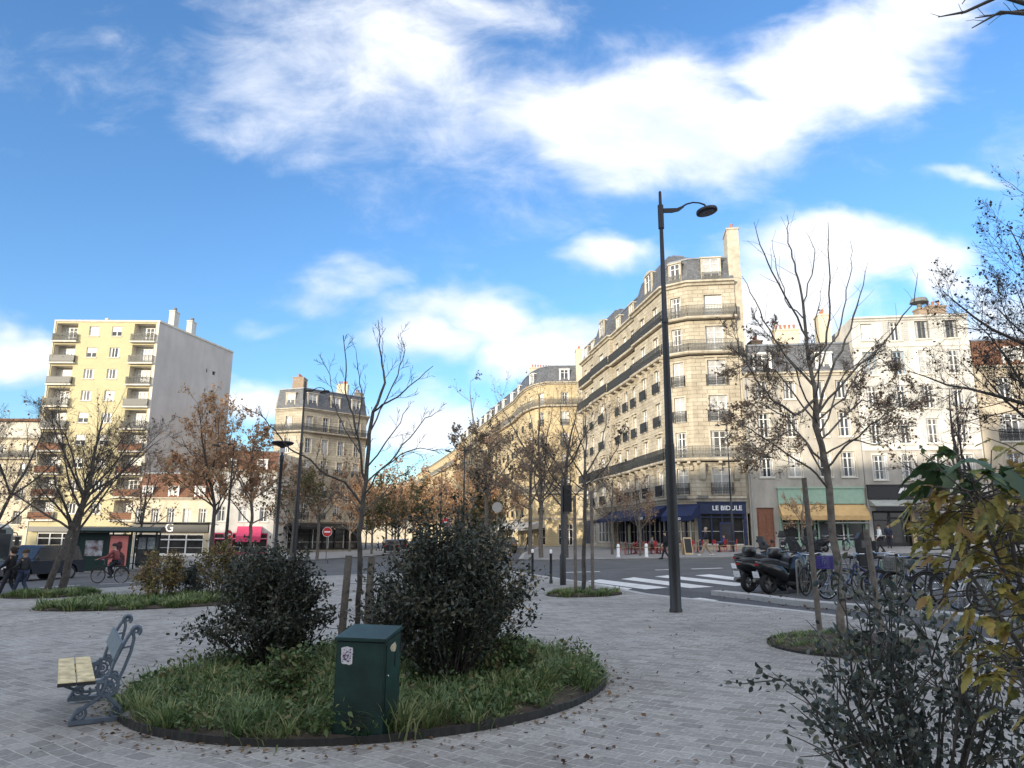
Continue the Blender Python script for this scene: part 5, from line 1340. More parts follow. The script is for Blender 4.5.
def pixtree(label, base, Y, limbs, bark, seed, leafm, nleaf, lsize, twn=8, twl=.5, leafband=None, jit=.35, tlevel=1, up=.03, name='tree', group=None):
    """limbs: (pixel polyline, r0, r1, depth slope); true 3D limbs around distance Y, spread in depth"""
    r = random.Random(seed); base = Vector(base); root = empty(name, base, label, 'tree', group=group)
    Wd, tw, lv = Wood(), Wood(), []
    for (pl, r0, r1, ds) in limbs:
        pts = []
        k = len(pl)
        for i, (px, py) in enumerate(pl):
            y = Y + ds * i / max(1, k - 1)
            pts.append(at(px, py, y) - base)
        # refine with a little wander
        fine_ = [pts[0]]
        for a, b in zip(pts[:-1], pts[1:]):
            for t in (.33, .66, 1.0):
                v = a.lerp(b, t); w = (b - a).length * .025 if t < 1 else 0
                fine_.append(v + Vector((r.gauss(0, w), r.gauss(0, w), r.gauss(0, w))))
        Wd.limb(fine_, r0, r1, 8 if r0 > .03 else 5)
        if r0 < .06 or True:
            tn = max(2, int(twn * min(1, 1.4 * sum((b - a).length for a, b in zip(pts[:-1], pts[1:])) / 2.5)))
            if r0 > .045: continue
            hi = (fine_[-1] + base).z > 4.55 and tlevel > 1
            twigs(Wd, tw, lv, fine_, r0 * .7, twl * (.8 if hi else 1), (tn // 2 + 1) if hi else tn, 0 if hi else tlevel, r, up, .65, .10, .25)
    t_ = Wd.build('trunk', M[bark], root); crown = tw.build('crown', M[bark], root)
    if nleaf and lv:
        wts = []
        for q, _ in lv:
            w = 1.0
            if leafband: zc = (q[0] + base).z; w = math.exp(-((zc - leafband[0]) / leafband[1]) ** 2)
            w *= max(.08, .75 + .5 * math.sin(q[0].x * 3.1 + q[0].z * 2.3) * math.cos(q[0].y * 2.7 + q[0].z * 1.9)); wts.append(w)
        wts = np.array(wts); ids = nrg.choice(len(lv), nleaf, p=wts / wts.sum()); P_ = []
        for i in ids:
            q, L_ = lv[i]; p, d = sub(q, r.random()); P_.append(p + Vector((r.gauss(0, .035), r.gauss(0, .035), r.gauss(0, .035) - .02)))
        leaf_cards(np.array([tuple(p) for p in P_]), lsize, M[leafm], 'leaves', crown, .75)
    return root

# bare young tree in the round bed
bp = GP(357, 9.6)
pixtree('slender bare young tree with dark branches rising from the big round bed', bp, 9.6, [
    ([(355, 648), (358, 600), (360, 552), (363, 500), (366, 483)], .036, .026, 0),
    ([(366, 483), (369, 434), (373, 412)], .030, .022, .1),
    ([(373, 412), (385, 383), (382, 365), (379, 345), (378, 320)], .020, .004, .5),
    ([(373, 412), (388, 402), (402, 393), (413, 383), (433, 366)], .014, .004, -.5),
    ([(366, 483), (361, 455), (357, 434), (350, 408), (345, 389), (346, 360), (343, 335)], .018, .004, -.3),
    ([(357, 434), (360, 412), (362, 391), (358, 370), (356, 350)], .011, .003, .5),
    ([(362, 505), (345, 482), (327, 475), (302, 455), (290, 449), (275, 430), (259, 414), (240, 404)], .016, .003, -.9),
    ([(366, 483), (390, 462), (410, 438), (425, 418), (442, 410)], .013, .003, .9),
    ([(368, 466), (382, 448), (395, 430), (408, 408)], .012, .003, -.6),
    ([(364, 495), (380, 470), (400, 455), (420, 448), (438, 451)], .012, .003, -.9),
    ([(369, 434), (380, 410), (398, 375), (405, 350), (400, 332)], .012, .003, .8),
    ([(361, 455), (345, 430), (335, 405), (330, 375), (322, 362)], .010, .003, .8),
    ([(363, 520), (352, 500), (335, 498), (315, 506)], .009, .003, .6),
    ([(363, 512), (378, 500), (395, 478), (412, 468)], .010, .003, .7)], 'bark_dk', 3, None, 0, .05, twn=7, twl=.42, tlevel=1)
stake(GP(345, 9.35), 1.40, .048, 'left wooden stake beside the slender bare tree in the big bed', (.06, 0))
stake(GP(370, 9.45), 1.38, .048, 'right wooden stake beside the slender bare tree in the big bed', (.03, 0))
# staked tree at the right with brown leaves
Yr = 11.2
pixtree('staked tree at the right with upswept bare top and brown leaf clusters', GP(842, Yr), Yr, [
    ([(843, 648), (842, 598), (838, 561), (829, 486), (825, 463), (816, 405)], .066, .046, 0),
    ([(816, 405), (813, 381), (803, 303)], .042, .022, 0),
    ([(827, 480), (805, 440), (790, 430), (765, 445), (750, 455)], .016, .003, .2),
    ([(824, 455), (850, 440), (875, 445), (895, 438)], .016, .003, -.2),
    ([(818, 425), (800, 385), (780, 345), (762, 330)], .016, .003, -1.2),
    ([(820, 432), (838, 385), (868, 352), (890, 330)], .016, .003, 1.4),
    ([(803, 303), (798, 278), (792, 257), (788, 235), (787, 215)], .020, .004, .5),
    ([(814, 400), (795, 415), (775, 402), (762, 388), (744, 360), (733, 332)], .024, .004, -.9),
    ([(813, 385), (785, 355), (770, 330), (755, 300), (742, 276)], .022, .004, .9),
    ([(810, 365), (826, 345), (830, 306), (829, 262), (828, 222)], .022, .004, -.5),
    ([(808, 340), (790, 305), (772, 272), (760, 245), (754, 222)], .018, .003, -1.0),
    ([(819, 410), (835, 360), (851, 329), (860, 295), (868, 262)], .024, .003, .9),
    ([(817, 415), (850, 375), (882, 345), (914, 303), (918, 272)], .020, .003, -.7),
    ([(814, 378), (838, 335), (846, 300), (852, 268), (850, 240)], .016, .003, 1.2),
    ([(827, 487), (810, 468), (796, 460), (762, 437), (744, 426), (733, 418)], .020, .003, -.9),
    ([(822, 460), (800, 435), (787, 417), (759, 403), (748, 405)], .020, .003, 1.0),
    ([(825, 470), (845, 446), (865, 430), (885, 414), (908, 400)], .020, .003, -1.1),
    ([(820, 440), (842, 418), (862, 400), (880, 398), (905, 412)], .018, .003, 1.1),
    ([(818, 425), (795, 395), (775, 370), (752, 362), (740, 372)], .016, .003, .3),
    ([(803, 303), (812, 275), (815, 250), (806, 232)], .012, .003, .4),
    ([(803, 318), (785, 300), (776, 268), (772, 240)], .012, .003, 1.1),
    ([(818, 420), (845, 398), (858, 372), (880, 358), (900, 372)], .016, .003, .2),
    ([(815, 400), (820, 360), (815, 320), (820, 290)], .014, .003, -1.3)], 'bark', 5, 'leaf_brown', 2900, .048, twn=10, twl=.75, leafband=(3.3, 1.1), tlevel=2)
stake(G(820, 632), 2.4, .045, 'tall wooden stake just left of the staked tree at the right', (-.03, .1))
stake(GP(873, 11.9), 1.55, .05, 'thick wooden stake just right of the staked tree at the right', (-.05, .1))
# thin staked trees near the crosswalk
pixtree('thin nearly bare tree between two stakes in the small bed by the crosswalk', GP(583, 20.2), 20.2, [
    ([(583, 594), (584, 545), (585, 500), (585, 470)], .06, .04, 0), ([(585, 470), (587, 440), (586, 405)], .03, .005, .4),
    ([(585, 480), (570, 455), (562, 425), (560, 402)], .025, .005, -.6), ([(585, 475), (600, 450), (606, 425), (604, 398)], .025, .005, .6),
    ([(585, 490), (566, 478), (550, 455), (541, 440)], .02, .004, .8), ([(586, 485), (604, 470), (618, 448), (622, 430)], .02, .004, -.9),
    ([(586, 455), (577, 430), (573, 410)], .02, .004, .9), ([(585, 500), (571, 490), (556, 484)], .015, .004, -.9), ([(585, 497), (601, 487), (614, 480)], .015, .004, .9)],
    'bark_dk', 6, 'leaf_dark', 160, .08, twn=7, twl=.8, tlevel=2)
stake(GP(575, 19.9), 2.6, .045, 'left wooden stake of the thin tree in the small bed by the crosswalk'); stake(GP(592, 19.9), 2.7, .045, 'right wooden stake of the thin tree in the small bed by the crosswalk')
# generic trees: label, px, Y, height, crown width, seed, leaves, n, size
def T(label, px, Y, h, w, seed, lm, n, ls=.11, **k): return tree(label, GP(px, Y), h, w, seed, lm, n, ls, **k)
T('dark leafy tree with a dense fine crown entering from the right edge', 1092, 15.0, 9.0, 6.4, 71, 'leaf_dark', 4200, .065, level=3, nmain=14, trunk_h=.36, bark='bark_dk', tw_n=9)
T('thin tree with sparse brown leaves behind the yellow shrub at the right', 966, 15.5, 4.6, 2.9, 72, 'leaf_brown', 420, .08, level=2, bark='bark_dk', nmain=7)
T('leaning dark tree beside a stake near the left road', 52, 25.0, 6.3, 6.0, 73, 'leaf_brown', 320, .10, lean=(.28, 0), level=3, bark='bark_dk', nmain=8, trunk_h=.38, trunk_r=.10)
T('pair-trunked bare tree at the far left edge', -14, 27.0, 6.6, 5.5, 74, 'leaf_brown', 400, .10, lean=(.1, 0), level=3, bark='bark_dk', nmain=7)
T('bare dark tree rising behind the leaning one by the left road', 68, 26, 6.6, 5.6, 75, 'leaf_brown', 450, .11, level=3, bark='bark_dk', nmain=8, trunk_r=.12, lean=(.12, 0))
T('orange leaved tree in front of the blank grey gable', 212, 52, 11.6, 9.6, 76, 'leaf_orange', 3800, .19, level=3, bark='bark_dk', nmain=9)
T('orange and grey tree standing between the gable and the tall lamp', 250, 54, 10.2, 8, 77, 'leaf_orange', 2400, .18, level=3, nmain=8)
T('half bare tree behind the bus shelter', 140, 52, 8.0, 7, 78, 'leaf_brown', 900, .15, level=2, bark='bark_dk', nmain=8)
T('brown leaved tree in front of the corner building left of the boulevard', 318, 62, 9.5, 7, 79, 'leaf_brown', 2400, .18, level=2, nmain=8)
T('green brown tree at the foot of the left corner building', 292, 58, 7, 6.5, 80, 'leaf_green', 1900, .17, level=2, nmain=7)
grp = 'trees lining the boulevard'
bl = [(366, 118, 9, 9, 'leaf_green', 2200, 'green low tree beyond the left cafe'), (392, 150, 11, 12, 'leaf_green', 2200, 'green low tree farther down, left of the boulevard axis'), (420, 140, 10, 11, 'leaf_brown', 2200, 'low spreading brown tree at the far end of the roadway'), (455, 118, 11, 10, 'leaf_orange', 2600, 'orange tree half behind the smaller double lamp'), (500, 94, 15, 9, 'leaf_brown', 2600, 'tall brown tree covering the long side of the rounded building'), (484, 105, 15, 10, 'leaf_brown', 2600, 'tall brown tree left of the grey thinly leaved one'),
      (372, 78, 9, 8, 'leaf_orange', 2600, 'orange tree nearest the left cafe on the boulevard'),
      (350, 96, 10.5, 8, 'leaf_brown', 1800, 'brown tree seen just right of the left corner building'),
      (398, 90, 10.5, 9, 'leaf_orange', 3000, 'broad orange tree on the left side of the boulevard'),
      (395, 72, 7.5, 8, 'leaf_green', 3000, 'greenish rounded tree low in the middle of the boulevard'),
      (425, 110, 12, 9, 'leaf_orange', 2600, 'tall orange tree behind the greenish rounded one'),
      (456, 90, 10, 8, 'leaf_brown', 2600, 'brown tree by the smaller double lamp'),
      (470, 84, 11, 8, 'leaf_orange', 3000, 'orange tree by the tall double lamp'),
      (386, 130, 14, 10, 'leaf_orange', 2400, 'distant orange tree over the left half of the boulevard'),
      (448, 140, 15, 10, 'leaf_orange', 2600, 'distant orange tree over the middle of the boulevard'),
      (487, 76, 7, 6, 'leaf_green', 2000, 'low green tree beneath the tall grey tree'),
      (436, 180, 14, 14, 'leaf_brown', 2200, 'most distant brown tree on the boulevard'),
      (405, 170, 15, 14, 'leaf_brown', 2200, 'most distant wide tree left of the boulevard axis')]
for i, (px, Y, h, w, lm, n, lab) in enumerate(bl): T(lab, px, Y, h, w, 100 + i, lm, n, .21 if Y < 100 else .3, level=2, nmain=10, trunk_h=.26, group=grp)
T('tall grey thinly leaved tree rising above the boulevard beside the yellow building', 486, 70, 16.8, 9.5, 121, 'leaf_dark', 5200, .19, level=3, nmain=11, trunk_h=.36, bark='bark')
T('bare plane tree with a forked pale trunk in front of the yellow building', 541, 52, 12.2, 10, 122, 'leaf_brown', 1300, .13, level=3, nmain=9, trunk_h=.33)
T('twiggy bare tree left of the navy cafe', 566, 50, 11.4, 9, 123, 'leaf_brown', 900, .12, level=3, nmain=8, bark='bark_dk')
T('thin bare tree in front of the yellow building awning', 530, 61, 13, 9, 124, 'leaf_brown', 2200, .15, level=3, nmain=8)
T('small brown leaved tree in front of the navy cafe terrace', 640, 50.5, 5.0, 4.4, 125, 'leaf_brown', 900, .12, level=2, nmain=7)
T('small tree with brown leaves before the blue shutter shop', 612, 55, 6.5, 5, 126, 'leaf_brown', 700, .12, level=2, nmain=7)
T('small orange leaved tree before the mint green shop', 803, 47, 4.6, 2.6, 127, 'leaf_orange', 420, .12, level=2, nmain=6)
# twig reaching in at the top right corner
r = random.Random(4); root = empty('tree', (7.5, 5.2, gz(7.5, 5.2)), 'overhanging tree whose twig tips reach in at the top right corner', 'tree')
Wd, tw, lv = Wood(), Wood(), []
iv0 = Vector(root.location)
Wd.limb([Vector((0, 0, -.05)), Vector((0, 0, 1.5)), Vector((.05, 0, 3.2)), Vector((0, .05, 4.6))], .13, .08, 9)
for pl, Y in (([(1180, 60), (1100, 20), (1040, 8), (1000, 14), (975, 18)], 5.4), ([(1100, 20), (1030, 14), (1000, 12), (972, 28)], 5.0), ([(1040, 8), (1000, -4), (965, 12), (938, 17)], 5.3), ([(1150, -80), (1050, -60), (980, -20), (962, 4)], 5.6)):
    q = [at(a, b, Y) - iv0 for a, b in pl]; Wd.limb(q, .022, .004, 6); twigs(Wd, tw, lv, q, .012, .22, 5, 0, r)
Wd.limb([Vector((0, .05, 4.6)), at(1180, 60, 5.4) - iv0], .07, .025, 8); Wd.limb([Vector((0, .05, 4.5)), at(1150, -80, 5.6) - iv0], .06, .022, 8)
for i in range(7):
    q = path((0, 0, 4.3), (r.uniform(0, 1), r.uniform(-.6, .6), .8), 2.6, 6, .1, .05, r); Wd.limb(q, .05, .01, 6); twigs(Wd, tw, lv, q, .03, 1.1, 6, 1, r)
Wd.build('trunk', M['bark_dk'], root); tw.build('crown', M['bark_dk'], root)

def bush(label, c, wx, wy, h, seed, leafm, n, lsize, nst=40, aspect=.5, open_=.0, bark='bark_dk', name='shrub', zmin=.08, group=None, lobes=4):
    r = random.Random(seed); c = Vector(c); root = empty(name, c, label, 'shrub', group=group)
    Wd = Wood(); st = []
    hh = [(r.uniform(0, 6.28), r.uniform(.75, 1.15)) for _ in range(lobes)]
    for i in range(nst):
        a = r.uniform(0, 6.283); t = math.sqrt(r.random()) * (1 if i % 3 else .6)
        lob = .78 + .25 * max(math.cos(a - q[0]) * q[1] for q in hh)
        tip = Vector((math.cos(a) * wx * t * lob, math.sin(a) * wy * t * lob, h * (1 - .62 * t ** 2.0) * r.uniform(.72, 1.04)))
        b = Vector((math.cos(a) * wx * .12, math.sin(a) * wy * .12, 0))
        mid = b.lerp(tip, .55) + Vector((-math.cos(a) * wx * .08 * -1, 0, h * .06)) + Vector((r.gauss(0, .04), r.gauss(0, .04), 0)) * h
        q = [b, b.lerp(mid, .5) + Vector((0, 0, .03)), mid, mid.lerp(tip, .5) + Vector((0, 0, .02 * h)), tip]
        Wd.limb(q, .004 + .004 * h, .002, 4); st.append(q)
        for _ in range(5):
            p, d = sub(q, r.uniform(.2, .97)); s_ = path(p, side(d, r.uniform(.5, 1.1), r), h * r.uniform(.12, .26), 3, .15, .08, r); Wd.limb(s_, .005, .002, 3); st.append(s_)
    P_ = np.empty((n, 3)); A = np.empty((n, 3))
    for i in range(n):
        q = st[r.randrange(len(st))]; t = r.random() ** (.7 if len(q) == 5 else 1) if True else 0
        p, d = sub(q, min(.999, t)); s_ = .012 + .02 * h
        p = p + Vector((r.gauss(0, s_), r.gauss(0, s_), r.gauss(0, s_)))
        if p.z < zmin: p.z = zmin + r.random() * .2
        P_[i] = p; v = side(d, r.uniform(.5, 1.2), r); A[i] = v
    Wd.build('stems', M[bark], root)
    leaf_cards(P_, lsize, M[leafm], 'leaves', root, aspect, axes=A, fine=lsize < .06)
    return root
bush('dense dark shrub on the right side of the big round bed', GP(452, 8.3), .84, .8, 2.0, 201, 'bush_dark', 13500, .05, 80)
bush('lower dark shrub on the left side of the big round bed', GP(280, 9.5), .86, .8, 1.6, 202, 'bush_dark', 11500, .05, 74)
bush('thin brownish shrub between the two dark ones, behind the stakes', GP(400, 9.9), .5, .4, 1.3, 203, 'bush_grey', 1600, .05, 26)
bush('small leafy olive shrub in front of the dark left shrub', GP(300, 7.6), .35, .3, .62, 204, 'weeds', 1500, .05, 26)
bush('small leafy shrub at the right rim of the big round bed', GP(520, 8.2), .4, .35, .55, 205, 'weeds', 1500, .05, 26)
bush('tall olive topped shrub rising behind the dark right one', GP(480, 10.6), .7, .5, 1.9, 206, 'bush_olive', 2600, .05, 40)
for i, (px, Y, wx, h, lm, n, lab) in enumerate([(168, 21.5, .85, 1.5, 'bush_olive', 2600, 'orange tinged bush at the left end of the oval bed'), (222, 21.8, .9, 1.7, 'bush_olive', 3000, 'rusty orange bush in the middle of the oval bed'),
        (255, 20.5, .9, 1.4, 'bush_dark', 2600, 'dark green bush at the right end of the oval bed'), (196, 22.3, .7, 1.0, 'bush_grey', 1500, 'low grey green bush between the orange ones'), (425, 21, .8, 1.5, 'bush_olive', 2200, 'olive bush far behind the dark right shrub')]):
    bush(lab, GP(px, Y), wx, wx * .8, h, 210 + i, lm, n, .08, 34, group=None)
# right foreground: open shrub of small dull leaves
bush('open twiggy shrub with small grey green leaves in the right foreground', (2.04, 3.95, gz(2, 3.95)), .88, .62, 1.42, 230, 'bush_grey', 3300, .037, 38, aspect=.62, zmin=.25)
# right foreground: yellow leaved shrub with lobed leaves
def lobed(P, D, size, mt, name, parent, droop=.3):
    """lobed, folded leaves with toothed outline on short stalks"""
    prof = [(0, .0), (.10, .12), (.12, .25), (.24, .20), (.32, .34), (.42, .22), (.54, .29), (.66, .15), (.80, .16), (1.0, 0)]
    k = len(prof); n = len(P); V = []; F = []
    for i in range(n):
        d = Vector(D[i]).normalized(); p = Vector(P[i]); up = Vector((rng.gauss(0, .35), rng.gauss(0, .35), 1)); s = d.cross(up).normalized(); nn = s.cross(d).normalized()
        L_ = size * rng.uniform(.6, 1.15); b = len(V)
        def pt(t, w): return p + d * t * L_ + s * w * L_ + nn * (-abs(w) * .35 * L_ + .0) - Vector((0, 0, 1)) * droop * t * t * L_ + nn * .04 * L_ * math.sin(t * 9 + w * 6)
        for (t, w) in prof: V.append(tuple(pt(t, -w)))
        for (t, w) in prof: V.append(tuple(pt(t + .02, 0)))
        for (t, w) in prof: V.append(tuple(pt(t, w)))
        for j in range(k - 1): F += [(b + j, b + j + 1, b + k + j + 1, b + k + j), (b + k + j, b + k + j + 1, b + 2 * k + j + 1, b + 2 * k + j)]
    return np_mesh(name, V, F, mt, parent, True)
r = random.Random(9); yb_ = Vector((2.75, 3.1, gz(2.75, 3.1))); root = empty('shrub', yb_, 'tall shrub with lobed yellow and olive leaves at the right edge, green at its tip', 'shrub')
Wd = Wood(); PL, DL, PG, DG = [], [], [], []
stems = [([(1130, 860), (1060, 740), (1000, 630), (960, 540), (938, 462)], 3.0), ([(1150, 860), (1085, 720), (1040, 600), (1010, 500), (1018, 440)], 3.15), ([(1150, 900), (1050, 760), (1000, 690), (975, 655)], 2.9),
         ([(1060, 740), (1000, 660), (930, 560), (905, 520)], 3.05), ([(1000, 630), (985, 560), (975, 500), (965, 478)], 3.2), ([(1190, 880), (1110, 800), (1060, 745), (1020, 715)], 2.8),
         ([(1085, 720), (1045, 640), (1005, 590), (985, 540)], 3.3), ([(1040, 600), (1000, 540), (960, 500), (930, 488)], 3.0), ([(1150, 840), (1100, 640), (1080, 520), (1070, 460)], 3.3)]
for si, (pl, Y) in enumerate(stems):
    q = [at(a + 30, b, Y + .25 * math.sin(i * 1.3 + si)) - yb_ for i, (a, b) in enumerate(pl)]
    if si in (0, 1, 2, 5, 8): q = [Vector((r.gauss(0, .05), r.gauss(0, .05), -.02))] + q
    Wd.limb(q, .012, .004, 6)
    L_ = sum((b - a).length for a, b in zip(q[:-1], q[1:])); ntw = int(L_ * (34 if si in (0, 3, 7, 6, 4) else 17))
    for j in range(ntw):
        t = .28 + .72 * (j + r.random()) / ntw; p, d = sub(q, min(.99, t))
        dd = side(d, r.uniform(.9, 1.4), r); dd.z *= .5; s_ = path(p, dd, r.uniform(.10, .24), 3, .1, -.03, r); Wd.limb(s_, .004, .002, 3)
        for _ in range(r.choice((2, 3, 3, 4))):
            pp, d2 = sub(s_, r.uniform(.4, 1)); v = side(d2, r.uniform(.2, 1.0), r); v.z -= .15
            green = (pp + yb_).z > at(940, 488, 3).z and (pp + yb_).x < 1.83
            (PG if green else PL).append(pp); (DG if green else DL).append(v)
Wd.build('stems', M['bark_dk'], root)
lobed(PL, DL, .078, M['leaf_yellow'], 'leaves', root, .55)
if PG: lobed(PG, DG, .125, M['leaf_fresh'], 'green_leaves', root, .7)
# ============================================================ STREET OBJECTS
def lathe_part(name, prof, m, root, c=(0, 0, 0), n=16, mw=None):
    mb = MB(); mb.lathe(prof, n, c=c); return mb.build(name, M[m], root, True, mw)
# ---- bench: cast iron ends, two seat boards, one back board
def bench(loc, rz):
    root = empty('park_bench', loc, 'park bench with blue grey cast iron ends and two worn yellow seat boards', 'bench', rz); root.scale = (.8, 1, .84)
    for y in (0.0, 1.12):
        mb = MB()
        def flat(pts, w=.045, t=.03):
            for a, b in zip(pts[:-1], pts[1:]): mb.bar((a[0], y, a[1]), (b[0], y, b[1]), t, w)
        def curve(pts, rr=.02, n=6): mb.tube([(p[0], y, p[1]) for p in pts], rr, n)
        def arc(cx, cz, R, a0, a1, k=14): return [(cx + R * math.cos(rad(a0 + (a1 - a0) * i / k)), cz + R * math.sin(rad(a0 + (a1 - a0) * i / k))) for i in range(k + 1)]
        mb.bar((-.36, y, .028), (.20, y, .028), .06, .045)                     # ground bar
        curve([(-.34, .04), (-.30, .12), (-.20, .18), (-.08, .26), (-.03, .38), (-.03, .45)], .024)
        curve([(.18, .04), (.14, .14), (.05, .22), (-.02, .30)], .022)
        mb.torus((-.25, y, .11), .055, .016, 16, 5); mb.torus((.11, y, .10), .055, .016, 16, 5); mb.torus((-.25, y, .11), .022, .011, 10, 5); mb.torus((.11, y, .10), .022, .011, 10, 5)
        mb.torus((.0, y, .37), .105, .019, 20, 6); mb.torus((.0, y, .37), .055, .015, 16, 5); mb.torus((.0, y, .37), .018, .014, 10, 5)
        for k in range(8):
            a = rad(45 * k + 20); mb.bar((.0 + .055 * math.cos(a), y, .37 + .055 * math.sin(a)), (.0 + .1 * math.cos(a), y, .37 + .1 * math.sin(a)), .016)
        for k in range(10):
            a = rad(36 * k); mb.lathe([(.004, -.016), (.02, -.008), (.02, .008), (.004, .016)], 6, c=(.0 + .115 * math.cos(a), y, .37 + .115 * math.sin(a)))
        mb.bar((-.46, y, .425), (-.02, y, .425), .035, .035); curve([(-.44, .41), (-.33, .36), (-.22, .33), (-.1, .34)], .016)    # seat bearer
        curve([(-.30, .36), (-.26, .30), (-.20, .29), (-.16, .33), (-.19, .37)], .012)
        curve([(.00, .47), (.03, .60), (.09, .75), (.15, .88), (.19, .945)], .020); curve([(.10, .42), (.15, .56), (.20, .72), (.22, .86), (.20, .94)], .018)
        curve([(.0, .47), (.05, .50), (.1, .47), (.12, .43)], .015); mb.torus((.055, y, .49), .03, .012, 12, 5)
        curve(arc(.235, .945, .045, 180, -60), .024, 7); mb.torus((.235, y, .945), .02, .012, 10, 5)
        mb.bar((.08, y, .76), (.2, y, .78), .02, .02)
        mb.build('cast_iron_end', M['cast_grey'], root, True)
    for x in (-.425, -.235):
        mb = MB(); mb.box(x - .088, x + .088, -.20, 1.34, .448, .482); o = mb.build('seat_board', M['bench_wood'], root)
        bm = bmesh.new(); bm.from_mesh(o.data); bmesh.ops.bevel(bm, geom=bm.edges[:], offset=.006, segments=2, affect='EDGES'); bm.to_mesh(o.data); bm.free()
        e = MB(); e.box(x - .09, x + .09, -.206, -.2005, .44, .476); e.build('board_end', M['black_matte'], o)
    mb = MB(); mb.T = Matrix.Translation((.06, 0, .74)) @ Matrix.Rotation(rad(20), 4, 'Y'); mb.box(-.017, .017, -.12, 1.24, -.095, .105)
    o = mb.build('back_board', M['cast_grey'], root); bm = bmesh.new(); bm.from_mesh(o.data); bmesh.ops.bevel(bm, geom=bm.edges[:], offset=.007, segments=2, affect='EDGES'); bm.to_mesh(o.data); bm.free()
bench(G(104, 722), rad(31))

# ---- green cabinet
p = G(365, 736)
root = empty('utility_cabinet', p, 'dark green metal utility cabinet with a torn sticker at the rim of the bed', 'cabinet', rad(-14))
mb = MB(); w, d, h = .22, .17, .80
mb.prism([(-d, -.05), (d, -.05), (d, h + .03), (-d, h - .03)], -w, w, 'x'); o = mb.build('body', M['greenbox'], root)
bm = bmesh.new(); bm.from_mesh(o.data); bmesh.ops.bevel(bm, geom=bm.edges[:], offset=.012, segments=3, affect='EDGES'); bm.to_mesh(o.data); bm.free()
mb = MB(); mb.prism([(-d - .015, h - .036), (-d - .015, h - .008), (d + .01, h + .062), (d + .01, h + .032)], -w - .012, w + .012, 'x'); o = mb.build('lid', M['greenbox'], root)
bm = bmesh.new(); bm.from_mesh(o.data); bmesh.ops.bevel(bm, geom=bm.edges[:], offset=.006, segments=2, affect='EDGES'); bm.to_mesh(o.data); bm.free()
mb = MB(); mb.box(w + .001, w + .006, -d + .03, d - .02, .06, h - .06); do = mb.build('door', M['greenbox'], root)
mb = MB(); mb.box(w + .007, w + .012, .03, .05, .55, .68); mb.build('handle', M['black_matte'], do)
for z in (.12, .66): mb = MB(); mb.box(w + .004, w + .013, d - .035, d - .012, z, z + .07); mb.build('hinge', M['black_matte'], do)
for i in range(5): mb = MB(); mb.box(-.10, .10, -d - .0035, -d + .002, .10 + i * .025, .108 + i * .025); mb.build('vent_slot', M['black_matte'], o)
mb = MB(); mb.lathe([(.008, 0), (.01, .006), (.006, .01)], 8); mb.build('lock', M['chrome'], do, mw=Matrix.Translation((w + .008, -.11, .5)) @ Matrix.Rotation(rad(90), 4, 'Y'))
mb = MB(); rr_ = random.Random(2)
out = []
for i in range(28):
    a = 2 * math.pi * i / 28; c_, s_ = math.cos(a), math.sin(a); q = .05 / max(abs(c_), abs(s_) * .72); out.append((c_ * q + rr_.uniform(-.005, .005), s_ * q + rr_.uniform(-.005, .005)))
mb.prism([(x - .115, z + .65) for x, z in out], -d - .0025, -d - .0008, 'y'); st = mb.build('sticker', mat('torn_paper', (.6, .58, .6), .7, .2, 30), root)
mb = MB()
for i in range(46):
    x, z = -.115 + rr_.uniform(-.037, .037), .652 + rr_.uniform(-.052, .05); q_ = rr_.uniform(.002, .007); mb.box(x - q_, x + q_, -d - .0034 - i * .00005, -d - .0027, z - q_ * .8, z + q_ * .8)
mb.build('sticker_print', mat('faded_red_print', (.35, .06, .12), .7, .6, 60, col2=(.08, .08, .25)), st)
mb = MB(); mb.prism([(-.06, .73), (.02, .75), (.05, .71), (.03, .67), (-.05, .68), (-.08, .71)], w + .007, w + .0085, 'x'); mb.build('sticker', mat('torn_beige_paper', (.5, .42, .28), .8, .3, 40), root)

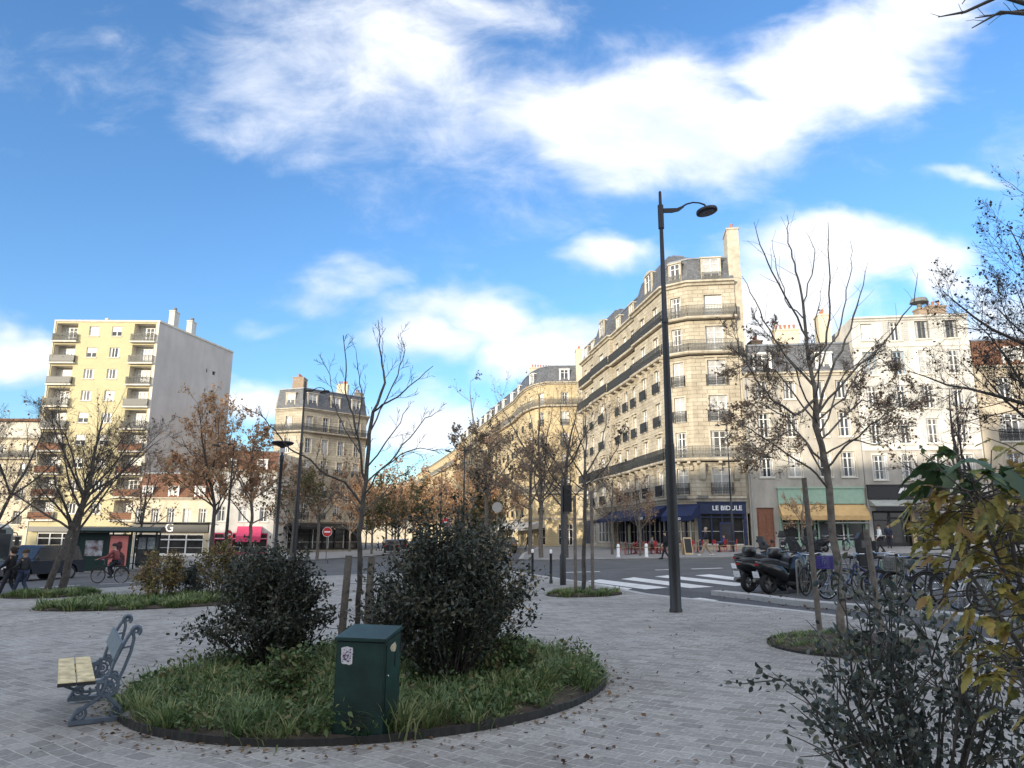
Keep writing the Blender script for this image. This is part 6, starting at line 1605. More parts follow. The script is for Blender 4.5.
# ---- tall street lamps
def lamp_post(label, p, h=9.3, arms=(0,), rz=0.0, r0=.105, arm=1.0, headr=.24, group=None, drop=.42):
    root = empty('street_lamp', p, label, 'street lamp', rz, group)
    lathe_part('pole', [(r0 * 1.25, -.05), (r0 * 1.25, .05), (r0 * 1.1, .08), (r0 * 1.08, 1.0), (r0 * .95, h * .37), (r0 * .84, h * .371), (r0 * .82, h * .375), (r0 * .62, h * .66), (r0 * .72, h * .661), (r0 * .72, h * .672), (r0 * .55, h * .675), (r0 * .40, h - .9), (r0 * .62, h - .89), (r0 * .62, h - .12 * h * .3), (r0 * .34, h - .119 * h * .3), (r0 * .3, h), (.004, h + .03)], 'lampblack', root)
    for a in arms:
        T = Matrix.Rotation(a, 4, 'Z'); z = h - drop
        mb = MB(); mb.T = T
        mb.prism([(.03, z - .09), (.25, z - .10), (.40, z - .07), (.52, z + .02), (.50, z + .05), (.36, z + .0), (.03, z + .01)], -.018, .018, 'y')
        mb.tube([(.46, 0, z + .02), (.58, 0, z + .09), (.72, 0, z + .12), (.86 * arm, 0, z + .10), (arm * .97, 0, z + .05), (arm, 0, z - .02)], [.022, .02, .018, .018, .022, .03], 8)
        ar = mb.build('arm', M['lampblack'], root, True)
        mb = MB(); mb.T = T @ Matrix.Translation((arm, 0, z - .04)) @ Matrix.Rotation(rad(-10), 4, 'Y')
        mb.lathe([(.03, .05), (.05, .02), (headr * .55, 0), (headr * .95, -.035), (headr, -.07), (headr * .97, -.10), (headr * .8, -.115)][::-1], 24)
        hd = mb.build('lamp_head', M['lampblack'], ar, True)
        mb = MB(); mb.T = T @ Matrix.Translation((arm, 0, z - .04)) @ Matrix.Rotation(rad(-10), 4, 'Y'); mb.lathe([(headr * .72, -.122), (headr * .72, -.117)], 20); mb.build('lens', M['lamplens'], hd)
    return root
lamp_post('nearest tall black street lamp, standing on the paving in the middle of the square', G(676, 612), 9.15, (0,), rad(-8))
lamp_post('tall black street lamp rising in front of the left corner building', GP(295, 35), 9.2, (0,), rad(-5))
lamp_post('tall double armed street lamp before the grey leaved tree on the boulevard', GP(463, 62), 9.2, (rad(0), rad(180)), 0, arm=1.4, headr=.3)
lamp_post('double armed street lamp farther down the boulevard, lower in the photo', GP(440, 82), 9.2, (rad(10), rad(190)), 0, arm=1.5, headr=.3)
lamp_post('thin street lamp on the pavement before the navy cafe corner', GP(733, 55), 9.9, (rad(180),), 0, r0=.075, arm=.7, headr=.18)
lamp_post('curved lamp among the orange trees in front of the low houses', GP(226, 50), 8.6, (rad(180),), 0, arm=1.2, headr=.3)
p = GP(276, 36); root = empty('street_lamp', p, 'shorter lamp with a wide flat disc top beside the tall one at the left', 'street lamp')
lathe_part('pole', [(.13, -.05), (.13, .9), (.08, 1.0), (.075, 5.4), (.10, 5.45), (.10, 5.7), (.05, 5.75), (.045, 6.1)], 'lampblack', root)
hd = lathe_part('lamp_head', [(.06, 6.0), (.12, 6.12), (.5, 6.28), (.55, 6.34), (.5, 6.39), (.1, 6.44)], 'lampblack', root, n=24)
lathe_part('lens', [(.11, 5.86), (.14, 5.95), (.13, 6.05), (.07, 6.1)], 'clearlens', hd)

# ---- bollards
def bollard(p, label, white=False, group=None, h=1.08):
    root = empty('bollard', p, label, 'bollard', 0, group)
    if white:
        lathe_part('post', [(.12, -.05), (.12, .12), (.1, .14), (.1, .78), (.07, .84), (.02, .86)], 'signwhite', root)
        lathe_part('band', [(.105, .60), (.105, .66)], 'greycloth', root)
    else:
        lathe_part('post', [(.06, -.05), (.06, .10), (.045, .13), (.042, h - .16), (.05, h - .15), (.05, h - .12), (.042, h - .11)], 'lampblack', root)
        lathe_part('cap', [(.043, h - .109), (.045, h - .06), (.043, h - .01), (.02, h + .015)], 'signwhite', root)
bollard(G(532.5, 581), 'left black bollard with white cap at the edge of the crosswalk'); bollard(G(551, 583.5), 'right black bollard with white cap, next to the traffic light post')
bollard(GP(618, 48.6), 'left white bollard on the kerb before the cafe terrace', True); bollard(GP(646, 47.8), 'right white bollard on the kerb before the cafe terrace', True)
# ---- signs
def sign_post(p, label, h, r=.33, face='entry', rz=0.0):
    root = empty('road_sign', p, label, 'road sign', rz)
    lathe_part('post', [(.035, -.05), (.035, h + r), (.01, h + r + .02)], 'iron_grey', root, n=10)
    R90 = Matrix.Translation((0, -.05, h)) @ Matrix.Rotation(rad(90), 4, 'X')
    if face == 'entry':
        d = lathe_part('disc', [(r, 0), (r, .012)], 'red_paint', root, n=28, mw=R90)
        mb = MB(); mb.box(-r * .68, r * .68, -.0655, -.0625, h - r * .16, h + r * .16); mb.build('white_bar', M['signwhite'], d, mw=R90.inverted())
        lathe_part('rim', [(r * 1.02, .002), (r * 1.08, .002), (r * 1.08, .01), (r * 1.02, .01)], 'signwhite', d, n=28)
    else:
        lathe_part('disc', [(r, 0), (r, .012)], 'shutter_grey', root, n=28, mw=R90)
sign_post(GP(327, 55), 'no entry sign in front of the cafe of the left corner building', 2.15, .33); sign_post(GP(446, 61), 'no entry sign on the boulevard below the double lamps', 2.75, .35); sign_post(GP(228, 60), 'no entry sign beside the pink awning', 2.2, .33)
sign_post(GP(497, 60.6), 'grey back of a round road sign on a tall post before the boulevard', 3.85, .42, 'back')
p = G(563, 585); root = empty('traffic_light', p, 'black traffic light post seen from behind beside the small staked tree', 'traffic light')
lathe_part('post', [(.10, -.05), (.10, .9), (.06, 1.0), (.055, 3.3), (.02, 3.36)], 'lampblack', root)
mb = MB(); mb.box(.04, .30, -.12, .12, 2.3, 3.15); hd = mb.build('signal_head', M['lampblack'], root)
for z, c_ in ((2.95, 'red_paint'), (2.72, 'black_matte'), (2.49, 'black_matte')):
    mb = MB(); mb.lathe([(.08, 0), (.1, .1)], 12); mb.build('visor', M['black_matte'], hd, mw=Matrix.Translation((.17, .12, z)) @ Matrix.Rotation(rad(-90), 4, 'X'))

# ---- two wheelers
def wheel(mb, c, R, r, spokes=0, n=22, hubw=.03):
    mb.torus(c, R - r, r, n, 7)
    return mb
def bicycle(label, p, rz, colm, basket=None, group='bicycles parked along the kerb', seed=0, steer=0.2):
    root = empty('bicycle', p, label, 'bicycle', rz, group); R = .34; r = random.Random(seed)
    for x, nm in ((-.52, 0), (.54, 1)):
        mb = MB(); mb.torus((x, 0, R), R - .02, .02, 28, 6); w_ = mb.build('wheel', M['tyre'], root)
        mb = MB(); mb.torus((x, 0, R), R - .045, .010, 28, 4)
        for k in range(14):
            a = 2 * math.pi * k / 14; mb.bar((x, .02 * (-1) ** k, R), (x + (R - .05) * math.cos(a), 0, R + (R - .05) * math.sin(a)), .004)
        mb.tube([(x, -.05, R), (x, .05, R)], .022, 8); mb.build('rim', M['chrome' if seed in (5, 1) else 'iron_grey'], w_)
        mb = MB(); q = [(x + (R + .02) * math.cos(rad(a)), 0, R + (R + .02) * math.sin(rad(a))) for a in range(20 if nm else 25, 190 if not nm else 150, 12)]; mb.tube(q, .018, 5); mb.build('mudguard', M[colm], root)
    mb = MB(); bb = (-.08, 0, .28); st = (-.20, 0, .80); hd0 = (.36, 0, .62); hd1 = (.33, 0, .80)
    for a, b, t in ((bb, st, .018), (bb, hd0, .02), (st, hd1, .016) if seed % 2 else ((-.14, 0, .50), hd1, .018), (hd0, hd1, .02), ((-.52, .05, R), bb, .011), ((-.52, -.05, R), bb, .011), ((-.52, .05, R), (-.18, 0, .74), .009), ((-.52, -.05, R), (-.18, 0, .74), .009), ((.54, .05, R), (.38, .03, .60), .012), ((.54, -.05, R), (.38, -.03, .60), .012)):
        mb.tube([a, b], t, 7)
    mb.build('frame', M[colm], root, True)
    mb = MB(); mb.tube([st, (-.23, 0, .93)], .013, 6); mb.lathe([(.02, .0), (.09, .02), (.10, .05), (.05, .07)], 10, c=(-.28, 0, .92)); mb.prism([(-.3, -.09), (-.12, -.025), (-.0, -.02), (-.0, .02), (-.12, .025), (-.3, .09)], .94, .985, 'z'); mb.build('saddle', M['black_matte'], root)
    mb = MB(); mb.tube([hd1, (.31, 0, .98)], .013, 6); mb.tube([(.16, -.30, 1.04), (.26, -.26, 1.04), (.33, -.12, 1.0), (.33, .12, 1.0), (.26, .26, 1.04), (.16, .30, 1.04)], .012, 6); mb.build('handlebar', M['chrome'], root, True)
    mb = MB(); mb.torus((-.08, .04, .28), .09, .008, 16, 4); mb.bar((-.08, .06, .28), (.02, .08, .14), .014); mb.bar((-.08, -.06, .28), (-.18, -.08, .42), .014); mb.box(-.02, .07, .06, .14, .12, .14); mb.box(-.23, -.14, -.14, -.06, .42, .44); mb.build('crank', M['chrome'], root)
    mb = MB(); mb.box(-.75, -.3, -.06, .06, .72, .74); mb.bar((-.72, .06, .72), (-.54, .05, .36), .01); mb.bar((-.72, -.06, .72), (-.54, -.05, .36), .01); mb.build('rack', M['black_matte'], root)
    if basket:
        mb = MB(); x0, x1, y, z0, z1 = .40, .68, .18, .72, .98
        for (a, b, c_, d_) in ((x0, x1, -y, -y + .01), (x0, x1, y - .01, y)):
            for i in range(9): xx = a + (b - a) * i / 8; mb.box(xx - .006, xx + .006, c_, d_, z0, z1)
            for i in range(6): zz = z0 + (z1 - z0) * i / 5; mb.box(a, b, c_ - .003, d_ + .003, zz - .006, zz + .006)
        for xx in (x0, x1):
            for i in range(9): yy = -y + 2 * y * i / 8; mb.box(xx - .005, xx + .005, yy - .006, yy + .006, z0, z1)
            for i in range(6): zz = z0 + (z1 - z0) * i / 5; mb.box(xx - .008, xx + .008, -y, y, zz - .006, zz + .006)
        mb.box(x0, x1, -y, y, z0 - .02, z0); mb.build('basket', M[basket], root)
    return root
M['bike_blue'] = mat('blue_bicycle_paint', (.02, .03, .15), .35, .15, 9, coat=.4); M['bike_grey'] = mat('grey_bicycle_paint', (.22, .23, .24), .35, .15, 9, coat=.4)
M['bike_white'] = mat('white_bicycle_paint', (.6, .6, .6), .35, .1, 9, coat=.4); M['bike_green'] = mat('green_bicycle_paint', (.04, .13, .08), .35, .1, 9, coat=.4)
M['purple'] = mat('violet_plastic', (.05, .03, .22), .5, .1, 9)
def bp_(px, py, dz=ROAD): q = G(px, py); q.z += dz; return q
bicycle('bicycle with a violet crate on its handlebar, left of the staked tree', bp_(846, 596), rad(200), 'bike_grey', 'purple', seed=1)
bicycle('blue white framed bicycle just right of the staked tree trunk', bp_(872, 597), rad(170), 'bike_blue', seed=2)
bicycle('tall dark bicycle with a wire basket, foremost at the kerb', bp_(922, 602), rad(186), 'black_paint', 'iron_grey', seed=3)
bicycle('dark bicycle with pale saddle behind the yellow leaved shrub', bp_(958, 604), rad(165), 'black_paint', seed=4)
bicycle('bicycle with large pale rims near the trunk of the right edge shrub', bp_(985, 607), rad(190), 'bike_white', seed=5)
bicycle('small dark bicycle leaning behind the scooters', bp_(815, 592), rad(225), 'black_paint', seed=6)
bicycle('green bicycle half hidden by the wire basket bicycle', bp_(893, 592), rad(205), 'bike_green', seed=7)
bicycle('grey bicycle at the far right of the kerb row', bp_(1015, 609), rad(178), 'bike_grey', seed=8)
bicycle('black bicycle between the blue one and the basket one', bp_(905, 599), rad(160), 'black_paint', seed=9)
for i, (px, lab) in enumerate([(806, 'dark bicycle leaning by the mint green shop window'), (828, 'grey bicycle outside the right part of the mint green shop'), (843, 'black bicycle left of the black fronted shop'), (852, 'blue bicycle nearest the black fronted shop')]):
    bicycle(lab, GP(px, 50) + Vector((0, 0, .02)), rad([80, 100, 70, 110][i]), ['black_paint', 'bike_grey', 'black_paint', 'bike_blue'][i], group='bicycles parked before the shops', seed=20 + i)
def rack(p, rz, label):
    mb = MB(); mb.tube([(-.3, 0, -.05), (-.3, 0, .7), (-.25, 0, .82), (-.15, 0, .86), (.15, 0, .86), (.25, 0, .82), (.3, 0, .7), (.3, 0, -.05)], .025, 8)
    o = mb.build('bicycle_rack', M['iron_grey'], smooth=True); o.location = p; o.rotation_euler = (0, 0, rz); tag(o, label, 'bicycle rack', 'metal hoop bicycle racks')
for i, (px, py) in enumerate(((800, 592), (860, 596), (897, 598), (940, 602), (975, 605))):
    rack(bp_(px, py), rad(60 + 9 * i), ['metal hoop rack beside the scooters', 'metal hoop rack by the violet crate bicycle', 'metal hoop rack by the green bicycle', 'metal hoop rack between the basket bicycle and the yellow shrub', 'metal hoop rack behind the yellow leaved shrub'][i])
def scooter(label, p, rz, screen=False, seed=0, body='black_plastic', box=False):
    root = empty('motor_scooter', p, label, 'scooter', rz, 'motor scooters parked in a row'); R = .27
    for x in (-.62, .72):
        mb = MB(); mb.torus((x, 0, R), R - .065, .068, 22, 8); w_ = mb.build('wheel', M['tyre'], root, True)
        mb = MB(); mb.tube([(x, -.06, R), (x, .06, R)], .05, 10)
        for k in range(5): a = 2 * math.pi * k / 5; mb.bar((x, 0, R), (x + .19 * math.cos(a), 0, R + .19 * math.sin(a)), .035, .03)
        mb.torus((x, 0, R), .16, .02, 18, 6); mb.build('rim', M['iron_grey'], w_)
    def loft(secs, name, m, parent=root):
        """secs: x, half width, z bottom, z top, rounded section"""
        mb = MB(); vs = []; n = 10
        for (x, w, zb, zt) in secs:
            for k in range(n):
                a = 2 * math.pi * (k + .5) / n; c_, s_ = math.cos(a), math.sin(a)
                vs.append((x, w * math.copysign(abs(c_) ** .6, c_), (zb + zt) / 2 + (zt - zb) / 2 * math.copysign(abs(s_) ** .6, s_)))
        fs = []
        for i in range(len(secs) - 1): fs += [(i * n + k, i * n + (k + 1) % n, (i + 1) * n + (k + 1) % n, (i + 1) * n + k) for k in range(n)]
        fs += [tuple(range(n)), tuple((len(secs) - 1) * n + k for k in range(n))]
        mb.add(vs, fs); return mb.build(name, M[m], parent, True)
    loft([(-1.0, .05, .72, .80), (-.92, .12, .60, .84), (-.6, .19, .46, .82), (-.25, .20, .34, .76), (-.05, .17, .22, .60), (.0, .1, .22, .40)], 'rear_body', body)
    loft([(-.1, .20, .20, .30), (.2, .21, .18, .28), (.42, .2, .18, .32)], 'footboard', 'black_matte')
    loft([(.28, .12, .28, .60), (.40, .23, .26, .95), (.52, .22, .40, 1.0), (.66, .15, .52, .92), (.78, .07, .62, .82)], 'front_fairing', body)
    loft([(.48, .06, .42, .52), (.7, .085, .50, .575), (.9, .06, .44, .54), (1.0, .03, .36, .42)], 'mudguard', body)
    s_ = loft([(-.92, .10, .74, .86), (-.6, .18, .70, .91), (-.35, .18, .68, .88), (-.3, .18, .66, .83), (-.0, .16, .56, .78), (.06, .10, .5, .70)], 'seat', 'black_matte')
    mb = MB(); mb.tube([(.62, .09, .5), (.72, .09, R)], .03, 8); mb.tube([(.62, -.09, .5), (.72, -.09, R)], .03, 8); mb.build('fork', M['iron_grey'], root)
    mb = MB(); mb.tube([(.30, -.34, 1.03), (.34, -.2, 1.06), (.42, 0, 1.04), (.34, .2, 1.06), (.30, .34, 1.03)], .018, 8); hb_ = mb.build('handlebar', M['black_matte'], root, True)
    for y in (-1, 1):
        mb = MB(); mb.tube([(.38, y * .2, 1.06), (.42, y * .26, 1.2), (.42, y * .3, 1.26)], .008, 6); mb.T = Matrix.Translation((.42, y * .33, 1.28)) @ Matrix.Rotation(rad(90), 4, 'Y'); mb.lathe([(.05, -.02), (.06, 0), (.05, .02)], 12); mb.build('mirror', M['black_matte'], root, True)
    mb = MB(); mb.T = Matrix.Translation((.36, 0, 0)); mb.prism([(-.08, .26), (.14, .20), (.0, .05), (-.1, .03)], -.3, .3, 'y') if False else None
    if screen:
        k = 6; vs = []; fs = []
        for i in range(4):
            for j in range(k + 1): y = (j / k - .5) * .5 * (1 - .12 * i); vs.append((.52 - .10 * i + -.5 * abs(y) ** 1.5, y, .98 + .15 * i))
        for i in range(3): fs += [(i * (k + 1) + j, i * (k + 1) + j + 1, (i + 1) * (k + 1) + j + 1, (i + 1) * (k + 1) + j) for j in range(k)]
        mb = MB(); mb.add(vs, fs); mb.build('windscreen', M['lamplens'], root, True)
    mb = MB(); mb.box(.74, .80, -.1, .1, .68, .80); mb.build('headlight', M['clearlens'], root); mb = MB(); mb.box(-1.01, -.985, -.06, .06, .72, .76); mb.build('tail_light', M['redlens'], root)
    mb = MB(); mb.T = Matrix.Translation((-1.03, 0, .48)) @ Matrix.Rotation(rad(-15), 4, 'Y'); mb.box(-.01, 0, -.105, .105, -.07, .09); mb.build('number_plate', M['plate'], root)
    mb = MB(); mb.bar((-.98, 0, .6), (-1.03, 0, .46), .05, .02); mb.tube([(-.2, .17, .24), (-.5, .2, .26), (-.9, .2, .34)], [.03, .05, .055], 10); mb.build('exhaust', M['iron_grey'], root, True)
    mb = MB(); mb.bar((-.1, .1, .22), (-.2, .24, .01), .025); mb.bar((-.1, -.1, .22), (-.2, -.24, .01), .025); mb.build('stand', M['black_matte'], root)
    if box:
        mb = MB(); mb.lathe([(.17, 0), (.21, .04), (.22, .16), (.18, .28), (.06, .31)], 14, c=(-.86, 0, .84)); mb.build('top_case', M['black_plastic'], root, True)
    return root
scooter('leftmost black motor scooter showing its white number plate', bp_(765, 589), rad(30), seed=1)
scooter('second black motor scooter from the left, with number plate', bp_(786, 590.5), rad(27), seed=2)
scooter('black motor scooter with windscreen behind the two front ones', bp_(789, 583.5), rad(32), True, seed=3)
scooter('rightmost black motor scooter beside the first parked bicycle', bp_(808, 586), rad(36), True, seed=4)
scooter('black motor scooter with rounded top case at the back of the group', bp_(772, 581), rad(25), False, seed=5, box=True)
scooter('black motor scooter squeezed between the front pair and the windscreen one', bp_(797, 587), rad(33), False, seed=8, box=True)
scooter('black motor scooter deepest in the group, nearest the crosswalk', bp_(758, 578.5), rad(28), True, seed=9)
scooter('scooter with pale windscreen parked before the mint green shop', GP(782, 49.5) + Vector((0, 0, .02)), rad(70), True, seed=6, body='bike_grey')
scooter('dark scooter parked before the ochre awning', GP(818, 49) + Vector((0, 0, .02)), rad(110), True, seed=7)
p = GP(863, 20.2); root = empty('parking_meter', p + Vector((0, 0, ROAD)), 'tall dark parking meter standing behind the parked bicycles', 'parking meter')
mb = MB(); mb.box(-.05, .05, -.05, .05, -.05, .6); mb.build('post', M['lampblack'], root); mb = MB(); mb.prism([(-.17, .6), (.17, .6), (.19, 1.35), (.1, 1.5), (-.1, 1.5), (-.19, 1.35)], -.1, .1, 'y'); bd = mb.build('body', M['lampblack'], root)
mb = MB(); mb.box(-.1, .1, -.11, -.101, 1.1, 1.3); mb.build('display', M['lamplens'], bd)

# ---- people
def skin(name, V, E, R, m, parent, root_i=0, sub_=1):
    me = bpy.data.meshes.new('tmp'); me.from_pydata([tuple(v) for v in V], E, []); o = bpy.data.objects.new('tmp', me); COL.objects.link(o)
    o.modifiers.new('s', 'SKIN')
    sv = me.skin_vertices[0].data
    for i, r_ in enumerate(R): sv[i].radius = (r_, r_) if not isinstance(r_, tuple) else r_; sv[i].use_root = (i == root_i)
    md = o.modifiers.new('u', 'SUBSURF'); md.levels = md.render_levels = sub_
    dg = bpy.context.evaluated_depsgraph_get(); nm = bpy.data.meshes.new_from_object(o.evaluated_get(dg)); bpy.data.objects.remove(o)
    nm.materials.clear(); nm.materials.append(m); nm.polygons.foreach_set('use_smooth', [True] * len(nm.polygons))
    return link(nm, name, parent)
def cloth(name, col, **k): return mat(name, col, .85, .15, 12, bump=.3, bscale=30, **k)
_pc = [0]
def person(label, loc, rz, h=1.72, stride=.3, top=(.02, .02, .025), legs=(.03, .035, .05), shoes=(.02, .02, .02), hairc=(.03, .02, .015), arms=(.25, -.25), sit=None, lean=0.0, hairlen=0, bulk=1.0, group=None, scarf=None, parts=None, bag=None):
    """facing +x; stride: forward offset of one foot"""
    _pc[0] += 1; k = h / 1.75; root = empty('person', loc, label, 'person', rz, group)
    V = []; E = []; R = []; ix = {}
    def v(n, p, r_, par=None):
        ix[n] = len(V); V.append(Vector(p) * k); R.append(r_ * k if not isinstance(r_, tuple) else (r_[0] * k, r_[1] * k))
        if par: E.append((ix[par], ix[n]))
    L0 = lean
    if sit is None:
        hz = .92; hip = (0, 0, hz)
        kneeL = (stride * .55, .09, .50); footL = (stride, .09, .07); kneeR = (-stride * .25 + .06, -.09, .49); footR = (-stride, -.09, .10)
    else:
        hz = sit; hip = (0, 0, hz); kneeL = (.42, .11, hz + .02); footL = (.40, .11, .07); kneeR = (.40, -.12, hz - .02); footR = (.30, -.12, .07)
        if stride > 5: kneeL = (.32, .1, hz - .28); footL = (.12, .1, hz - .68); kneeR = (.38, -.1, hz - .10); footR = (.22, -.1, hz - .50)
    sx = lambda z: L0 * (z - hz) / .55
    v('hip', hip, .085 * bulk); v('belly', (sx(hz + .17), 0, hz + .17), .08 * bulk, 'hip'); v('chest', (sx(hz + .38), 0, hz + .38), .09 * bulk, 'belly')
    v('neck', (sx(hz + .53), 0, hz + .53), .055, 'chest'); v('jaw', (sx(hz + .60) + .012, 0, hz + .61), .068, 'neck'); v('head', (sx(hz + .66) + .01, 0, hz + .70), .088, 'jaw'); v('crown', (sx(hz + .7), 0, hz + .79), .055, 'head')
    v('nose', (sx(hz + .66) + .108, 0, hz + .665), .012, 'jaw')
    for s_, n, fw in ((1, 'L', arms[0]), (-1, 'R', arms[1])):
        shz = hz + .46; v('sh' + n, (sx(shz), s_ * .17, shz), .055 * bulk, 'chest')
        ex = sx(shz) + fw * .35; ez = shz - .27 + abs(fw) * .05; v('el' + n, (ex, s_ * .22, ez), .042, 'sh' + n)
        wx = ex + max(.04, fw * .75) + .02; wz = ez - .24 + abs(fw) * .22; v('wr' + n, (wx, s_ * .22, wz), .028, 'el' + n)
        dx, dz = (wx - ex), (wz - ez); dl = math.hypot(dx, dz); dx /= dl; dz /= dl
        v('pa' + n, (wx + dx * .07, s_ * .22, wz + dz * .07), (.030, .020), 'wr' + n)
        for f in range(4):
            o_ = (f - 1.5) * .018; ln = (.06, .072, .068, .052)[f]
            v(f'k{n}{f}', (wx + dx * .10 + dz * o_ * 0, s_ * .22 + o_, wz + dz * .10), .0095, 'pa' + n); v(f'm{n}{f}', (wx + dx * (.10 + ln * .5) + .004, s_ * .22 + o_, wz + dz * (.10 + ln * .5)), .009, f'k{n}{f}'); v(f't{n}{f}', (wx + dx * (.10 + ln) + .014, s_ * .22 + o_ - s_ * .004, wz + dz * (.10 + ln)), .0075, f'm{n}{f}')
        v('th' + n, (wx + dx * .04 + .022, s_ * .22 - s_ * .025, wz + dz * .04), .0105, 'wr' + n); v('tt' + n, (wx + dx * .085 + .035, s_ * .22 - s_ * .03, wz + dz * .085), .0085, 'th' + n)
    for s_, n, kn, ft in ((1, 'L', kneeL, footL), (-1, 'R', kneeR, footR)):
        v('hp' + n, (hip[0], s_ * .09, hz - .04), .085 * bulk, 'hip'); v('kn' + n, kn, .055, 'hp' + n); v('an' + n, ft, .036, 'kn' + n); v('to' + n, (ft[0] + .15, ft[1], ft[2] - .035), .03, 'an' + n)
    skin('body', V, E, R, M['skin'], root)
    VV = lambda n: V[ix[n]]
    def wear(name, names, edges, rr, m, sub_=1):
        idx = {n: i for i, n in enumerate(names)}; return skin(name, [VV(n) for n in names], [(idx[a], idx[b]) for a, b in edges], rr, m, root, 0, sub_)
    mt, ml = cloth('jacket_cloth', top), cloth('trouser_cloth', legs)
    wear('jacket', ['hip', 'belly', 'chest', 'neck', 'shL', 'elL', 'wrL', 'shR', 'elR', 'wrR'], [('hip', 'belly'), ('belly', 'chest'), ('chest', 'neck'), ('chest', 'shL'), ('shL', 'elL'), ('elL', 'wrL'), ('chest', 'shR'), ('shR', 'elR'), ('elR', 'wrR')],
         [.155 * k * bulk, .14 * k * bulk, .16 * k * bulk, .075 * k, .085 * k, .065 * k, .045 * k, .085 * k, .065 * k, .045 * k], mt)
    wear('trousers', ['hip', 'hpL', 'knL', 'anL', 'hpR', 'knR', 'anR'], [('hip', 'hpL'), ('hpL', 'knL'), ('knL', 'anL'), ('hip', 'hpR'), ('hpR', 'knR'), ('knR', 'anR')], [.135 * k * bulk, .11 * k, .075 * k, .056 * k, .11 * k, .075 * k, .056 * k], ml)
    for n in 'LR':
        a, b = VV('an' + n), VV('to' + n); mb = MB(); mb.tube([a + Vector((-.06, 0, -.03)) * k, a + Vector((0, 0, -.01)) * k, b + Vector((-.04, 0, .012)), b + Vector((.03, 0, 0))], [.04 * k, .05 * k, .046 * k, .03 * k], 10)
        mb.build('shoe', cloth('shoe_leather', shoes), root, True)
    hd = VV('head'); mb = MB(); mb.lathe([(.104, -.02), (.107, .02), (.098, .06), (.07, .095), (.01, .112)], 14, c=(hd.x - .018 * k, 0, hd.z + .015))
    if hairlen: mb.lathe([(.06, -hairlen), (.095, -hairlen * .6), (.1, .0), (.05, .02)], 12, c=(hd.x - .05 * k, 0, hd.z - .01))
    mb.build('hair', cloth('hair', hairc), root, True)
    mb = MB()
    for s_ in (1, -1): mb.lathe([(.004, -.008), (.012, 0), (.004, .008)], 6, c=(hd.x + .082 * k, s_ * .032, hd.z - .015))
    mb.box(hd.x + .074 * k, hd.x + .083 * k, -.022, .022, hd.z - .078 * k, hd.z - .07 * k); mb.build('face_features', cloth('dark_features', (.05, .02, .02)), root)
    if bag:
        q = VV('wrR'); mb = MB(); mb.box(q.x - .12, q.x + .16, q.y - .08, q.y - .02, q.z - .42, q.z - .14); mb.tube([(q.x - .05, q.y - .05, q.z - .14), (q.x + .02, q.y - .05, q.z - .02), (q.x + .09, q.y - .05, q.z - .14)], .008, 5); o = mb.build('handbag', cloth('bag_leather', bag)); o.parent = None
        o.matrix_world = Matrix.Translation(loc) @ Matrix.Rotation(rz, 4, 'Z'); tag(o, 'bag carried by the ' + label.split(' in ')[0], 'bag')
    return root
wk = [G(8, 598), G(17, 598.5)]
person('person in long black coat walking at the left edge, further left of the two', G(7, 597) , rad(185), 1.62, .25, (.012, .012, .015), (.02, .022, .03), bulk=1.2, arms=(.3, .2), hairlen=.1)
person('person in dark jacket and jeans walking beside the stake at the left edge', G(20, 596.5), rad(175), 1.52, .26, (.03, .03, .035), (.03, .045, .09), (.05, .05, .05), arms=(.35, -.2), hairc=(.06, .035, .02))
person('person in black walking off the kerb just left of the tall lamp', GP(665, 45.8) + Vector((0, 0, ROAD)), rad(190), 1.7, .28, (.01, .01, .013), (.015, .015, .02), arms=(.2, -.3))
person('person in dark jacket and tan trousers striding past the navy cafe door', GP(706, 47.5), rad(180), 1.8, .38, (.012, .015, .03), (.35, .26, .17), (.6, .58, .55), hairc=(.35, .30, .25), arms=(.35, -.35))
person('person in white coat walking before the black fronted shop', GP(880, 46), rad(175), 1.7, .25, (.75, .75, .73), (.03, .03, .035), bulk=1.15, arms=(.2, -.2))
person('person in dark clothes standing in the doorway of the black fronted shop', GP(889, 53.5), rad(250), 1.75, .05, (.02, .025, .05), (.02, .02, .03), arms=(.1, .1))
person('person in grey leaning forward at the right edge behind the shrub', GP(1004, 40), rad(170), 1.75, .3, (.07, .09, .13), (.02, .02, .03), arms=(.5, .3), lean=.12)
person('person with pale shirt seen behind the right shrub near the kerb', GP(952, 38), rad(200), 1.7, .2, (.5, .5, .52), (.02, .02, .03), arms=(.3, .1))
for px, Y, c_, lab in ((378, 98, (.7, .7, .68), 'person in white standing by the left corner cafe'), (384, 97, (.5, .45, .4), 'person in beige beside the one in white'), (505, 85, (.02, .02, .03), 'person in black crossing far down the boulevard'), (510, 88, (.3, .03, .03), 'person in red far down the boulevard'), (528, 82, (.05, .05, .07), 'person walking under the white awning of the rounded building'), (497, 70, (.02, .02, .03), 'person in dark clothes beneath the round sign')):
    person(lab, GP(px, Y), rad(rng.choice((20, 160, 200))), 1.72, .25, c_)

# cyclist on the road at the left
cp_ = GP(114, 33.5) + Vector((0, 0, ROAD))
bicycle('dark bicycle ridden along the road past the bus shelter', cp_, rad(178), 'black_paint', group=None, seed=31)
person('cyclist in dusty red jacket riding past the bus shelter', cp_ + Vector((.24, -.0, 0)), rad(178), 1.68, 9, (.22, .06, .06), (.02, .02, .03), sit=.99, arms=(.55, .55), lean=.16, hairc=(.02, .02, .02))

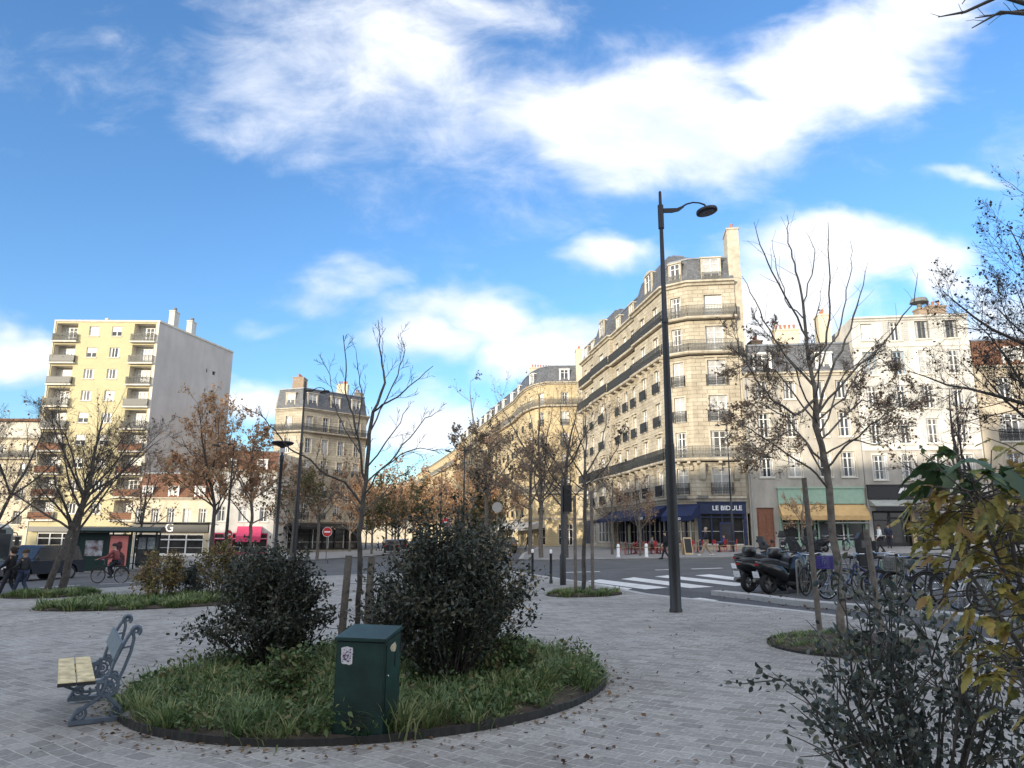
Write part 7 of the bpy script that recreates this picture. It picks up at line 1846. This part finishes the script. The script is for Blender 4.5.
# ---- bus shelter
L_, R_ = Vector((-27.3, 47.0, 0)), Vector((-22.9, 48.2, 0)); L_.z = gz(L_.x, L_.y) + .02
rz = math.atan2(R_.y - L_.y, R_.x - L_.x); Ln = (R_ - L_).length
root = empty('bus_shelter', L_, 'dark green bus shelter with posters and glass panels across the left road', 'bus shelter', rz)
mb = MB()
for x in (.05, 1.75, 3.1, Ln - .05): mb.box(x - .05, x + .05, -.05, .05, -.05, 2.5); mb.box(x - .04, x + .04, 1.2, 1.28, -.05, 2.5)
mb.build('posts', M['shelter_green'], root)
mb = MB(); mb.prism([(-.55, 2.42), (-.6, 2.52), (-.3, 2.7), (.5, 2.78), (1.2, 2.7), (1.5, 2.5), (1.45, 2.42)], -.25, Ln + .25, 'x'); rf = mb.build('roof', M['shelter_green'], root)
mb = MB(); mb.box(.1, 1.7, 0, .14, .0, 2.4); pn = mb.build('end_panel', M['shelter_green'], root)
mb = MB(); mb.box(.5, 1.5, -.01, -.002, .95, 1.9); mb.build('poster', mat('dark_red_poster', (.45, .12, .12), .3, .8, 3.2, col2=(.5, .55, .6)), pn)
mb = MB(); mb.box(1.82, 3.02, -.04, .1, .25, 2.3); pn = mb.build('poster_frame', M['shelter_green'], root)
mb = MB(); mb.box(1.9, 2.94, -.052, -.042, .35, 2.2); ps = mb.build('poster', mat('pink_poster', (.62, .20, .18), .3, .15, 2), pn)
mb = MB(); mb.prism([(2.1, .36), (2.16, 1.0), (2.28, 1.15), (2.36, 1.2), (2.36, 1.32), (2.28, 1.45), (2.3, 1.75), (2.44, 1.86), (2.6, 1.8), (2.64, 1.5), (2.56, 1.34), (2.56, 1.22), (2.72, 1.12), (2.84, .95), (2.86, .36)], -.058, -.054, 'y'); mb.build('printed_figure', mat('printed_figure_ink', (.08, .03, .035), .4, .6, 9), ps)
mb = MB(); mb.box(3.2, Ln - .1, 1.21, 1.25, .3, 2.3); gl = mb.build('glass_panel', M['glass_mid'], root)
for x, z0, z1 in ((3.3, 1.35, 2.1), (3.85, 1.35, 2.1)): mb = MB(); mb.box(x, x + .45, 1.18, 1.205, z0, z1); mb.build('timetable', mat('pale_map_sheet', (.35, .5, .65), .4, .5, 6, col2=(.7, .72, .7)), gl)
mb = MB(); mb.box(.3, Ln - .3, .7, 1.05, .44, .48); mb.bar((.6, .9, 0), (.6, .9, .44), .05); mb.bar((Ln - .6, .9, 0), (Ln - .6, .9, .44), .05); mb.build('bench_seat', M['shelter_green'], root)

# ---- cars and bus at the left
def car(label, p, rz, paint, L_=4.5, Wd=1.85, H=1.5, cat='car', name='parked_car', suv=False, van=False):
    root = empty(name, p, label, cat, rz); hl = L_ / 2; R = .34 if not suv else .38
    if van: prof = [(-hl, .35), (-hl, 1.75), (-hl + .15, H - .02), (hl - 1.5, H), (hl - .75, 1.05), (hl - .05, .85), (hl, .35)]; win_ = [(hl - 1.45, H - .1), (hl - .85, 1.08), (hl - 1.9, 1.08), (hl - 1.9, H - .1)]
    else: prof = [(-hl, .35), (-hl, .85), (-hl + .08, 1.0), (-hl + .35, H - .08), (-hl + .7, H), (.1, H), (hl - 1.35, 1.0), (hl - .25, .86), (hl, .68), (hl, .35)]; win_ = None
    zb = .98
    # lower body with wheel arches, upper cabin tapering inwards
    mb = MB(); ys = [(-Wd / 2, .0), (-Wd / 2 + .07, .0)]
    low = [(x, min(z, zb)) for x, z in prof]
    arch = lambda cx: [(cx + (R + .07) * math.cos(rad(a)), .34 + (R + .07) * math.sin(rad(a))) for a in range(0, 181, 20)]
    outline = [(hl, .3)] + [(x, z) for x, z in reversed([(x, z) for x, z in prof if z <= zb + .1 and x > 0])][:0]
    bot = [(-hl, .3)] + list(reversed(arch(-hl + .85))) + list(reversed(arch(hl - .85))) + [(hl, .3)]
    topl = [(hl, .66), (hl - .22, .86), (hl - 1.2, zb), (-hl + .08, zb), (-hl, .85)] if not van else [(hl, .7), (hl - .1, .9), (hl - .8, 1.06), (-hl, 1.06)]
    mb.prism(bot + topl, -Wd / 2, Wd / 2, 'y'); b = mb.build('body', paint, root)
    tri(b); bm = bmesh.new(); bm.from_mesh(b.data); bm.free()
    cab = [(-hl + .1, zb - .01), (-hl + .35, H - .06), (-hl + .7, H), (.25, H), (hl - 1.3, zb - .01)] if not van else [(-hl, 1.05), (-hl + .05, H - .05), (-hl + .3, H), (hl - 1.55, H), (hl - .85, 1.05)]
    mb = MB(); n = len(cab); ins = .16 if not van else .1
    def yy(z): return Wd / 2 - .03 - ins * (z - zb) / (H - zb)
    vs = [(x, -yy(z), z) for x, z in cab] + [(x, yy(z), z) for x, z in cab]
    mb.add(vs, [tuple(range(n)), tuple(range(2 * n - 1, n - 1, -1))] + [(i, (i + 1) % n, n + (i + 1) % n, n + i) for i in range(n)]); c_ = mb.build('cabin', paint, root)
    mb = MB()
    for s_ in (-1, 1):
        def q(x, z, o=.006): return (x, s_ * (yy(z) + o), z)
        xs_ = [(-hl + .42, -.55), (-.47, .45)] if not van else [(hl - 2.2, hl - 1.35)]
        for i, (a, b_) in enumerate(xs_):
            za, zt = zb + .05, H - .12
            xa = a + (.0 if i else .12); mb.add([q(a, za), q(b_ + (.35 if (i or van) else 0), za), q(b_, zt), q(xa, zt)], [(0, 1, 2, 3)])
    def fr(x0, z0, x1, z1, o): return [(x0 + o, -yy(z0) + .08, z0), (x0 + o, yy(z0) - .08, z0), (x1 + o, yy(z1) - .1, z1), (x1 + o, -yy(z1) + .1, z1)]
    f0, f1 = ((hl - 1.3, zb), (.25, H)) if not van else ((hl - .85, 1.05), (hl - 1.55, H))
    lx = lambda t: f0[0] + (f1[0] - f0[0]) * t; lz = lambda t: f0[1] + (f1[1] - f0[1]) * t
    mb.add([(v_[0], v_[1], v_[2] + .012) for v_ in fr(lx(.08), lz(.08), lx(.9), lz(.9), .01)], [(0, 1, 2, 3)])
    if not van: mb.add(fr(-hl + .14, zb + .08, -hl + .32, H - .14, -.012), [(0, 1, 2, 3)])
    mb.build('windows', M['glass'], c_)
    for x in (-hl + .85, hl - .85):
        for s_ in (-1, 1):
            mb = MB(); mb.T = Matrix.Translation((x, s_ * (Wd / 2 - .12), .34)) @ Matrix.Rotation(rad(90), 4, 'X'); mb.lathe([(R - .06, -.11), (R, -.08), (R, .08), (R - .06, .11)], 20); w_ = mb.build('wheel', M['tyre'], root, True)
            mb = MB(); mb.T = Matrix.Translation((x, s_ * (Wd / 2 - .01), .34)) @ Matrix.Rotation(rad(90), 4, 'X'); mb.lathe([(R * .6, -.015), (R * .62, .015)], 16); mb.build('rim', M['chrome'], w_)
    for s_ in (-1, 1):
        mb = MB(); mb.box(hl - .03, hl + .012, s_ * (Wd / 2 - .28) - .16, s_ * (Wd / 2 - .28) + .16, .62, .76); mb.build('headlight', M['clearlens'], root)
        mb = MB(); mb.box(-hl - .012, -hl + .02, s_ * (Wd / 2 - .18) - .1, s_ * (Wd / 2 - .18) + .1, .7, .9); mb.build('tail_light', M['redlens'], root)
        mb = MB(); mb.box(hl - 1.45, hl - 1.3, s_ * (Wd / 2 + .1) - .09, s_ * (Wd / 2 + .1) + .09, zb + .02, zb + .16); mb.build('mirror', M['black_matte'], root)
    mb = MB(); mb.box(hl + .001, hl + .014, -.26, .26, .42, .53); mb.build('number_plate', M['plate'], root); mb = MB(); mb.box(-hl - .05, -hl - .001, -Wd / 2 + .05, Wd / 2 - .05, .34, .55); mb.build('bumper', M['black_matte'], root); mb = MB(); mb.box(hl - .0, hl + .0009, -.5, .5, .58, .66); mb.build('grille', M['black_matte'], root)
    return root
car('dark off roader parked behind the leaning tree at the left', GP(38, 38.5) + Vector((0, 0, ROAD)), rad(252), mat('dark_blue_car_paint', (.015, .02, .03), .25, .1, 3, coat=1), 4.3, 1.9, 1.75, suv=True)
car('white car beyond the off roader, left of the bus shelter', GP(70, 55) + Vector((0, 0, .02)), rad(190), mat('white_car_paint', (.7, .7, .7), .25, .03, 3, coat=1), 4.2, 1.8, 1.6)
car('grey car crossing behind the dark right shrub', GP(480, 50) + Vector((0, 0, ROAD)), rad(0), mat('grey_car_paint', (.25, .26, .28), .25, .05, 3, coat=1), 4.3, 1.8, 1.48, name='car')
c0 = car('small dark hatchback parked at the left kerb of the boulevard', GP(392, 84) + Vector((0, 0, ROAD)), rad(100), mat('black_car_paint', (.02, .02, .022), .25, .1, 3, coat=1), 4.1, 1.75, 1.5)
for px, Y, lab in ((402, 92, 'dark hatchback parked second along the left kerb of the boulevard'), (506, 71, 'dark car coming down the middle of the boulevard'), (418, 104, 'dark hatchback parked farthest along the boulevard')): dup(c0, GP(px, Y) + Vector((0, 0, ROAD)), rad(rng.choice((95, 100, 105))), lab)
p = GP(-12, 42) - Vector((2.2, -2.6, 0)); p.z = gz(p.x, p.y) + ROAD; root = empty('bus', p, 'white roofed bus cut off by the left edge of the photo', 'bus', rad(-50))
mb = MB(); hl = 3.4
mb.prism([(-1.2, .35), (1.2, .35), (1.22, 1.2), (1.16, 2.72), (1.0, 2.86), (-1.0, 2.86), (-1.16, 2.72), (-1.22, 1.2)], -5, hl, 'x'); b = mb.build('body', mat('grey_green_bus_paint', (.16, .2, .19), .3, .1, 2, coat=.6), root)
mb = MB(); mb.prism([(-1.04, 2.862), (1.04, 2.862), (.9, 3.05), (-.9, 3.05)], -4.8, hl - .2, 'x'); mb.build('roof', M['white_paint'], root)
mb = MB(); mb.box(hl + .001, hl + .02, -1.08, 1.08, 1.15, 2.5); mb.build('windscreen', M['glass'], root); mb = MB(); mb.box(-4.6, hl - .3, -1.24, -1.222, 1.3, 2.45); mb.build('side_windows', M['glass'], root)
mb = MB(); mb.box(hl + .001, hl + .02, -.8, .8, 2.52, 2.75); mb.build('destination_display', M['black_matte'], root)
for s_ in (-1, 1):
    mb = MB(); mb.tube([(hl - .1, s_ * 1.15, 2.6), (hl + .3, s_ * 1.3, 2.55), (hl + .35, s_ * 1.35, 2.4)], .03, 6); mb.box(hl + .28, hl + .4, s_ * 1.35 - .1, s_ * 1.35 + .1, 1.85, 2.35); mb.build('mirror', M['black_matte'], root)
    mb = MB(); mb.box(hl + .001, hl + .03, s_ * .85 - .18, s_ * .85 + .18, .6, .8); mb.build('headlight', M['clearlens'], root)
    for x in (hl - 1.6, -3):
        mb = MB(); mb.T = Matrix.Translation((x, s_ * 1.1, .48)) @ Matrix.Rotation(rad(90), 4, 'X'); mb.lathe([(.4, -.14), (.48, -.1), (.48, .1), (.4, .14)], 20); mb.build('wheel', M['tyre'], root, True)

# ---- cafe terrace
def chair(p, rz, label, m='red_paint'):
    root = empty('cafe_chair', p, label, 'chair', rz, 'cafe chairs on the terrace')
    mb = MB(); mb.lathe([(.2, .44), (.21, .46), (.2, .475)], 14); mb.build('seat', M['beige_wood'], root)
    mb = MB(); mb.tube([(-.17, -.17, .46), (-.21, -.18, .8), (-.22, -.1, .88), (-.23, 0, .9), (-.22, .1, .88), (-.21, .18, .8), (-.17, .17, .46)], .014, 6); mb.box(-.235, -.215, -.14, .14, .6, .84); mb.build('backrest', M[m], root)
    for sx, sy in ((-1, -1), (-1, 1), (1, -1), (1, 1)): mb = MB(); mb.tube([(sx * .14, sy * .14, .45), (sx * .2, sy * .19, 0)], .013, 6); mb.build('leg', M[m], root)
    return root
def table(p, label):
    root = empty('cafe_table', p, label, 'table', 0, 'round cafe tables on the terrace')
    lathe_part('table_top', [(.3, .72), (.31, .73), (.31, .745), (.3, .75)], 'iron_grey', root, n=20); lathe_part('base', [(.2, 0), (.2, .02), (.03, .05), (.025, .72)], 'iron', root); return root
base_c = chair(GP(622, 54) + Vector((0, 0, .02)), 0, 'red cafe chair at the left end of the terrace'); base_t = table(GP(628, 54) + Vector((0, 0, .02)), 'round cafe table at the left end of the terrace')
r = random.Random(3); i = 0
spots = [(628, 634, 54.5, 'left part of the long awning'), (637, 643, 54, 'third and fourth posts of the long awning'), (648, 654, 54.5, 'awning just left of the tall lamp'), (657, 663, 53.5, 'person in black by the lamp'), (684, 690, 54.5, 'left side of the menu board'), (694, 700, 54.5, 'windows left of the navy door'), (716, 722, 54.5, 'windows right of the navy door'), (727, 734, 54.2, 'thin street lamp by the cafe corner')]
spots[1] = (*spots[1][:3], 'middle of the long awning'); spots[6] = (*spots[6][:3], 'windows right of the door')
for a, b_, Y, w_ in spots:
    dup(base_t, GP((a + b_) / 2, Y) + Vector((0, 0, .02)), 0, 'round cafe table by the ' + w_)
    dup(base_c, GP(a, Y) + Vector((0, -.1, .02)), r.uniform(-.6, .6), 'red cafe chair left of the table by the ' + w_)
    dup(base_c, GP(b_, Y) + Vector((0, .1, .02)), math.pi + r.uniform(-.6, .6), 'red cafe chair right of the table by the ' + w_)
p = GP(687, 50.5) + Vector((0, 0, .02)); root = empty('menu_board', p, 'folding menu board standing before the navy cafe', 'menu board', rad(20))
for s_ in (-1, 1):
    mb = MB(); mb.T = Matrix.Translation((0, s_ * .2, 0)) @ Matrix.Rotation(rad(10 * s_), 4, 'X'); mb.box(-.32, .32, -.015, .015, 0, 1.15); b = mb.build('board_frame', M['beige_wood'], root)
    mb = MB(); mb.T = Matrix.Translation((0, s_ * .2, 0)) @ Matrix.Rotation(rad(10 * s_), 4, 'X'); mb.box(-.26, .26, s_ * .016 - .003, s_ * .016 + .003, .12, 1.06); mb.build('slate', M['black_matte'], b)
for px, Y, a, lab in ((640, 55, 180, 'person in black seated on the terrace under the long awning'), (652, 55, 0, 'person in grey seated on the terrace left of the lamp'), (724, 55.2, 180, 'person in blue seated right of the navy door')):
    q = GP(px, Y) + Vector((0, 0, .02)); dup(base_c, q, rad(a), 'cafe chair under the seated ' + lab.split(' seated')[0])
    person(lab, q, rad(a), 1.7, 0, {'b': (.015, .015, .02)}.get('b') if 'black' in lab else ((.2, .2, .22) if 'grey' in lab else (.03, .06, .16)), sit=.5, arms=(.5, .5))
# litter bins
for px, py, lab in ((456, 566, 'dark litter bin beside the road behind the dark right shrub'), (872, 559, 'dark litter bin before the black fronted shop')):
    q = G(px, py); root = empty('litter_bin', q, lab, 'litter bin'); lathe_part('bin_body', [(.22, 0), (.25, .1), (.27, .8), (.28, .84), (.2, .86)], 'lampblack', root); lathe_part('bin_rim', [(.29, .862), (.3, .88), (.24, .9)], 'iron_grey', root)
